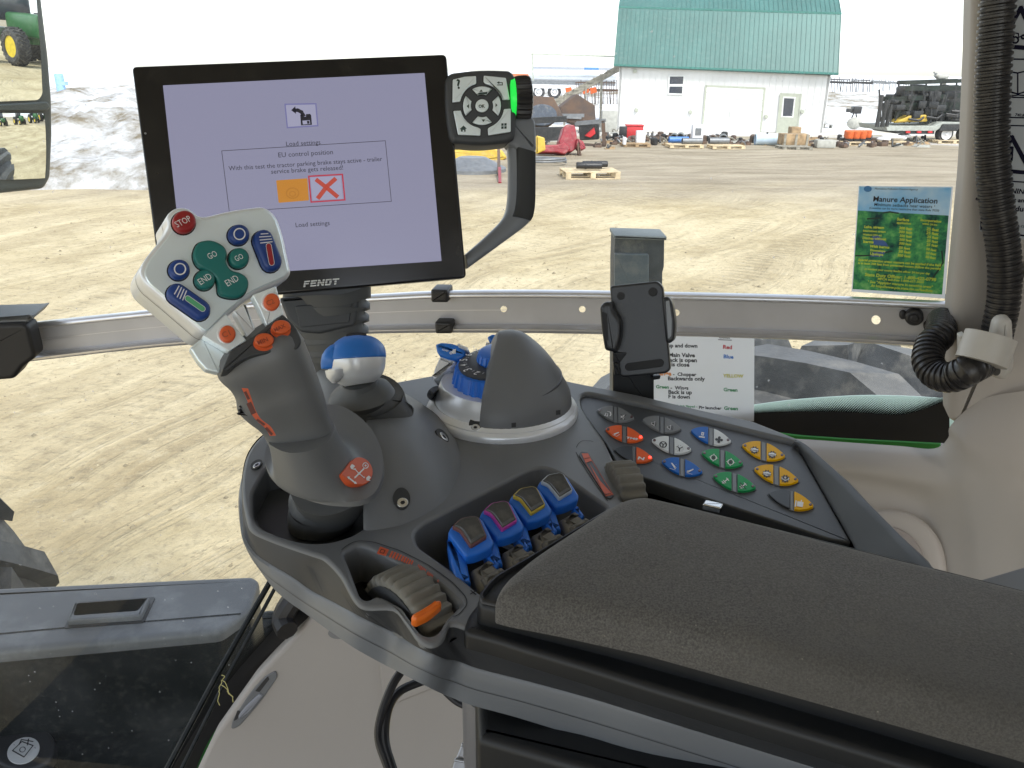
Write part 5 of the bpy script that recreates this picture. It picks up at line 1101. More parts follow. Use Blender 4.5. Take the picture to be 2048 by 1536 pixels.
holes_px = {
 'lever': fil([(828, 1066, 10), (845, 1048, 12), (1058, 940, 16), (1084, 933, 12), (1112, 942, 12), (1215, 1015), (1150, 1085), (990, 1200), (960, 1186, 8), (905, 1140), (836, 1092, 10)], 8),
 'wheel': fil([(686, 1106, 8), (716, 1088, 10), (742, 1096, 10), (800, 1126, 20), (856, 1152, 20), (884, 1174, 12), (921, 1209, 6), (893, 1236, 8), (878, 1262, 10), (862, 1272, 10), (842, 1266, 10), (824, 1244, 20), (800, 1212, 18), (770, 1194, 14), (752, 1190, 8), (734, 1200, 8), (720, 1192, 8), (697, 1130, 14)], 8),
 'boot': fil([(560, 928, 20), (532, 936, 10), (506, 985, 10), (508, 1036, 14), (524, 1056, 20), (566, 1074, 30), (614, 1086, 30), (660, 1084, 30), (706, 1070, 20), (760, 1030, 30), (760, 960, 30), (650, 900, 30)], 10),
 'roll': fil([(1184, 884, 6), (1212, 880, 6), (1216, 905, 6), (1262, 975, 6), (1235, 1003, 6), (1205, 958), (1180, 905, 5)], 5),
 'panel': fil([(1160, 792, 10), (1174, 784, 10), (1280, 806, 20), (1590, 882, 14), (1640, 930, 30), (1850, 1124), (1880, 1190), (1700, 1140), (1240, 1000), (1262, 975, 8), (1232, 930, 8), (1208, 880), (1163, 815, 10)], 6),
}
hol2 = {}
for k, q in holes_px.items():
    P = XY(q); P = ccw(P)[::-1]; hol2[k] = P
# keep panel and roll openings as one
del hol2['roll']
outer = [FT0.xy(*q) for q in A_]+[FT0.xy(*q) for q in back]
outer = ccw(outer)
m = MB(); rr = .0028
hin = {k: off(P, rr) for k, P in hol2.items()}   # clockwise outlines: inset grows them
m.plate(off(outer, .0025), list(hin.values()), FT0, 0)
Ro = []
for t in (0, .33, .66, 1): a = t*math.pi/2; Ro.append([FT0.w(x, y, -.0025*(1-math.sin(a)) if True else 0) for x, y in off(outer, .0025*(1-math.cos(a)))])
m.loft(Ro, 0, False, False)
deep = {'lever': .055, 'wheel': .030, 'boot': .022, 'panel': .035}
for k, P in hol2.items():
    R = []
    for t in (0, .33, .66, 1):
        a = t*math.pi/2; R.append([FT0.w(x, y, -rr*(1-math.cos(a))) for x, y in off(P, rr*(1-math.sin(a)))])
    R.append([FT0.w(x, y, -deep[k]) for x, y in P]); m.loft(R, 0, False, False)
m.build('top_shell', M['pl'], cons, sm=50)
for k, P in hol2.items():
    m = MB(); m.sheet(FT0, P, -deep[k]+.0005, px=False); m.build('well_floor', M['black'] if k != 'boot' else M['pld'], cons)
m = MB(); m.loft([A3, [a*.5+b*.5+np.array([0, 0, .002]) for a, b in zip(A3, B3_)], B3_], closed=False); m.build('side_wall', M['wall'], cons, sm=60)
def insetz(P, d): # towards the console middle
    c = np.array([.0, .62, 0]); o = []
    for p in P: q = nrm((c-p)*[1, 1, 0]); o.append(p+q*d)
    return o
B3o = [p-np.array([0, 0, .0006]) for p in B3_]
m = MB(); m.loft([[b+np.array([0, 0, -.0002]) for b in B3_], [b*.93+c*.07-nrm((np.array([.0, .62, 0])-b)*[1, 1, 0])*.0018 for b, c in zip(B3_, C3)], [b*.45+c*.55-nrm((np.array([.0, .62, 0])-b)*[1, 1, 0])*.0022 for b, c in zip(B3_, C3)], C3], closed=False)
D3 = [p+np.array([0, 0, -.012]) for p in insetz(C3, .05)]; m.loft([C3, D3], closed=False); m.build('side_band', M['pll'], cons, sm=50)
m = MB(); m.loft([[b*.52+c*.48-nrm((np.array([.0, .62, 0])-b)*[1, 1, 0])*.00245 for b, c in zip(B3_, C3)], [b*.505+c*.495-nrm((np.array([.0, .62, 0])-b)*[1, 1, 0])*.00245 for b, c in zip(B3_, C3)]], closed=False); m.build('band_seam', M['pld'], cons)
# underside and support below
m = MB(); c = onz(1300, 1536, 2.34); FU = FZ(2.425)
m.prism(FU, fil([(950, 1380, 6), (955, 1475, 8), (1180, 1540), (2300, 1800), (2300, 1400), (1100, 1250)], 8), -.20, 0, .006); m.build('support_box', M['base'], cons, sm=50)
m = MB(); m.lathe(onz(946, 1440, 2.40)+np.array([.015, .03, -.12]), (0, 0, 1), [(.012, -.02), (.02, 0), (.024, .06), (.024, .12)], n=24); m.build('pivot', mat('pivot_grey', (.16, .16, .17), .35), cons)
sr = thing('seat_bracket', onz(960, 1536, 2.2), 'bare metal mounting bracket with a bolt below the console, bottom edge', 'bracket')
Fs = Fr(at(960, 1515, .62), (-.1, -.75, .65)); m = MB(); m.prism(Fs, fil([(926, 1480), (960, 1486), (1120, 1532), (1120, 1640), (880, 1640), (905, 1530)], 3), -.03, 0, .002); m.prism(Fs, fil([(925, 1484), (1060, 1522), (1056, 1530), (922, 1492)], 2), 0, .004, .001); m.prism(Fs, fil([(912, 1514), (1000, 1532), (998, 1538), (908, 1522)], 2), 0, .003, .001)
m.build('plate', mat('worn_zinc_plate', (.35, .36, .38), .4, .8, var=.2, vs=15, dust=.3, ds=30), sr)
m = MB(); m.prism(Fs, ell(946, 1534, 11, n=6), .004, .010, .001); m.build('bolt', M['screw'], sr)
# cables
for k, (pp, lb_) in enumerate((([(812, 1330, .75), (785, 1370, .74), (763, 1430, .73), (758, 1480, .72), (778, 1540, .70), (810, 1640, .68)], 'left strand of the looped black cables below the console'), ([(850, 1360, .76), (800, 1382, .75), (776, 1420, .735), (770, 1480, .72), (786, 1540, .70), (818, 1640, .68)], 'right strand of the looped black cables below the console'), ([(890, 1385, .8), (915, 1406, .8), (945, 1418, .8)], 'short black cable curling behind the console edge'))):
    m = MB(); m.tube(spl([at(*q) for q in pp], 8, False), .0042 if k < 2 else .003, 10); m.build('black_cable', M['blkp'], label=lb_, cat='cable', group='black cables below the console')
# ------------------------------------------------------------------ dome cover between the two sticks
dome = [(727, 1059), (775, 1056), (817, 1045), (862, 1022), (893, 997), (912, 962), (921, 928), (917, 895), (905, 870), (885, 845), (863, 828), (840, 812), (800, 790), (740, 765), (690, 750), (650, 742), (620, 760), (590, 810), (560, 870), (600, 900), (680, 905), (745, 935), (762, 975), (748, 1020)]
dome = [FT0.xy(*q) for q in spl(dome, 4)]; dome = ccw(dome)
tp = onz(735, 835, C0+.036); tc_ = np.array([(tp-FT0.o)@FT0.ex, (tp-FT0.o)@FT0.ey])
R = []
for k in range(13):
    t = k/12; s = 1-t; s_ = max(s, .02); hgt = .004*(1 if t > 0 else 0)+.036*(1-s**2.2) if t > 0 else 0
    R.append([FT0.w(*(tc_+(np.array(q)-tc_)*s_), hgt) for q in dome])
m = MB(); m.loft(R, 0, False, True); dm = m.build('dome_cover', M['pl'], cons, sm=60)
def screwhole(u, v, rx, ry, rot, F, par, h=.002):
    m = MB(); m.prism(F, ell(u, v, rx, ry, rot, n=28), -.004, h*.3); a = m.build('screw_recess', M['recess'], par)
    m = MB(); m.prism(F, ell(u+1, v+ry*.42, rx*.68, ry*.45, rot, n=20), h*.3, h*.3+.0012, .0005); m.prism(F, ell(u+1, v+ry*.42, rx*.3, ry*.18, rot, n=6), h*.3+.0012, h*.3+.0014, 0, 1); m.build('screw', [M['screw'], M['black']], par)
def onsurf(u, v, mb_pts):  # nearest built vertex to a pixel ray
    r = nrm(ray(u, v)); P = np.array(mb_pts)-CAM; t = P@r; d = np.linalg.norm(P-np.outer(t, r), axis=1); i = int(np.argmin(d+t*.02)); return CAM+P[i]
def dpt(u, v):
    best = None
    for k in range(len(R)-1):
        for q in R[k]: 
            r = nrm(ray(u, v)); P = q-CAM; t = P@r; d = np.linalg.norm(P-t*r)
            if best is None or d < best[0]: best = (d, q)
    return best[1]
q = dpt(803, 1000); screwhole(803, 998, 17, 22, -.1, Fr(q, nrm((.35, -.55, .8)), (0, 1, 0)), cons, .003)
q = dpt(884, 875); screwhole(884, 872, 17, 8, .85, Fr(q, nrm((.7, -.2, .7)), (0, 1, 0)), cons, .003)
screwhole(513, 929, 13, 8, -.55, FT0.up(.001), cons, .001)
# ------------------------------------------------------------------ drive joystick
js = thing('drive_joystick', onz(640, 1050, C0), 'large silver and grey multi function joystick with coloured thumb buttons', 'joystick')
z0 = .505
m = MB(); m.sil([((578, 1046), (708, 1046), .60, .60, .95), ((576, 1026), (722, 1022), .596, .596, .95), ((579, 1006), (735, 1000), .59, .59, .95), ((577, 1000), (738, 992), .588, .588, .95), ((592, 992), (740, 980), .58, .58, .95), ((586, 984), (744, 970), .575, .575, .95), ((580, 975), (748, 940), .565, .565, .95)], 36); m.build('boot', M['rubber'], js, sm=40)
FSk = Fr(onz(650, 1000, C0+.045), nrm((-.06, -.10, 1)), (0, 1, 0))
sk = spl([(534, 890), (529, 920), (545, 953), (590, 981), (640, 998), (685, 1003), (722, 1001), (750, 985), (764, 955), (767, 925), (760, 890), (742, 857), (712, 828), (675, 810), (630, 812), (585, 832), (550, 860)], 3)
skp = ccw([FSk.xy(*q) for q in sk]); gb = spl([(538, 880), (546, 893), (575, 905), (615, 903), (650, 886), (668, 862), (664, 838), (640, 820), (600, 820), (560, 842)], 4)
Fg = FSk.up(.040)
import itertools
gbp = ccw([Fg.xy(*q) for q in gb])
def resamp(P, n, ref):
    P = [np.array(q) for q in P]; c = sum(P)/len(P); L = [0]
    for i in range(len(P)): L.append(L[-1]+np.linalg.norm(P[(i+1) % len(P)]-P[i]))
    ang = [math.atan2(*(q-c)[::-1]) for q in P]; i0 = min(range(len(P)), key=lambda i: abs(ang[i]-ref)); out = []
    for k in range(n):
        s = (L[i0]+L[-1]*k/n) % L[-1]; j = max(i for i in range(len(P)) if L[i] <= s); f_ = (s-L[j])/(L[j+1]-L[j]+1e-12); out.append(P[j]*(1-f_)+P[(j+1) % len(P)]*f_)
    return out
N_ = 64; a3 = [FSk.w(*q) for q in resamp(skp, N_, -1.57)]; b3_ = [Fg.w(*q) for q in resamp(gbp, N_, -1.57)]
R2 = [[p-FSk.n*.004 for p in a3], a3]; 
for k in range(1, 11):
    t = k/10; h = t**3.4; s = t**.72; R2.append([a+(b-a-FSk.n*((b-a)@FSk.n))*s+FSk.n*((b-a)@FSk.n)*h for a, b in zip(a3, b3_)])
m = MB(); ins = [p-FSk.n*.004+nrm((sum(a3)/N_)-p)*.02 for p in a3]; m.loft([ins]+R2, 0, False, True)
m.build('skirt', M['pl'], js, sm=60)
# grip
gd = .492
m = MB(); rows = [((540, 890), (668, 862), .508, .508, .55), ((536, 878), (662, 850), .504, .504, .58), ((522, 854), (655, 828), .500, .500, .62), ((498, 834), (648, 800), .496, .496, .66), ((478, 812), (638, 770), .492, .492, .70), ((474, 790), (628, 742), .488, .488, .72), ((462, 768), (618, 716), .484, .484, .74), ((442, 750), (608, 690), .480, .480, .72), ((440, 742), (604, 676), .479, .479, .70), ((446, 724), (588, 654), .480, .480, .62), ((456, 708), (570, 634), .481, .481, .50)]
m.sil(rows, 44, pw=3.0, sub=3); m.build('grip', M['pl'], js, sm=60)
FG = Fr(at(525, 680, .4600), nrm(CAM-at(540, 690, .452)+np.array([.06, .05, .10])), (0, 0, 1))
m = MB(); m.prism(FG, fil([(459, 704, 3), (512, 668, 6), (566, 628, 4), (592, 652, 14), (606, 684, 14), (592, 702, 12), (540, 706, 20), (490, 716, 20), (456, 742, 8), (444, 740, 4)], 6), -.02, 0, .0012); m.build('grip_cap', M['pld'], js, sm=50)
def orbtn(u, v, rx, ry, s, a, b, F, h=.004):
    m = MB(); m.prism(F, ell(u, v, rx, ry, n=30), 0, h, .0012); m.prism(F, ell(u, v+ry*.32, rx*1.06, ry*1.06, n=30), -.001, .0005); bt = m.build('orange_button', M['orb'], js)
    m = MB(); m.text(F.up(h), s, a, b, .0002, bold=.02); m.build('lettering', mat('faint_'+s.lower(), (.30, .05, .02), .5, var=0), bt)
orbtn(527, 683, 19.5, 14, 'MIN', (517, 690), (537, 682), FG, .0045); orbtn(561, 657, 19, 14, 'MAX', (550, 664), (572, 654), FG, .0045)
# silver arms up to the head
FA = Fr(at(500, 640, .462), nrm((.42, -.80, .42)), (0, 0, 1))
m = MB(); m.prism(FA, fil([(405, 672, 2), (452, 628, 2), (472, 655), (493, 681, 2), (458, 703, 2)], 2), -.012, 0, .0005); m.prism(FA, fil([(382, 690), (410, 668), (458, 703), (442, 742), (415, 735), (398, 716)], 3), -.025, -.0125, .001); m.build('silver_arm', M['silvb'], js)
m = MB(); m.prism(FA, fil([(505, 590, 2), (552, 572, 2), (560, 600), (567, 628, 2), (533, 652, 2), (522, 622, 30)], 2), -.012, 0, .0005); m.build('silver_arm', M['silvb'], js)
m = MB(); m.prism(FA, fil([(470, 618), (494, 600), (517, 660), (498, 674)], 2), -.02, -.008, .001); m.build('silver_arm', M['silv'], js)
FA2 = FA.up(0)
def cbtn(u, v, s, r=16.5):
    m = MB(); m.prism(FA2, ell(u-1, v, r+2, (r+2)*1.06, n=30), 0, .001, .0005); m.build('button_ring', M['silv'], js)
    m = MB(); m.prism(FA2, ell(u+1, v+1, r, r*1.06, n=30), .0005, .005, .0014); bt = m.build('orange_button', M['orb'], js)
    m = MB(); m.text(FA2.up(.005), s, (u-6, v+7), (u+9, v+1), .0002, bold=.01); m.build('lettering', mat('faint_'+s.lower(), (.34, .07, .03), .5, var=0), bt)
cbtn(453, 669, 'C1', 16); cbtn(541, 605, 'C2', 16)
# head
hn = nrm(RT*.55+UP*.14-FW*.82)
hc = at(415, 560, .487); FHd = Fr(hc, hn, UP)
head = fil([(332, 430, 20), (352, 413, 14), (378, 414, 22), (398, 431, 20), (412, 432, 14), (470, 418, 40), (530, 411, 22), (554, 430, 30), (568, 470, 20), (576, 510), (584, 546, 8), (573, 560, 8), (545, 573, 14), (510, 588, 20), (488, 604), (458, 630), (425, 664, 10), (412, 671, 8), (398, 664, 12), (330, 605), (288, 570, 22), (278, 545, 14), (288, 520, 14), (330, 468, 14), (338, 452, 8)], 8, 5)
m = MB(); m.prism(FHd, head, -.037, 0, .0030, seg=4)
m.build('head', M['silv'], js, sm=50)
hp2 = ccw([FHd.xy(*q) for q in head]); m = MB(); m.loft([[FHd.w(x, y, .0002) for x, y in off(hp2, .0022)], [FHd.w(x, y, .0008) for x, y in off(hp2, .0030)]], 0, True, True); m.build('head_face', M['silvb'], js)
m = MB(); m.loft([[FHd.w(x, y, -.0145) for x, y in off(hp2, -.0003)], [FHd.w(x, y, -.0152) for x, y in off(hp2, -.0003)]], 0, False, False); m.build('head_seam', M['black'], js)
FB1 = FHd.up(.0008)
def hbtn(name, pts, mm, h, bev, extra=None, par=js):
    FT_ = FB1.up(.0008); m = MB(); P = ccw([FT_.xy(*q[:2]) for q in pts]); m.loft([[FT_.w(x, y, -.0008) for x, y in off(P, -.0006)], [FT_.w(x, y, -.0005) for x, y in off(P, -.0006)]], 0, True, True); m.build('button_gap', M['black'], par)
    m = MB(); m.prism(FT_, pts, -.0008, h-.0008, bev, 0, seg=4); b = m.build(name, M[mm], par, sm=50)
    if extra:
        for nm, mt, fn in extra:
            m = MB(); fn(m); m.build(nm, M[mt] if isinstance(mt, str) else mt, b)
    return b
def FH_(h): return FB1.up(h+.00015)
hbtn('stop_button', ell(367, 446, 23.5, 22.5), 'redbt', .005, .0022, [('lettering', 'wi', lambda m: m.text(FH_(.005), 'STOP', (355, 455), (384, 441), 0, hs=1.25))])
for u, v in ((476, 471), (357, 541)): hbtn('blue_button', ell(u, v, 21, 20), 'blueb', .005, .0025, [('ring_mark', 'wi', lambda m, u=u, v=v: m.line(FH_(.005), ell(u+3, v-3, 11, n=28), .00075, 0, closed=True))])
hbtn('go_end_rocker', spl([(386, 506), (394, 489), (412, 483), (430, 486), (446, 496), (452, 510), (450, 526), (460, 542), (478, 548), (490, 556), (495, 570), (488, 588), (475, 597), (455, 597), (437, 590), (434, 574), (430, 560), (415, 546), (396, 536), (387, 522)], 4), 'teal', .0045, .0018,
     [('lettering', 'wi', lambda m: (m.text(FH_(.0045), 'GO', (419, 519), (436, 511), 0, hs=1.3), m.text(FH_(.0045), 'END', (456, 573), (479, 560), 0, hs=1.3)))])
hbtn('go_button', ell(476, 518, 20, 20), 'teal', .005, .0022, [('lettering', 'wi', lambda m: m.text(FH_(.005), 'GO', (473, 523), (488, 516), 0, hs=1.3))])
hbtn('end_button', ell(408, 561, 20, 20), 'teal', .005, .0022, [('lettering', 'wi', lambda m: m.text(FH_(.005), 'END', (402, 570), (425, 556), 0, hs=1.25))])
def slot(mm): return mat('slot_'+mm[0], mm[1], .4, var=.1)
rd, gn = mat('red_slot', (.40, .02, .03), .4), mat('green_slot', (.10, .42, .20), .4)
hbtn('blue_rocker', capsule((524, 482), (541, 525), 20), 'blueb', .006, .0028, [('grip_lines', 'wi', lambda m: [m.line(FH_(.006), [(518+i*1.1-abs(1-i)*0+(4 if i == 0 else 0), 468+i*6), (540+i*1.5-(4 if i == 0 else 0), 467+i*5.5)], .0006, 0) for i in range(4)]), ('slot', rd, lambda m: m.prism(FH_(.006), capsule((537, 492), (543, 526), 5), -.0003, .0004, .0001)), ('slot_edge', M['wi'], lambda m: m.line(FH_(.0062), capsule((537, 492), (543, 526), 5.4, 5), .0003, .0004, closed=True))])
hbtn('blue_rocker', capsule((352, 589), (399, 622), 20), 'blueb', .006, .0028, [('grip_lines', 'wi', lambda m: [m.line(FH_(.006), [(349+i*5.5, 591+i*3-(0 if i else 3)), (358+i*5, 572+i*3.2)], .0006, 0) for i in range(4)]), ('slot', gn, lambda m: m.prism(FH_(.006), capsule((375, 597), (405, 618), 5), -.0003, .0004, .0001)), ('slot_edge', M['wi'], lambda m: m.line(FH_(.0062), capsule((375, 597), (405, 618), 5.4, 5), .0003, .0004, closed=True))])
# wheel and label on the grip
m = MB(); Fw = Fr(at(486, 805, .478), nrm(CAM-at(486, 805, .478)), (0, 0, 1)); 
m.prism(Fw, fil([(469, 776), (474, 778), (478, 790), (481, 800), (480, 815), (476, 830), (498, 832), (488, 800), (478, 782)], 1), -.012, .0, .001)
for k in range(8):
    q = np.array([470, 778])*(1-k/7)+np.array([476, 828])*k/7+np.array([7*math.sin(math.pi*k/7), 0]); m.prism(Fw, ell(q[0]+2, q[1], 4.5, 2.4, .3, n=10), -.012, .001, .0006)
m.build('thumb_wheel', M['blkp'], js)
FLb = Fr(at(510, 830, .449), nrm(CAM-at(510, 830, .45)+np.array([-.05, 0, 0])), (0, 0, 1)); s_L = spl([(483, 776), (494, 800), (500, 822), (512, 840), (530, 856), (540, 872)], 5, False); s_R = spl([(496, 777), (504, 800), (511, 820), (522, 838), (541, 853), (552, 871)], 5, False)
m = MB(); m.loft([[FLb.w(*FLb.xy(*q), 0) for q in s_L], [FLb.w(*FLb.xy(*q), 0) for q in s_R]], closed=False); ol_ = m.build('orange_label', M['orl'], js)
m = MB()
for a, b, w__ in (((491, 785), (497, 797), .0014), ((499, 809), (506, 824), .0028), ((515, 840), (528, 849), .0012), ((533, 857), (543, 868), .0014)): m.line(FLb, [a, b], w__, .0003)
m.build('label_mark', mat('label_dark', (.14, .03, .015), .5), ol_)
def surf(u, v, rings):
    r = nrm(ray(u, v)); P = np.array([q for R_ in rings for q in R_])-CAM; t = P@r; d_ = np.linalg.norm(P-np.outer(t, r), axis=1); idx = np.argsort(d_)[:6]; w_ = 1/(d_[idx]+1e-4); tt = (t[idx]*w_).sum()/w_.sum(); return CAM+r*tt
_a, _b, _c = surf(688, 948, R2), surf(745, 935, R2), surf(722, 972, R2); _n = nrm(np.cross(_b-_a, _c-_a)); _n = _n if _n@(CAM-_a) > 0 else -_n; FSl = Fr((_a+_b+_c)/3+_n*.003, _n, (0, 1, 0))
pt_ = fil([(682, 948, 4), (700, 925, 8), (714, 912, 14), (736, 918, 16), (748, 940, 16), (742, 962, 14), (728, 970, 12), (704, 968, 12)], 10, 5)
m = MB(); m.prism(FSl, pt_, -.010, 0, .0006); ps_ = m.build('direction_label', M['orl'], js)
m = MB(); FI2 = FSl.up(.0003)
for a, b in (((716, 945), (710, 938)), ((720, 945), (727, 938)), ((716, 949), (710, 955)), ((721, 949), (728, 955))): m.line(FI2, [a, b], .0009, 0); m.prism(FI2, ell(*b, 2.4, n=3, rot=math.atan2(b[1]-a[1], b[0]-a[0])), 0, .0001)
m.prism(FI2, ell(718, 947, 2.6, n=14), 0, .0001); m.line(FI2, ell(731, 931, 5.5, n=16), .0006, 0, closed=True); m.prism(FI2, ell(731, 931, 2, n=8), 0, .0001)
m.prism(FI2, fil([(700, 933), (704, 928), (710, 932), (706, 937), (711, 940), (702, 938)], 1), 0, .0001); m.prism(FI2, fil([(732, 956), (737, 951), (742, 955), (738, 959), (742, 962), (733, 961)], 1), 0, .0001)
m.line(FI2, [(697, 955), (711, 966)], .0013, 0); m.prism(FI2, ell(697, 955, 3.4, n=3, rot=3.6), 0, .0001); m.prism(FI2, ell(711, 966, 3.4, n=3, rot=.5), 0, .0001)
m.build('pictogram', M['wi'], ps_)
# ------------------------------------------------------------------ ball joystick
bj = thing('ball_joystick', onz(755, 840, C0+.02), 'ball topped joystick with a blue cap over a silver half and black bellows', 'joystick')
m = MB(); d = .655
m.sil([((705, 842), (827, 816), d+.01, d+.01, .9), ((712, 846), (826, 828), d+.008, d+.008, .9), ((698, 832), (815, 806), d+.004, d+.004, .9), ((672, 815), (806, 792), d, d, .9), ((664, 806), (812, 806), d-.0, d-.0, .9), ((672, 812), (780, 786), d-.004, d-.004, .85), ((657, 800), (790, 785), d-.006, d-.006, .85), ((661, 792), (780, 772), d-.008, d-.008, .85), ((680, 776), (756, 764), d-.012, d-.012, .85), ((684, 768), (752, 757), d-.014, d-.014, .85)], 36); m.build('bellows', M['rubber'], bj, sm=35)
d = .635; m = MB()
m.sil([((690, 773), (748, 764), d, d, .9), ((672, 764), (762, 752), d, d, .9), ((660, 748), (769, 736), d, d, .93), ((655, 730), (771, 722), d, d, .95), ((654, 722), (771, 714), d, d, .95)], 36, sub=3); m.sil([((652, 742), (690, 738), d-.012, d-.018, .8), ((655, 752), (686, 752), d-.012, d-.018, .8), ((664, 762), (680, 762), d-.01, d-.014, .8)], 20); m.build('lower_shell', M['silv'], bj, sm=60)
m = MB(); m.sil([((654, 722), (771, 714), d, d, .95), ((653, 718), (772, 710), d, d, .95), ((660, 700), (768, 692), d, d, .95), ((672, 684), (756, 679), d, d, .95), ((688, 674), (742, 672), d, d, .95), ((700, 671), (728, 670), d, d, .95)], 36, sub=3)
m.sil([((643, 738), (680, 738), d-.008, d-.012, .5), ((643, 728), (690, 722), d-.008, d-.012, .8), ((646, 716), (690, 700), d-.006, d-.01, .8), ((655, 710), (685, 692), d-.004, d-.008, .8)], 20, sub=2); bk = m.build('blue_cap', M['bluek'], bj, sm=60)
Fk = Fr(at(716, 673, d-.004), nrm((0, -.25, 1)), (0, 1, 0)); m = MB(); m.prism(Fk, ell(713, 675, 21, 5, -.03, n=24), -.004, .003, .001); m.build('cap_symbol', M['black'], bk)
# ------------------------------------------------------------------ dial housing
DX, DY = -.009, .69
dh = thing('dial_housing', (DX, DY, C0), 'silver round housing with blue ribbed dials under a grey fin shaped cowl', 'dial housing')
o = np.array([DX, DY, 0]); AXd = nrm((-.10, -.06, 1))
m = MB(); m.lathe((DX, DY, C0), (0, 0, 1), [(.071, 0), (.0715, .004), (.070, .007), (.0635, .0105), (.0612, .019), (.058, .029), (.0565, .0315), (.054, .031)], n=72); base_v = [np.array(q) for q in m.v]; m.build('silver_base', M['silv'], dh, sm=50)
dc_ = np.array([DX+.001, DY-.001, C0+.030])
m = MB(); m.lathe(dc_, AXd, [(.055, .001), (.055, .0035), (.050, .0040), (.030, .0045)], n=60); m.build('scale_ring', M['pld'], dh, sm=40)
def nobel(r, h, a, n=30, amp=.0012): return r-amp*(1 if (a*n/(2*math.pi)) % 1 < .4 else 0) if r > .02 else r
m = MB(); m.lathe(dc_, AXd, [(.046, .004), (.0475, .006), (.0430, .019), (.038, .020)], n=180, rfun=lambda r, h, a: nobel(r, h, a, 30, .0016)); m.build('lower_dial', M['bluep'], dh, sm=35)
m = MB(); m.lathe(dc_, AXd, [(.039, .018), (.0395, .0215), (.035, .0230), (.02, .0235)], n=60); m.build('middle_disc', M['pld'], dh, sm=35)
m = MB(); m.lathe(dc_, AXd, [(.0215, .0235), (.0225, .0255), (.0200, .0320), (.017, .033), (.005, .033)], n=180, rfun=lambda r, h, a: nobel(r, h, a, 22, .0013)); m.build('upper_dial', M['bluep'], dh, sm=35)
Fd1 = Fr(dc_+AXd*.0053, AXd, (0, 1, 0)); Fd2 = Fr(dc_+AXd*.0233, AXd, (0, 1, 0)); m = MB()
for k, t in enumerate('8765432'):
    for F, r_, hh in ((Fd1, .0490, .0006), (Fd2, .0315, .0005)):
        a = math.radians(112+k*20); x, y = r_*math.cos(a), r_*math.sin(a); ta = a-math.pi/2; dx_, dy_ = math.cos(ta)*.0022, math.sin(ta)*.0022
        m.text(F, t, (x-dx_, y-dy_), (x+dx_, y+dy_), hh, px=False, bold=.01); a2 = a+math.radians(10)
        m.line(F, [(r_*1.0*math.cos(a2), r_*math.sin(a2)), ((r_+.003)*math.cos(a2), (r_+.003)*math.sin(a2))], .0004, hh, px=False)
m.build('scale_numbers', M['wi'], dh)
m = MB(); prof = [(.0655, .0095), (.0632, .022), (.0570, .033), (.0490, .045), (.0395, .056), (.0300, .0645), (.0210, .0710), (.0145, .0750), (.009, .0772), (.002, .0780)]
prof = [tuple(q) for q in spl(prof, 2, False)]; Rc = []; cut = -.019
for r, h in prof:
    cx = .008*(h/.08)**3; ring = []; n = 60
    for k in range(n):
        a = 2*math.pi*k/n; x, y = r*math.cos(a), r*math.sin(a)*1.0; lim = cut+.010*(h/.08)**2
        if x < lim: x = lim-.0015*(1-((abs(y)/(r+1e-6)))**2)
        ring.append(np.array([DX+cx+x, DY+y+.004*(h/.08)**3, C0+h]))
    Rc.append(ring)
m.loft(Rc, 0, False, True); m.build('cowl', M['pl'], dh, sm=48)
m = MB(); m.lathe((DX, DY, C0), (0, 0, 1), [(.0640, .0060), (.0680, .0060), (.0680, .0090), (.0640, .0130), (.0620, .0130)], n=72, a0=0); 
m.v = [v for v in m.v]; m.build('cowl_seat', M['silv'], dh, sm=40)
for u, v in ((1027, 851), (1116, 826)):
    m = MB(); F = Fr(at(u, v, .665), nrm(CAM-at(u, v, .7)), (0, 0, 1)); m.prism(F, [(u-4, v-5), (u+5, v-6), (u+5, v+3), (u-4, v+4)], -.006, 0); m.build('notch', M['black'], dh)
for u, v, rx, ry, rt_ in ((951, 849, 13, 15, 0), (869, 786, 16, 11, -.7)):
    c = surf(u, v, [base_v]); F = Fr(c+nrm((c[0]-DX, c[1]-DY, .03))*.0008, nrm((c[0]-DX, c[1]-DY, .045)), (0, 0, 1)); screwhole(u, v, rx, ry, rt_, F, dh, .0015)
# blue rocker switches behind
for (cap_, cup_, d_, lb_) in (([(872, 691), (884, 687), (906, 689), (921, 694), (934, 708), (930, 716), (915, 723), (896, 720), (880, 713), (875, 706)], [(880, 712), (900, 715), (914, 724), (905, 735), (866, 760), (868, 740)], .76, 'left blue rocker with white letters behind the silver dial housing'), ([(975, 676), (985, 670), (1004, 672), (1010, 682), (996, 690), (980, 688)], [(972, 682), (985, 688), (988, 700), (968, 705)], .80, 'right blue rocker half hidden behind the grey cowl')):
    t = thing('rocker_switch', at(cap_[0][0], cap_[0][1]+60, d_), lb_, 'switch', 'blue rockers behind the dial housing')
    F = Fr(at(cap_[0][0]+20, cap_[0][1]+15, d_), nrm((-.15, -.75, .65)), (0, 0, 1)); m = MB(); m.prism(F, fil(cap_, 3), -.02, .004, .003); bc = m.build('blue_cap', M['bluek'], t)
    if d_ < .78:
        m = MB(); m.text(F.up(.0045), 'LOAD', (884, 700), (896, 704), 0, bold=.03); m.text(F.up(.0045), 'off', (899, 709), (913, 706), 0, bold=.05); m.build('lettering', M['wi'], bc)
    m = MB(); m.prism(F, fil(cup_, 3), -.03, .001, .003); m.prism(F, fil([(cap_[3][0]-5, cap_[3][1]-4), (cap_[3][0]+16, cap_[3][1]+4), (cap_[3][0]+18, cap_[3][1]+12), (cap_[3][0]-3, cap_[3][1]+4)], 3), -.03, .006, .002) if d_ < .78 else None; m.build('cup', M['silv'], t)
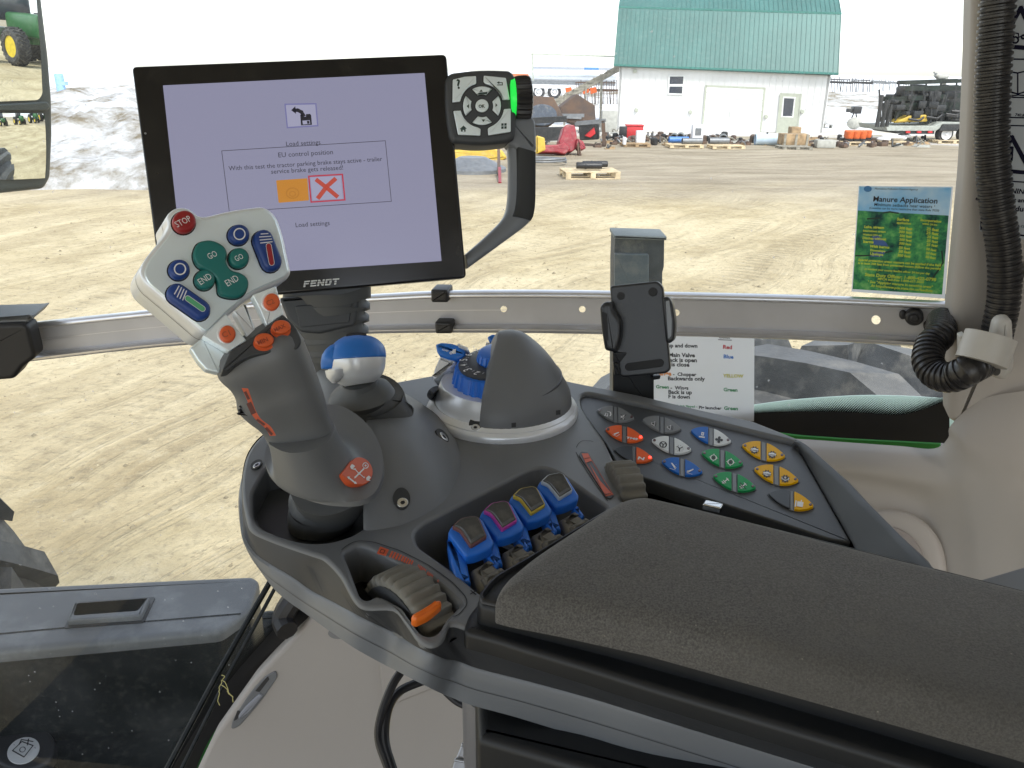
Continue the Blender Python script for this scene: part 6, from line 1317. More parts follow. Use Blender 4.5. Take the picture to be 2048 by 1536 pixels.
# ------------------------------------------------------------------ four blue hydraulic levers
def lever(col, label):
    t = thing('hydraulic_lever', onz(940, 1110, C0-.03), label, 'lever', 'blue capped hydraulic levers in the well')
    FLv = Fr(onz(940, 1075, C0+.014), nrm((.10, -.30, .95)), (0, 1, 0))
    face = fil([(903, 1056, 5), (921, 1039, 6), (948, 1034, 4), (958, 1038, 4), (974, 1076, 4), (941, 1096, 4), (919, 1063, 5)], 4)
    cap_ = fil([(896, 1062, 5), (902, 1050, 4), (921, 1035, 6), (950, 1029, 6), (966, 1036, 6), (989, 1081, 3), (984, 1092, 5), (955, 1106, 12), (932, 1110, 5)], 4)
    m = MB(); m.prism(FLv, cap_, -.010, -.0012, .002, seg=3); m.prism(FLv, fil([(897, 1062), (914, 1070), (936, 1112), (944, 1152), (930, 1152), (912, 1142), (903, 1110)], 3), -.018, -.006, .003); m.prism(FLv, fil([(975, 1092), (988, 1084), (1003, 1108), (995, 1118), (985, 1110)], 2), -.022, -.010, .002); m.build('blue_cap', M['bluep'], t, sm=50)
    m = MB(); m.prism(FLv, face, -.002, .0018, .0007); fo = m.build('coloured_rim', col, t, sm=50)
    m = MB(); P = ccw([FLv.xy(*q[:2]) for q in face]); c = sum(np.array(q) for q in P)/len(P)
    Rr = [[FLv.w(x, y, .0020) for x, y in off(P, .0009)], [FLv.w(x, y, .0026) for x, y in off(P, .0014)]]+[[FLv.w(*(c+(np.array(q)-c)*s), .0026-.0016*(1-s*s)) for q in off(P, .0016)] for s in (.95, .75, .5, .25, .05)]
    m.loft(Rr, 0, True, True); m.build('finger_pad', mat('lever_pad', (.05, .052, .053), .38, dust=.2, ds=60) if 'pad' not in M else M['pad'], t, sm=60)
    m = MB(); m.prism(FLv, fil([(944, 1118), (984, 1096), (1010, 1128), (1030, 1160), (985, 1190), (955, 1150)], 3), -.03, -.010, .004)
    m.prism(FLv, fil([(962, 1140), (1004, 1116), (1024, 1130), (1040, 1160), (990, 1190)], 4), -.03, -.0070, .004); m.build('arm', M['wheel'], t, sm=50)
    return t
M['pad'] = mat('lever_pad', (.05, .052, .053), .35, dust=.2, ds=60)
rc = [mat('rim_brown', (.14, .06, .055), .5), mat('rim_magenta', (.42, .05, .33), .5), mat('rim_yellow', (.52, .40, .05), .5), mat('rim_silver', (.42, .48, .54), .4)]
base = onz(901, 1057, C0+.014); tgt_ = [(901, 1057), (963, 1026), (1021, 996), (1077, 968)]
for k, nm in enumerate(('leftmost blue lever, its pad edged in worn brown', 'second blue lever from the left, its pad edged in magenta', 'third blue lever from the left, its pad edged in yellow', 'rightmost blue lever, its pad edged in silver')):
    t = lever(rc[k], nm); t.location = tuple(np.array(t.location)+(onz(*tgt_[k], C0+.014)-base))
# ------------------------------------------------------------------ thumb wheels
def clipz(m, z, c):
    """the hidden lower half of a wheel is cut off flat inside the console"""
    m.v = [(v[0], v[1], max(v[2], z)) for v in m.v]
tw = thing('thumb_wheel', onz(800, 1180, C0-.02), 'large ribbed grey thumb wheel with an orange pointer in the left front well', 'thumb wheel')
ax1 = nrm((.50, .75, 0.10)); wc = onz(775, 1215, C0-.022)
p1, p2 = onz(745, 1150, C0), onz(850, 1235, C0); dirw = nrm(p2-p1); ax1 = nrm(np.cross(dirw, (0, 0, 1))*-1)
wc = (onz(728, 1180, C0-.004)+onz(865, 1250, C0-.004))/2+ax1*.0125-dirw*.004+np.array([0, 0, -.0265]); Rw = .041
m = MB(); m.lathe(wc-ax1*.012, ax1, [(Rw*.78, 0), (Rw*.96, .001), (Rw, .004), (Rw, .020), (Rw*.96, .024), (Rw*.8, .024)], n=198, rfun=lambda r, h, a: r-(.0016*(1-math.cos(a*33)) if r > Rw*.9 else 0)); clipz(m, C0-.014, wc); m.build('ribbed_wheel', M['wheel'], tw, sm=60)
m = MB(); m.lathe(wc-ax1*.0125, ax1, [(Rw*.70, 0), (Rw*.84, 0), (Rw*.84, .003), (Rw*.4, .004)], n=60); clipz(m, C0-.014, wc); m.build('hub', M['pld'], tw)
Fo = Fr(onz(853, 1220, C0+.013), nrm((.1, -.4, .9)), (0, 1, 0)); m = MB(); m.prism(Fo, fil([(824, 1226, 5), (838, 1219, 10), (870, 1199, 8), (882, 1197, 6), (884, 1207, 5), (858, 1229, 10), (832, 1241, 6), (822, 1236, 5)], 5), -.008, 0, .003, seg=4); m.build('pointer', mat('orange_pointer', (.70, .15, .015), .35), tw, sm=60)
FLq = Fr(FT0.o, FT0.n, (0, 1, 0))
lp = thing('wheel_label', onz(840, 1130, C0), 'grey curved plate printed with orange bars beside the large thumb wheel', 'label plate') if False else cons
m = MB(); m.line(FT0, [tuple(q) for q in fil([(678, 1106), (690, 1094), (712, 1082), (745, 1084), (800, 1102), (856, 1130), (905, 1165), (932, 1195), (935, 1210), (915, 1233), (898, 1234)], 12)][4:-4], .0006, .0004); m.build('plate_seam', M['black'], cons)
m = MB(); FQ1 = FT0.up(.0006); a, b = np.array((757, 1102.)), np.array((884, 1172.))
nb_ = [(0, .08)]
def pq(t, w_): # along the label arc; w across
    p = np.array([757, 1100])*(1-t)+np.array([886, 1170])*t+np.array([6, -7])*math.sin(math.pi*t); n_ = np.array([-.45, .9])*10*(1-.75*t); return p+n_*(w_-.5)*1.6
m.sheet(FQ1, [tuple(pq(t, w_)) for t, w_ in ((0, 0), (.12, 0), (.12, 1), (0, 1))], 0)
for t0, n, w0 in ((.16, 5, .024), (.36, 4, .020), (.56, 6, .014), (.72, 6, .010), (.90, 2, .008)):
    for k in range(n): t = t0+k*w0*1.7; m.sheet(FQ1, [tuple(pq(t, 0)), tuple(pq(t+w0, 0)), tuple(pq(t+w0, 1)), tuple(pq(t, 1))], 0)
lbm = m.build('bar_scale', M['orl'], cons)
m = MB(); m.line(FQ1, [tuple(pq(.03, .3)), tuple(pq(.08, .3)), tuple(pq(.08, .75)), tuple(pq(.03, .75))], .0005, .0002, closed=True); m.build('scale_mark', M['black'], lbm)
m = MB(); m.line(FT0, [(941, 1189), (953, 1182)], .0009, .0004); m.line(FT0, [(942, 1182), (952, 1190)], .0009, .0004); m.build('plus_mark', M['black'], cons)
tw2 = thing('small_thumb_wheel', onz(1235, 960, C0-.01), 'small ribbed thumb wheel beside the orange speed wedge, left of the N button', 'thumb wheel')
p1, p2 = onz(1208, 930, C0), onz(1250, 1000, C0); dirw = nrm(p2-p1); ax2 = nrm(np.cross(dirw, (0, 0, 1))*-1); wc = (p1+p2)/2+ax2*.008+np.array([0, 0, -.020]); Rw2 = .034
m = MB(); m.lathe(wc-ax2*.010, ax2, [(Rw2*.8, 0), (Rw2*.97, .001), (Rw2, .003), (Rw2, .019), (Rw2*.96, .021), (Rw2*.8, .021)], n=168, rfun=lambda r, h, a: r-(.0014*(1-math.cos(a*24)) if r > Rw2*.9 else 0)); m.build('ribbed_wheel', M['wheel'], tw2, sm=60)
m = MB(); m.prism(FT0, fil([(1157, 912, 3), (1162, 905, 3), (1176, 907, 3), (1228, 994, 3), (1222, 999, 3), (1214, 998, 3)], 3), -.002, .0012, .0004); sp_ = m.build('speed_plate', M['pld'], cons)
m = MB(); m.sheet(FT0, fil([(1163, 910), (1176, 910), (1184, 925), (1171, 929)], 1), .0016); m.sheet(FT0, [(1178, 929), (1200, 965), (1225, 992), (1211, 996)], .0016); m.line(FT0, [(1171, 929), (1212, 996), (1226, 993), (1184, 925)], .0004, .0016); m.build('speed_wedge', M['orl'], sp_)
m = MB(); m.text(FT0, 'MAX', (1170, 922), (1181, 920), .0018, bold=.02); m.text(FT0, 'MIN', (1212, 994), (1222, 992), .0018, bold=.02); m.build('lettering', M['black'], sp_)
m = MB(); m.line(FT0, [tuple(q) for q in fil([(1151, 900), (1156, 888), (1164, 882), (1180, 882), (1186, 884)], 5)[4:-4]]+[(1186, 884)], .0006, .0004); m.line(FT0, [(1152, 905), (1160, 922), (1190, 968), (1215, 1002)], .0006, .0004); m.build('plate_seam', M['black'], cons)
# ------------------------------------------------------------------ button panel
FBp = Fr(onz(1400, 930, C0-.004), nrm((0, 0, 1)), (0, 1, 0)); FBp.o = FBp.o
bpn = [(1157, 797, 6), (1166, 790, 6), (1285, 815, 20), (1585, 890, 10), (1598, 900, 10), (1702, 1084, 4), (1660, 1078), (1242, 940, 4), (1213, 888, 4), (1163, 822)]
m = MB(); m.prism(FBp, fil(bpn, 6), -.012, 0, .0015); pn = m.build('button_panel', M['pld'], cons, sm=50)
FP0 = FBp.up(0)
YL, GR, BL2, WH, OR, GY = [mat(n_, c_, .5, var=.03, spec=.12) for n_, c_ in (('button_yellow', (.84, .45, .0)), ('button_green', (.015, .33, .10)), ('button_blue', (.015, .14, .55)), ('button_white', (.72, .76, .78)), ('button_orange', (.80, .13, .03)), ('button_grey', (.20, .21, .22)))]
LED = mat('led_dark', (.08, .03, .03), .3); LEDR = mat('led_red_on', (.6, .02, .02), .3, emis=(1, .05, .03), es=1.5)
cvx = lambda p: (1140+p[0]/3.657, 760+p[1]/3.657)
btns = [((196, 232), (472, 290), GY, GY, 'phone', 'mute', 0, 0), ((256, 372), (540, 440), OR, OR, 'tms0', 'TMS', 0, 1), ((320, 518), (608, 590), None, OR, '', 'N', 0, 1),
        ((528, 302), (814, 370), GY, GY, 'spk', 'spk2', -1, -1), ((594, 452), (890, 524), WH, WH, 'wheel', 'wheel2', 0, 0), ((666, 608), (972, 688), BL2, BL2, 'wedge', 'wedge2', 0, 0),
        ((880, 382), (1180, 462), BL2, WH, 'lock', 'four', -1, 0), ((958, 545), (1268, 626), GR, GR, 'dlock', 'dlock', 0, 0), ((1042, 715), (1362, 802), GR, GR, 'axle', 'axlex', 0, 0),
        ((1254, 490), (1576, 572), YL, YL, '1000', '1000E', 0, 0), ((1342, 662), (1674, 750), YL, YL, '1100', 'gear', 0, 0), ((1446, 842), (1784, 938), None, YL, '', 'pto', -1, 0)]
def icon(m, nm, F, c, e):
    """small pictogram; c centre, e px direction along button (length 1 = quarter of it)"""
    c = np.array(c); e = np.array(e); f_ = np.array([-e[1], e[0]])*.9
    def q(x, y): return tuple(c+e*x-f_*y*-1 if False else c+e*x+f_*y)
    def ln(pts, w_=.0007, mi=0): m.line(F, [q(*p) for p in pts], w_, .0002, mi)
    def circ(x, y, r, w_=.0007, mi=0, n=16): m.line(F, [q(x+r*math.cos(t), y+r*math.sin(t)) for t in [2*math.pi*k/n for k in range(n)]], w_, .0002, mi, closed=True)
    def disc_(x, y, r, mi=0, h=.0002, n=14): m.sheet(F, [q(x+r*math.cos(t), y+r*math.sin(t)) for t in [2*math.pi*k/n for k in range(n)]], h, mi)
    def poly(P, mi=0, h=.0003): m.sheet(F, [q(*p) for p in P], h, mi)
    if nm in ('TMS', 'N'): w_ = .95 if nm == 'TMS' else .5; m.text(F, nm, q(-w_-.05, .38), q(w_-.05, .38), .0002, 0, bold=.04, hs=1.0)
    elif nm in ('1000', '1000E', '1100', 'gear'):
        n = 9; P = []
        for k in range(n*4): r = .62 if (k % 4) < 2 else .47; t = 2*math.pi*k/(n*4); P.append((r*math.cos(t), r*math.sin(t)))
        poly(P, 1, .0002); disc_(0, 0, .34, 0, .0003); poly([(-.5, -.2), (.5, -.2), (.5, .2), (-.5, .2)], 0, .0004); m.text(F, {'gear': '0'}.get(nm, nm), q(-.42, .16), q(.42, .16), .0006, 1, bold=.03)
    elif nm == 'wheel': circ(0, 0, .5, .0011, 1); ln([(0, 0), (-.4, -.3)], .001, 1); ln([(0, 0), (.4, -.3)], .001, 1); ln([(0, 0), (0, .48)], .001, 1)
    elif nm == 'wheel2': ln([(0, 0), (-.35, -.3)], .0011, 1); ln([(0, 0), (.4, -.3)], .0011, 1); ln([(0, 0), (0, .4)], .0011, 1); [disc_(.55*math.cos(t), .55*math.sin(t), .05, 1) for t in [k*.7 for k in range(9)]]
    elif nm == 'four': poly([(-.2, -.2), (.2, -.2), (.2, .2), (-.2, .2)], 1); [disc_(x, y, .22, 1) for x, y in ((-.38, 0), (.38, 0), (0, -.35), (0, .35))]
    elif nm in ('wedge', 'wedge2'): s = 1 if nm == 'wedge' else -1; poly([(-.45, -.45*s), (-.25, -.5*s), (.35, .1*s), (.2, .35*s)] if s > 0 else [(-.4, .15), (.4, -.35), (.45, -.2), (-.3, .4)], 0); disc_(.28 if s > 0 else -.33, .2, .17, 0); disc_(.28 if s > 0 else -.33, .2, .07, 1, .0004); ln([(-.5, .45), (.35, .55)], .0005, 0); m.text(F, 'A', q(.25, -.28), q(.42, -.28), .0002, 0)
    elif nm == 'lock': poly([(-.2, -.5), (.2, -.5), (.2, .05), (-.2, .05)], 0); disc_(0, -.2, .1, 2, .0004); poly([(-.5, .2), (.4, .2), (.4, .42), (-.5, .42)], 0)
    elif nm == 'dlock': circ(0, 0, .42, .0008, 0, 20); poly([(-.2, -.15), (.2, -.15), (.2, .25), (-.2, .25)], 1); circ(0, -.15, .14, .0006, 1); ln([(-.62, 0), (-.42, 0)]); ln([(.42, 0), (.62, 0)]); ln([(0, -.6), (0, -.42)]); ln([(0, .42), (0, .6)])
    elif nm in ('axle', 'axlex'): ln([(-.35, .4), (0, 0), (.3, -.4)], .0009); ln([(-.45, .15), (-.1, .45)], .0008); ln([(.1, -.5), (.45, -.15)], .0008); ln([(-.3, -.1), (.1, .3)], .0006); (ln([(-.5, -.45), (.5, .45)], .0007, 1), ln([(-.5, .45), (.5, -.45)], .0007, 1)) if nm == 'axlex' else None
    elif nm == 'pto': poly([(-.4, -.35), (.4, -.35), (.4, .4), (-.4, .4)], 0); [ln([(-.35, y), (.35, y)], .0005, 1) for y in (-.15, .02, .2)]; ln([(-.6, -.4), (-.6, .45)], .0009); ln([(.1, -.6), (.1, -.4)], .0007)
    elif nm in ('spk', 'spk2'): poly([(-.4, -.2), (-.15, -.2), (.15, -.5), (.15, .45), (-.15, .15), (-.4, .15)], 0, .0002); poly([(-.32, -.13), (-.12, -.13), (.08, -.33), (.08, .3), (-.12, .08), (-.32, .08)], 1, .0004); ln([(.28, -.3), (.36, 0), (.28, .3)], .0005, 1); ln([(.44, -.4), (.54, 0), (.44, .4)], .0005, 1) if nm == 'spk2' else None
    elif nm == 'phone': ln([(-.1, -.45), (.35, -.4), (.5, .05), (.42, .3)], .0011, 0); disc_(-.45, .35, .11, 0); disc_(-.1, .4, .11, 0); ln([(-.37, .35), (-.4, -.1), (-.03, -.02), (-.02, .4)], .0006, 0)
    elif nm == 'mute': poly([(-.4, -.2), (-.15, -.2), (.15, -.5), (.15, .45), (-.15, .15), (-.4, .15)], 0, .0002); ln([(-.45, -.45), (.35, .45)], .0006, 1); ln([(-.35, .5), (.4, -.5)], .0006, 1)
    else: poly([(-.45, .15), (.3, -.3), (.4, -.15), (-.3, .35)], 0); ln([(-.55, .35), (.1, .5), (.5, .1)], .0006, 0)
def lens(a, b, k=10, t0=0, t1=1, wd=.19):
    a, b = np.array(cvx(a)), np.array(cvx(b)); d = b-a; L = np.linalg.norm(d); e = d/L; n_ = np.array([-e[1], e[0]]); up_, dn = [], []
    # the two tips are fixed in the photo; bulge measured in pixels
    for i in range(k+1):
        t = t0+(t1-t0)*i/k; h = L*wd*(4*t*(1-t))**.92; p = a+d*t; sk = np.array([.0, 1.0]); up_.append(tuple(p-sk*h)); dn.append(tuple(p+sk*h))
    return up_+dn[::-1]
import re as _re
for a, b, ma, mb_, ia, ib, la, lb_ in btns:
    m = MB(); P = ccw([FP0.xy(*q) for q in lens(a, b)]); m.loft([[FP0.w(x, y, .0001) for x, y in off(P, -.0007)], [FP0.w(x, y, .0005) for x, y in off(P, -.0004)], [FP0.w(x, y, .0004) for x, y in off(P, .0002)]], 0, True, True)
    bz = m.build('button_surround', M['pld'], cons, sm=60)
    for side, mm, ic, led in ((0, ma, ia, la), (1, mb_, ib, lb_)):
        if mm is None:
            m = MB(); m.prism(FP0, lens(a, b, 8, .02, .49), 0, .0018, .0008); m.build('blank_button', M['base'], cons, sm=50); continue
        lo, hi = ((.02, .43) if side == 0 else (.57, .98)); pts = lens(a, b, 8, lo, hi)
        m = MB(); m.prism(FP0, pts, 0, .0022, .0006); bt = m.build('push_button', mm, cons, sm=50)
        A, B = np.array(cvx(a)), np.array(cvx(b)); cen = A+(B-A)*(.295 if side == 0 else .70); e = np.array([np.linalg.norm(B-A)*.155, np.linalg.norm(B-A)*.155*.15])
        m = MB(); icon(m, ic, FP0.up(.0023), cen, e); m.build('icon', [M['wi'], M['black'], BL2], bt)
        if led >= 0:
            m = MB(); p = A+(B-A)*(.075 if side == 0 else .915); m.prism(FP0, ell(p[0], p[1], 3.0, 2.5, n=14), .002, .0027, .0003); m.build('indicator', LEDR if (led and side) else LED, bt)
    m = MB(); m.prism(FP0, lens(a, b, 3, .455, .545, .2), 0, .0012, .0003); m.build('divider', M['pll'] if False else M['pl'], cons)
# raised side of the panel tray on the right
oe = [(1588, 876, C0+.0), (1618, 891, C0+.004), (1700, 964, C0+.010), (1745, 1010, C0+.013), (1800, 1065, C0+.017), (1870, 1132, C0+.022), (2100, 1360, C0+.03)]
ie = [(1590, 892, C0-.004), (1600, 903, C0-.004), (1646, 985, C0-.006), (1675, 1035, C0-.006), (1704, 1086, C0-.006), (1760, 1180, C0-.006), (1900, 1400, C0-.006)]
o3 = [np.array(q) for q in spl([onz(*q) for q in oe], 5, False)]; i3 = [np.array(q) for q in spl([onz(*q) for q in ie], 5, False)]
out_ = [np.array([.9, .45, 0])*.0 for _ in o3]; rim_ = [nrm((o-i)*[1, 1, 0]) for o, i in zip(o3, i3)]
m = MB(); m.loft([i3, [o-r_*.009-np.array([0, 0, .004]) for o, r_ in zip(o3, rim_)], [o-r_*.006-np.array([0, 0, .0008]) for o, r_ in zip(o3, rim_)], [o-r_*.003 for o, r_ in zip(o3, rim_)], [o-np.array([0, 0, .003]) for o in o3], [o-np.array([0, 0, .09]) for o in o3]], closed=False); m.build('tray_side', M['pld'], cons, sm=60)
# ------------------------------------------------------------------ armrest
ar = thing('armrest', onz(1400, 1300, C0-.02), 'worn dark grey padded armrest on a black hinged base, lower right', 'armrest')
ZA = C0+.036; FAr = FZ(ZA)
ao = [(992, 1170, 8), (1006, 1146, 20), (1060, 1100, 60), (1200, 1010, 70), (1245, 985, 30), (1290, 980, 30), (1345, 992, 30), (1500, 1030), (1700, 1080), (2048, 1165), (2700, 1330), (2700, 1632), (2048, 1442), (1690, 1346), (1303, 1244), (1110, 1204, 60), (1020, 1188, 30), (990, 1180, 18)]
P = ccw([FAr.xy(*q) for q in fil(ao, 8, 6)])
H = .022; n_ = mn
def cush(d, x, y):
    w_ = .0008*mn.noise(Vector((x*16, y*16, 0)))+.0006*mn.noise(Vector((x*60, y*60, 3)))
    e = .016; t = min(d/e, 1); return -.012*(1-math.sqrt(max(0, 1-(1-t)**2)))+.0035*min(d/.05, 1)+w_*min(d/.02, 1)
P = dens(P); m = MB(); m.pillow(P, FAr, .007, cush); m.loft([[FAr.w(x, y, -H) for x, y in P], [FAr.w(x, y, -.012) for x, y in P]], 0, True, False); m.build('cushion', M['fabric'], ar, sm=75)
FAb = FZ(ZA-.020); bo = [(952, 1196, 10), (978, 1160, 24), (1062, 1112, 60), (1204, 1026, 70), (1250, 1004, 30), (1292, 1000, 30), (1345, 1010, 30), (1700, 1098), (2700, 1350), (2700, 1700), (2048, 1506), (1787, 1429), (1497, 1347), (1207, 1269, 40), (1013, 1222, 40), (958, 1210, 14)]
P = ccw([FAb.xy(*q) for q in fil(bo, 8, 6)]); R = [[FAb.w(x, y, h) for x, y in off(P, d)] for h, d in ((-.027, .006), (-.024, .003), (-.020, .001), (-.012, 0), (-.004, .0005), (-.001, .0015), (0, .003))]
m = MB(); m.loft(R, 0, True, True); m.build('base', M['base'], ar, sm=60)
m = MB(); P2 = off(P, .0012); m.loft([[FAb.w(x, y, .0003) for x, y in P2], [FAb.w(x, y, .0022) for x, y in off(P2, .0006)], [FAb.w(x, y, .0026) for x, y in off(P2, .0020)], [FAb.w(x, y, .0003) for x, y in off(P2, .0030)]], 0, False, False); m.build('piping', M['blkp'], ar, sm=60)
m = MB(); Fc = FZ(C0+.002); m.prism(Fc, fil([(925, 1262, 12), (934, 1228, 16), (962, 1196, 14), (1040, 1190), (2700, 1500), (2700, 1800), (2050, 1600), (1600, 1464), (1300, 1374), (1170, 1333), (1050, 1297), (980, 1275, 30)], 10, 5), -.012, .0, .004, seg=4); m.build('lower_shell', M['base'], ar, sm=50)
m = MB(); m.prism(FZ(C0+.001), fil([(1410, 1008), (1446, 1016), (1440, 1026), (1404, 1018)], 2), 0, .004, .001); m.build('hinge_plate', M['screw'], ar)
# ------------------------------------------------------------------ display terminal
cr = [(263, 133), (893, 108), (933, 556), (326, 609)]
rs_ = [ray(*q) for q in cr]; sol = np.linalg.solve(np.array([-rs_[1], rs_[2], -rs_[3]]).T, -rs_[0]); SC = .76
Pm = [CAM+rs_[0]*SC]+[CAM+r*k*SC for r, k in zip(rs_[1:], sol)]
mex = nrm(Pm[1]-Pm[0]); mn_ = nrm(np.cross(mex, nrm(Pm[0]-Pm[3]))); FMo = Fr(sum(Pm)/4, mn_ if mn_@(CAM-Pm[0]) > 0 else -mn_, (0, 0, 1))
tm = thing('display_terminal', onz(680, 760, C0), 'large black touch screen terminal with a keypad and grab handle at its right', 'display terminal')
M['bez'] = mat('black_bezel', (.006, .006, .007), .18, var=.1, dust=.03, ds=30)
m = MB(); m.prism(FMo, fil([(263, 133), (893, 108), (933, 556), (326, 609)], 10, 5), -.028, 0, .0022, seg=4); m.build('housing', M['bez'], tm, sm=50)
def emat(n_, c, e=1.0):
    m = bpy.data.materials.new(n_); m.use_nodes = True; b = m.node_tree.nodes['Principled BSDF']; b.inputs['Base Color'].default_value = (.01, .01, .012, 1); b.inputs['Roughness'].default_value = .22
    b.inputs['Emission Color'].default_value = tuple(c)+(1,); b.inputs['Emission Strength'].default_value = e; return m
EXI = .42
scb = emat('screen_lilac', (.24, .24, .345), EXI); sck = emat('screen_black', (.012, .012, .02), EXI); scw = emat('screen_button', (.31, .31, .43), EXI); sco = emat('screen_amber', (.48, .20, .025), EXI); scr = emat('screen_red', (.42, .03, .06), EXI); scx = emat('screen_red_cross', (.42, .06, .04), EXI); scs = emat('screen_edge', (.15, .15, .32), EXI)
h0 = .0004; m = MB(); m.sheet(FMo, [(326, 171), (849, 146), (883, 522), (368, 556)], h0); scn = m.build('screen', scb, tm)
Z = lambda p: (320+p[0]/3.657, 180+p[1]/3.657)
def sdraw(nm, mm, fn):
    m = MB(); fn(m); m.build(nm, mm, scn)
sdraw('dialog_frame', sck, lambda m: m.line(FMo, [Z((452, 446)), Z((1648, 372)), Z((1692, 815)), Z((508, 893))], .0005, h0+.0003, closed=True))
sdraw('icon_frame', scs, lambda m: m.line(FMo, [Z((915, 106)), Z((1140, 102)), Z((1154, 262)), Z((932, 276))], .0012, h0+.0003, closed=True))
sdraw('icon_field', scw, lambda m: m.sheet(FMo, [Z((918, 110)), Z((1138, 105)), Z((1150, 258)), Z((934, 272))], h0+.0001))
def ic(m):
    hh = h0+.0004; m.sheet(FMo, [Z((960, 149)), Z((990, 120)), Z((996, 176))], hh); m.line(FMo, [Z((985, 148)), Z((1010, 150)), Z((1035, 163)), Z((1050, 186))], .0034, hh); m.sheet(FMo, [Z((1026, 182)), Z((1040, 180)), Z((1045, 198)), Z((1068, 196)), Z((1068, 178)), Z((1098, 176)), Z((1106, 186)), Z((1112, 256)), Z((1032, 260))], hh)
sdraw('save_icon', sck, ic); sdraw('disk_label', scw, lambda m: m.sheet(FMo, [Z((1042, 226)), Z((1096, 222)), Z((1099, 250)), Z((1046, 254))], h0+.0006)); sdraw('disk_shutter', sck, lambda m: m.sheet(FMo, [Z((1075, 228)), Z((1092, 227)), Z((1094, 247)), Z((1078, 249))], h0+.0008))
def tx(m):
    for s_, a, b in (('Load settings', (925, 412), (1175, 398)), ('EU control position', (868, 494), (1266, 470)), ('With this test the tractor parking brake stays active - trailer', (505, 590), (1626, 519)), ('service brake gets released!', (815, 614), (1340, 583)), ('Load settings', (994, 1004), (1242, 988))): m.text(FMo, s_, Z(a), Z(b), h0+.0004, bold=.0)
sdraw('dialog_text', sck, tx)
sdraw('amber_button', sco, lambda m: m.sheet(FMo, fil([Z((850, 662)), Z((1078, 646)), Z((1090, 808)), Z((868, 826))], 2), h0+.0002))
sdraw('amber_icon', emat('screen_amber_dark', (.40, .165, .02), EXI), lambda m: (m.line(FMo, [Z((970+45*math.cos(t), 755+38*math.sin(t))) for t in [k*.35 for k in range(18)]], .0012, h0+.0004, closed=True), m.line(FMo, [Z((970+22*math.cos(t), 760+18*math.sin(t))) for t in [k*.5 for k in range(12)]], .001, h0+.0004, closed=True)))
sdraw('red_frame', scr, lambda m: m.line(FMo, [Z((1088, 632)), Z((1334, 618)), Z((1352, 804)), Z((1106, 820))], .0014, h0+.0003, closed=True))
sdraw('cancel_field', scw, lambda m: m.sheet(FMo, [Z((1100, 640)), Z((1322, 628)), Z((1338, 796)), Z((1116, 808))], h0+.0002))
sdraw('red_cross', scx, lambda m: (m.line(FMo, [Z((1150, 662)), Z((1215, 712)), Z((1292, 776))], .0042, h0+.0005), m.line(FMo, [Z((1278, 655)), Z((1222, 705)), Z((1160, 786))], .0042, h0+.0005)))
# maker's lettering on the bezel, heavy slanted capitals with a slit through them
lgm = mat('logo_silver', (.55, .57, .57), .35, .3, var=0); m = MB(); hL_ = h0
X0, X1, Yb, Yt = (607, 574), (676, 568), 0, 0
def LG(x, y): # 0..10 along, 0..1 up
    p = np.array([606.5, 574.5])+np.array([69.5, -5.5])*(x/10); return tuple(p+np.array([.9, -12.6])*y+np.array([1.2, 0])*y)
def bars(P): m.sheet(FMo, [LG(*q) for q in P], hL_+.0003)
for x0, kind in ((0, 'F'), (2.0, 'E'), (4.0, 'N'), (6.2, 'D'), (8.2, 'T')):
    w_ = 1.75
    if kind in 'FE': bars([(x0, 0), (x0+.6, 0), (x0+.6, 1), (x0, 1)]); bars([(x0+.6, .78), (x0+w_, .78), (x0+w_, 1), (x0+.6, 1)]); bars([(x0+.6, .42), (x0+w_-.25, .42), (x0+w_-.25, .62), (x0+.6, .62)])
    if kind == 'E': bars([(x0+.6, 0), (x0+w_, 0), (x0+w_, .22), (x0+.6, .22)])
    if kind == 'N': bars([(x0, 0), (x0+.55, 0), (x0+.55, 1), (x0, 1)]); bars([(x0+1.35, 0), (x0+1.9, 0), (x0+1.9, 1), (x0+1.35, 1)]); bars([(x0+.55, 1), (x0+.55, .6), (x0+1.35, 0), (x0+1.35, .4)])
    if kind == 'D': bars([(x0, 0), (x0+.55, 0), (x0+.55, 1), (x0, 1)]); bars([(x0+.55, .8), (x0+1.3, .8), (x0+1.7, 1), (x0+.55, 1)][:3]+[(x0+1.3, 1), (x0+.55, 1)]); bars([(x0+.55, 0), (x0+1.3, 0), (x0+1.3, .2), (x0+.55, .2)]); bars([(x0+1.2, 0), (x0+1.5, 0), (x0+1.8, .3), (x0+1.8, .7), (x0+1.5, 1), (x0+1.2, 1)])
    if kind == 'T': bars([(x0, .78), (x0+1.9, .78), (x0+1.9, 1), (x0, 1)]); bars([(x0+.65, 0), (x0+1.25, 0), (x0+1.25, .78), (x0+.65, .78)])
lg = m.build('bezel_lettering', lgm, tm)
m = MB(); [m.line(FMo, [LG(-.1, y), LG(10.2, y)], .00055, hL_+.0006) for y in (.33, .70)]; m.build('letter_slit', M['bez'], lg)
m = MB(); m.prism(FMo, ell(291, 267, 2.2, n=10), 0, .0006); m.build('light_sensor', M['grey'], tm)
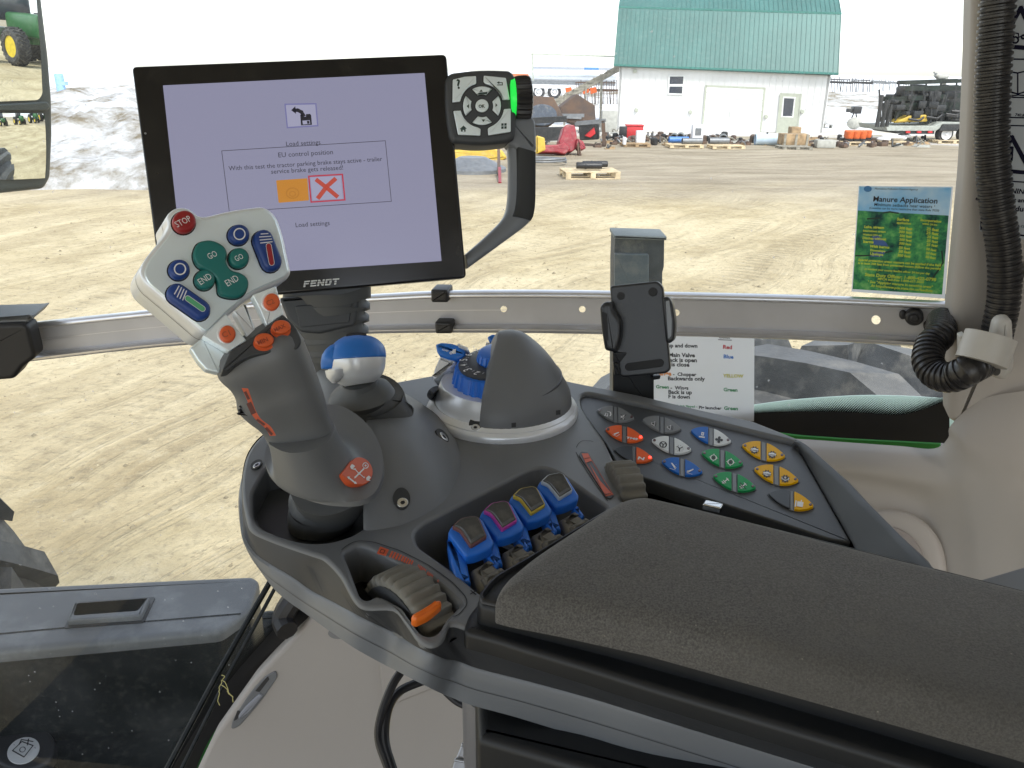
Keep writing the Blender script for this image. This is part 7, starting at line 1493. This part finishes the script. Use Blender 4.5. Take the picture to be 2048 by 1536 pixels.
# keypad block
FK2 = FMo.up(.004); kb = fil([(890, 160, 22), (900, 146, 10), (960, 139, 60), (1020, 141, 12), (1030, 152, 10), (1033, 230), (1030, 278, 14), (1015, 286, 14), (960, 292, 60), (905, 286, 12), (898, 275, 12), (890, 220, 60)], 8, 5)
m = MB(); m.prism(FK2, kb, -.030, .002, .005, seg=4); kp = m.build('keypad_block', M['pld'], tm, sm=60)
K = lambda p: (860+p[0]/3.492, 120+p[1]/3.492); FK3 = FK2.up(.002)
keyc = (362, 322)
def key(pts, r=2, **k):
    m = MB(); P = fil([K(q) for q in pts], r, 3); Q = ccw([FK3.xy(*q) for q in P]); m.loft([[FK3.w(x, y, .0001) for x, y in off(Q, -.0008)], [FK3.w(x, y, .0003) for x, y in off(Q, -.0008)]], 1, True, True); m.prism(FK3, P, 0, .0025, .0008, 0); return m.build('key', [M['silvb'], M['black']], kp, sm=50)
def arcp(c, r, a0, a1, n=6): return [(c[0]+r*math.cos(math.radians(a0+(a1-a0)*k/n)), c[1]+r*1.02*math.sin(math.radians(a0+(a1-a0)*k/n))) for k in range(n+1)]
key([(158, 140), (240, 120), (320, 115)]+arcp(keyc, 155, 255, 190)+[(156, 300)], 2)
key([(374, 112), (528, 128), (556, 280), (505, 282)]+arcp(keyc, 150, 342, 280)+[(372, 155)], 2)
key([(162, 358), (207, 356)]+arcp(keyc, 152, 168, 100)+[(352, 485), (350, 532), (195, 525)], 2)
key([(405, 530), (402, 480)]+arcp(keyc, 155, 68, 20)+[(515, 345), (562, 342), (562, 505)], 2)
for a in (270, 0, 90, 180):
    key(arcp(keyc, 132, a-31, a+31)+arcp(keyc, 78, a+22, a-22), 1)
key(ell(362, 322, 46, n=24), 0)
m = MB(); Fi = FK3.up(.0028); dk_ = 0
m.text(Fi, '?', K((190, 200)), K((216, 198)), 0, bold=.03); m.text(Fi, 'OK', K((340, 333)), K((385, 331)), 0, bold=.05)
m.line(Fi, [K((480, 158)), K((505, 158)), K((506, 174)), K((472, 174))], .0008, 0); m.sheet(Fi, [K((466, 158)), K((484, 148)), K((484, 168))], 0)
m.sheet(Fi, [K((208, 482)), K((234, 458)), K((256, 478)), K((248, 482)), K((249, 500)), K((238, 500)), K((238, 488)), K((228, 488)), K((228, 500)), K((216, 500)), K((216, 484))], 0)
for x, y in ((498, 443), (519, 442), (498, 464), (519, 463)): m.sheet(Fi, [K((x, y)), K((x+16, y-1)), K((x+16, y+16)), K((x, y+17))], 0)
for P in ([(345, 222), (357, 206), (369, 220)], [(360, 416), (385, 416), (373, 432)], [(256, 322), (272, 308), (272, 340)], [(458, 302), (458, 328), (471, 315)]): m.sheet(Fi, [K(q) for q in P], 0)
m.sheet(Fi, [K((345, 228)), K((400, 222)), K((398, 238)), K((320, 242))], 0); m.build('key_symbols', mat('key_ink', (.02, .05, .045), .5, var=0), kp)
# side knob
kc = (FK2.w(*FK2.xy(1033, 193), -.012)); ka = nrm(FMo.ex*1+FMo.n*.05); m = MB()
m.lathe(kc-ka*.002, ka, [(.018, 0), (.0225, .002), (.0235, .006), (.0238, .014), (.0225, .018), (.017, .0195), (.01, .0195)], n=144, rfun=lambda r, h, a: r-(.0010*(1-math.cos(a*24)) if r > .02 else 0)); kn = m.build('rotary_knob', M['blkp'], tm, sm=50)
m = MB(); m.lathe(kc-ka*.006, ka, [(.018, 0), (.0215, .001), (.0215, .0055), (.018, .0065)], n=48); m.build('green_light_ring', mat('green_ring', (.01, .4, .04), .3, emis=(.02, .8, .08), es=.35), kn, sm=50)
# grab handle
FHn = FMo.up(-.006); hpth = [(1050, 236), (1052, 280), (1054, 340), (1055, 390), (1050, 430), (1030, 462), (990, 492), (950, 518), (930, 530)]
m = MB(); m.prism(FHn, fil([(1015, 240, 8), (1028, 236, 8), (1062, 233, 10), (1070, 244, 8), (1072, 302), (1034, 302), (1028, 296, 10), (1014, 290, 8)], 6, 5), -.022, .004, .004, seg=4); hd = m.build('handle', M['pll'], tm, sm=55)
hr = spl([(1018, 285), (1020, 340), (1018, 400), (1008, 435), (975, 470), (932, 508)], 6, False); ho = spl([(1071, 300), (1071, 360), (1069, 420), (1056, 447), (1005, 486), (935, 537)], 6, False)
R = []
for a, b in zip(hr, ho):
    A, B = np.array(FHn.xy(*a)), np.array(FHn.xy(*b)); R.append([FHn.w(*(A*(1-s)+B*s), h) for s, h in ((0, -.014), (.02, -.004), (.14, .000), (.30, .0012), (.42, .004), (.75, .0048), (.95, .003), (1, -.002), (1, -.014), (.9, -.02), (.2, -.02))])
m = MB(); m.loft(R, 0, True, True); m.build('handle_bar', M['pll'], tm, sm=50)
k0, k1 = 1, 18; Rg = []
for a, b in zip(hr[k0:k1], ho[k0:k1]):
    A, B = np.array(FHn.xy(*a)), np.array(FHn.xy(*b)); Rg.append([FHn.w(*(A*(1-s)+B*s), h) for s, h in ((.26, -.016), (.26, .0020), (.34, .0052), (.45, .0062), (.8, .0064), (.97, .0045), (1.01, -.002), (1.01, -.016))])
m = MB(); m.loft(Rg, 0, True, True); m.build('handle_grip', mat('textured_grip', (.018, .02, .021), .55, bump=.8, bs=900), hd, sm=50)
# bellows stand behind
m = MB(); d = .885
rows = [((566, 575), (742, 560), d-.03, d-.03, .45)]
for k in range(6):
    t = k/5; L, Rr_ = 570+t*25, 742-t*8; v = 588+t*120; rows += [((L-4, v+2), (Rr_, v-2), d-.02+.02*t, d-.02+.02*t, .6), ((L-4, v+10), (Rr_, v+6), d-.02+.02*t, d-.02+.02*t, .6), ((L+6, v+14), (Rr_-12, v+10), d-.02+.02*t, d-.02+.02*t, .6), ((L+6, v+20), (Rr_-12, v+16), d-.02+.02*t, d-.02+.02*t, .6)]
rows += [((640, 745), (728, 742), d+.02, d+.02, .6), ((640, 790), (735, 790), d+.03, d+.03, .6)]
m.sil(rows, 30); m.build('bellows_stand', M['rubber'], tm, sm=35)
FBx = FMo.up(-.028); FBx = Fr(at(640, 620, .845), FMo.n, (0, 0, 1)); m = MB(); m.prism(FBx, fil([(558, 596), (722, 582), (712, 650), (640, 668), (600, 664), (575, 640)], 6), -.03, 0, .003); m.prism(FBx, fil([(590, 612), (705, 602), (698, 645), (600, 655)], 3), 0, .0015, .0008); m.build('rear_cover', M['pld'], tm)
# ------------------------------------------------------------------ phone holder
ph = thing('phone_holder', at(1268, 810, .80), 'empty black phone cradle with two side clamps on a flat strap beside the button panel', 'phone holder'); FPh = Fr(at(1275, 660, .80), nrm(CAM-at(1275, 660, .8)+np.array([-.10, 0, -.05])), (0, 0, 1))
M['ph'] = mat('satin_black_cradle', (.017, .019, .022), .33, var=.06, dust=.08, ds=25)
m = MB(); m.prism(FPh, fil([(1219, 572, 8), (1316, 562, 8), (1326, 574, 6), (1341, 740, 10), (1332, 747, 6), (1245, 755, 8), (1236, 748, 8)], 8, 5), -.010, 0, .002, seg=4); bp2 = m.build('back_plate', M['ph'], ph, sm=50)
m = MB(); m.prism(FPh, capsule((1258, 734), (1320, 726), 8), 0, .0008, .0004); m.prism(FPh, ell(1306, 584, 9, n=22), 0, .0012, .0004); m.prism(FPh, ell(1242, 592, 8, n=22), 0, .0003); m.build('pad', M['black'], bp2)
m = MB(); m.prism(FPh, fil([(1204, 612, 6), (1216, 601, 8), (1230, 606, 8), (1232, 618, 4), (1246, 640, 10), (1247, 670, 20), (1238, 700, 8), (1230, 702), (1214, 698, 6), (1208, 660)], 6, 5), -.008, .016, .004, seg=4); m.prism(FPh, fil([(1209, 622), (1219, 626), (1222, 680), (1214, 676)], 2), .016, .0165, 0, 1); m.build('clamp', [M['ph'], M['black']], ph, sm=50)
m = MB(); m.prism(FPh, fil([(1326, 594, 5), (1340, 592, 8), (1348, 608, 8), (1353, 650, 20), (1350, 680, 8), (1340, 686, 6), (1334, 680)], 5, 5), -.008, .014, .003, seg=4); m.prism(FPh, fil([(1334, 602), (1341, 600), (1346, 640), (1345, 670), (1339, 676)], 2), .014, .0148, 0, 1); m.build('clamp', [M['ph'], M['grey']], ph, sm=50)
Fst = Fr(at(1268, 790, .82), (0, -1, .05)); m = MB(); m.prism(Fst, fil([(1226, 705), (1300, 705), (1308, 754), (1308, 830), (1226, 830), (1226, 760)], 2), -.008, 0, .001); m.prism(Fst, fil([(1225, 722), (1236, 724), (1240, 745), (1228, 748)], 2), 0, .006, .001); m.prism(Fst, fil([(1302, 750), (1320, 748), (1318, 755), (1304, 757)], 2), 0, .006, .001); m.build('strap', mat('black_strap', (.014, .016, .018), .45), ph)
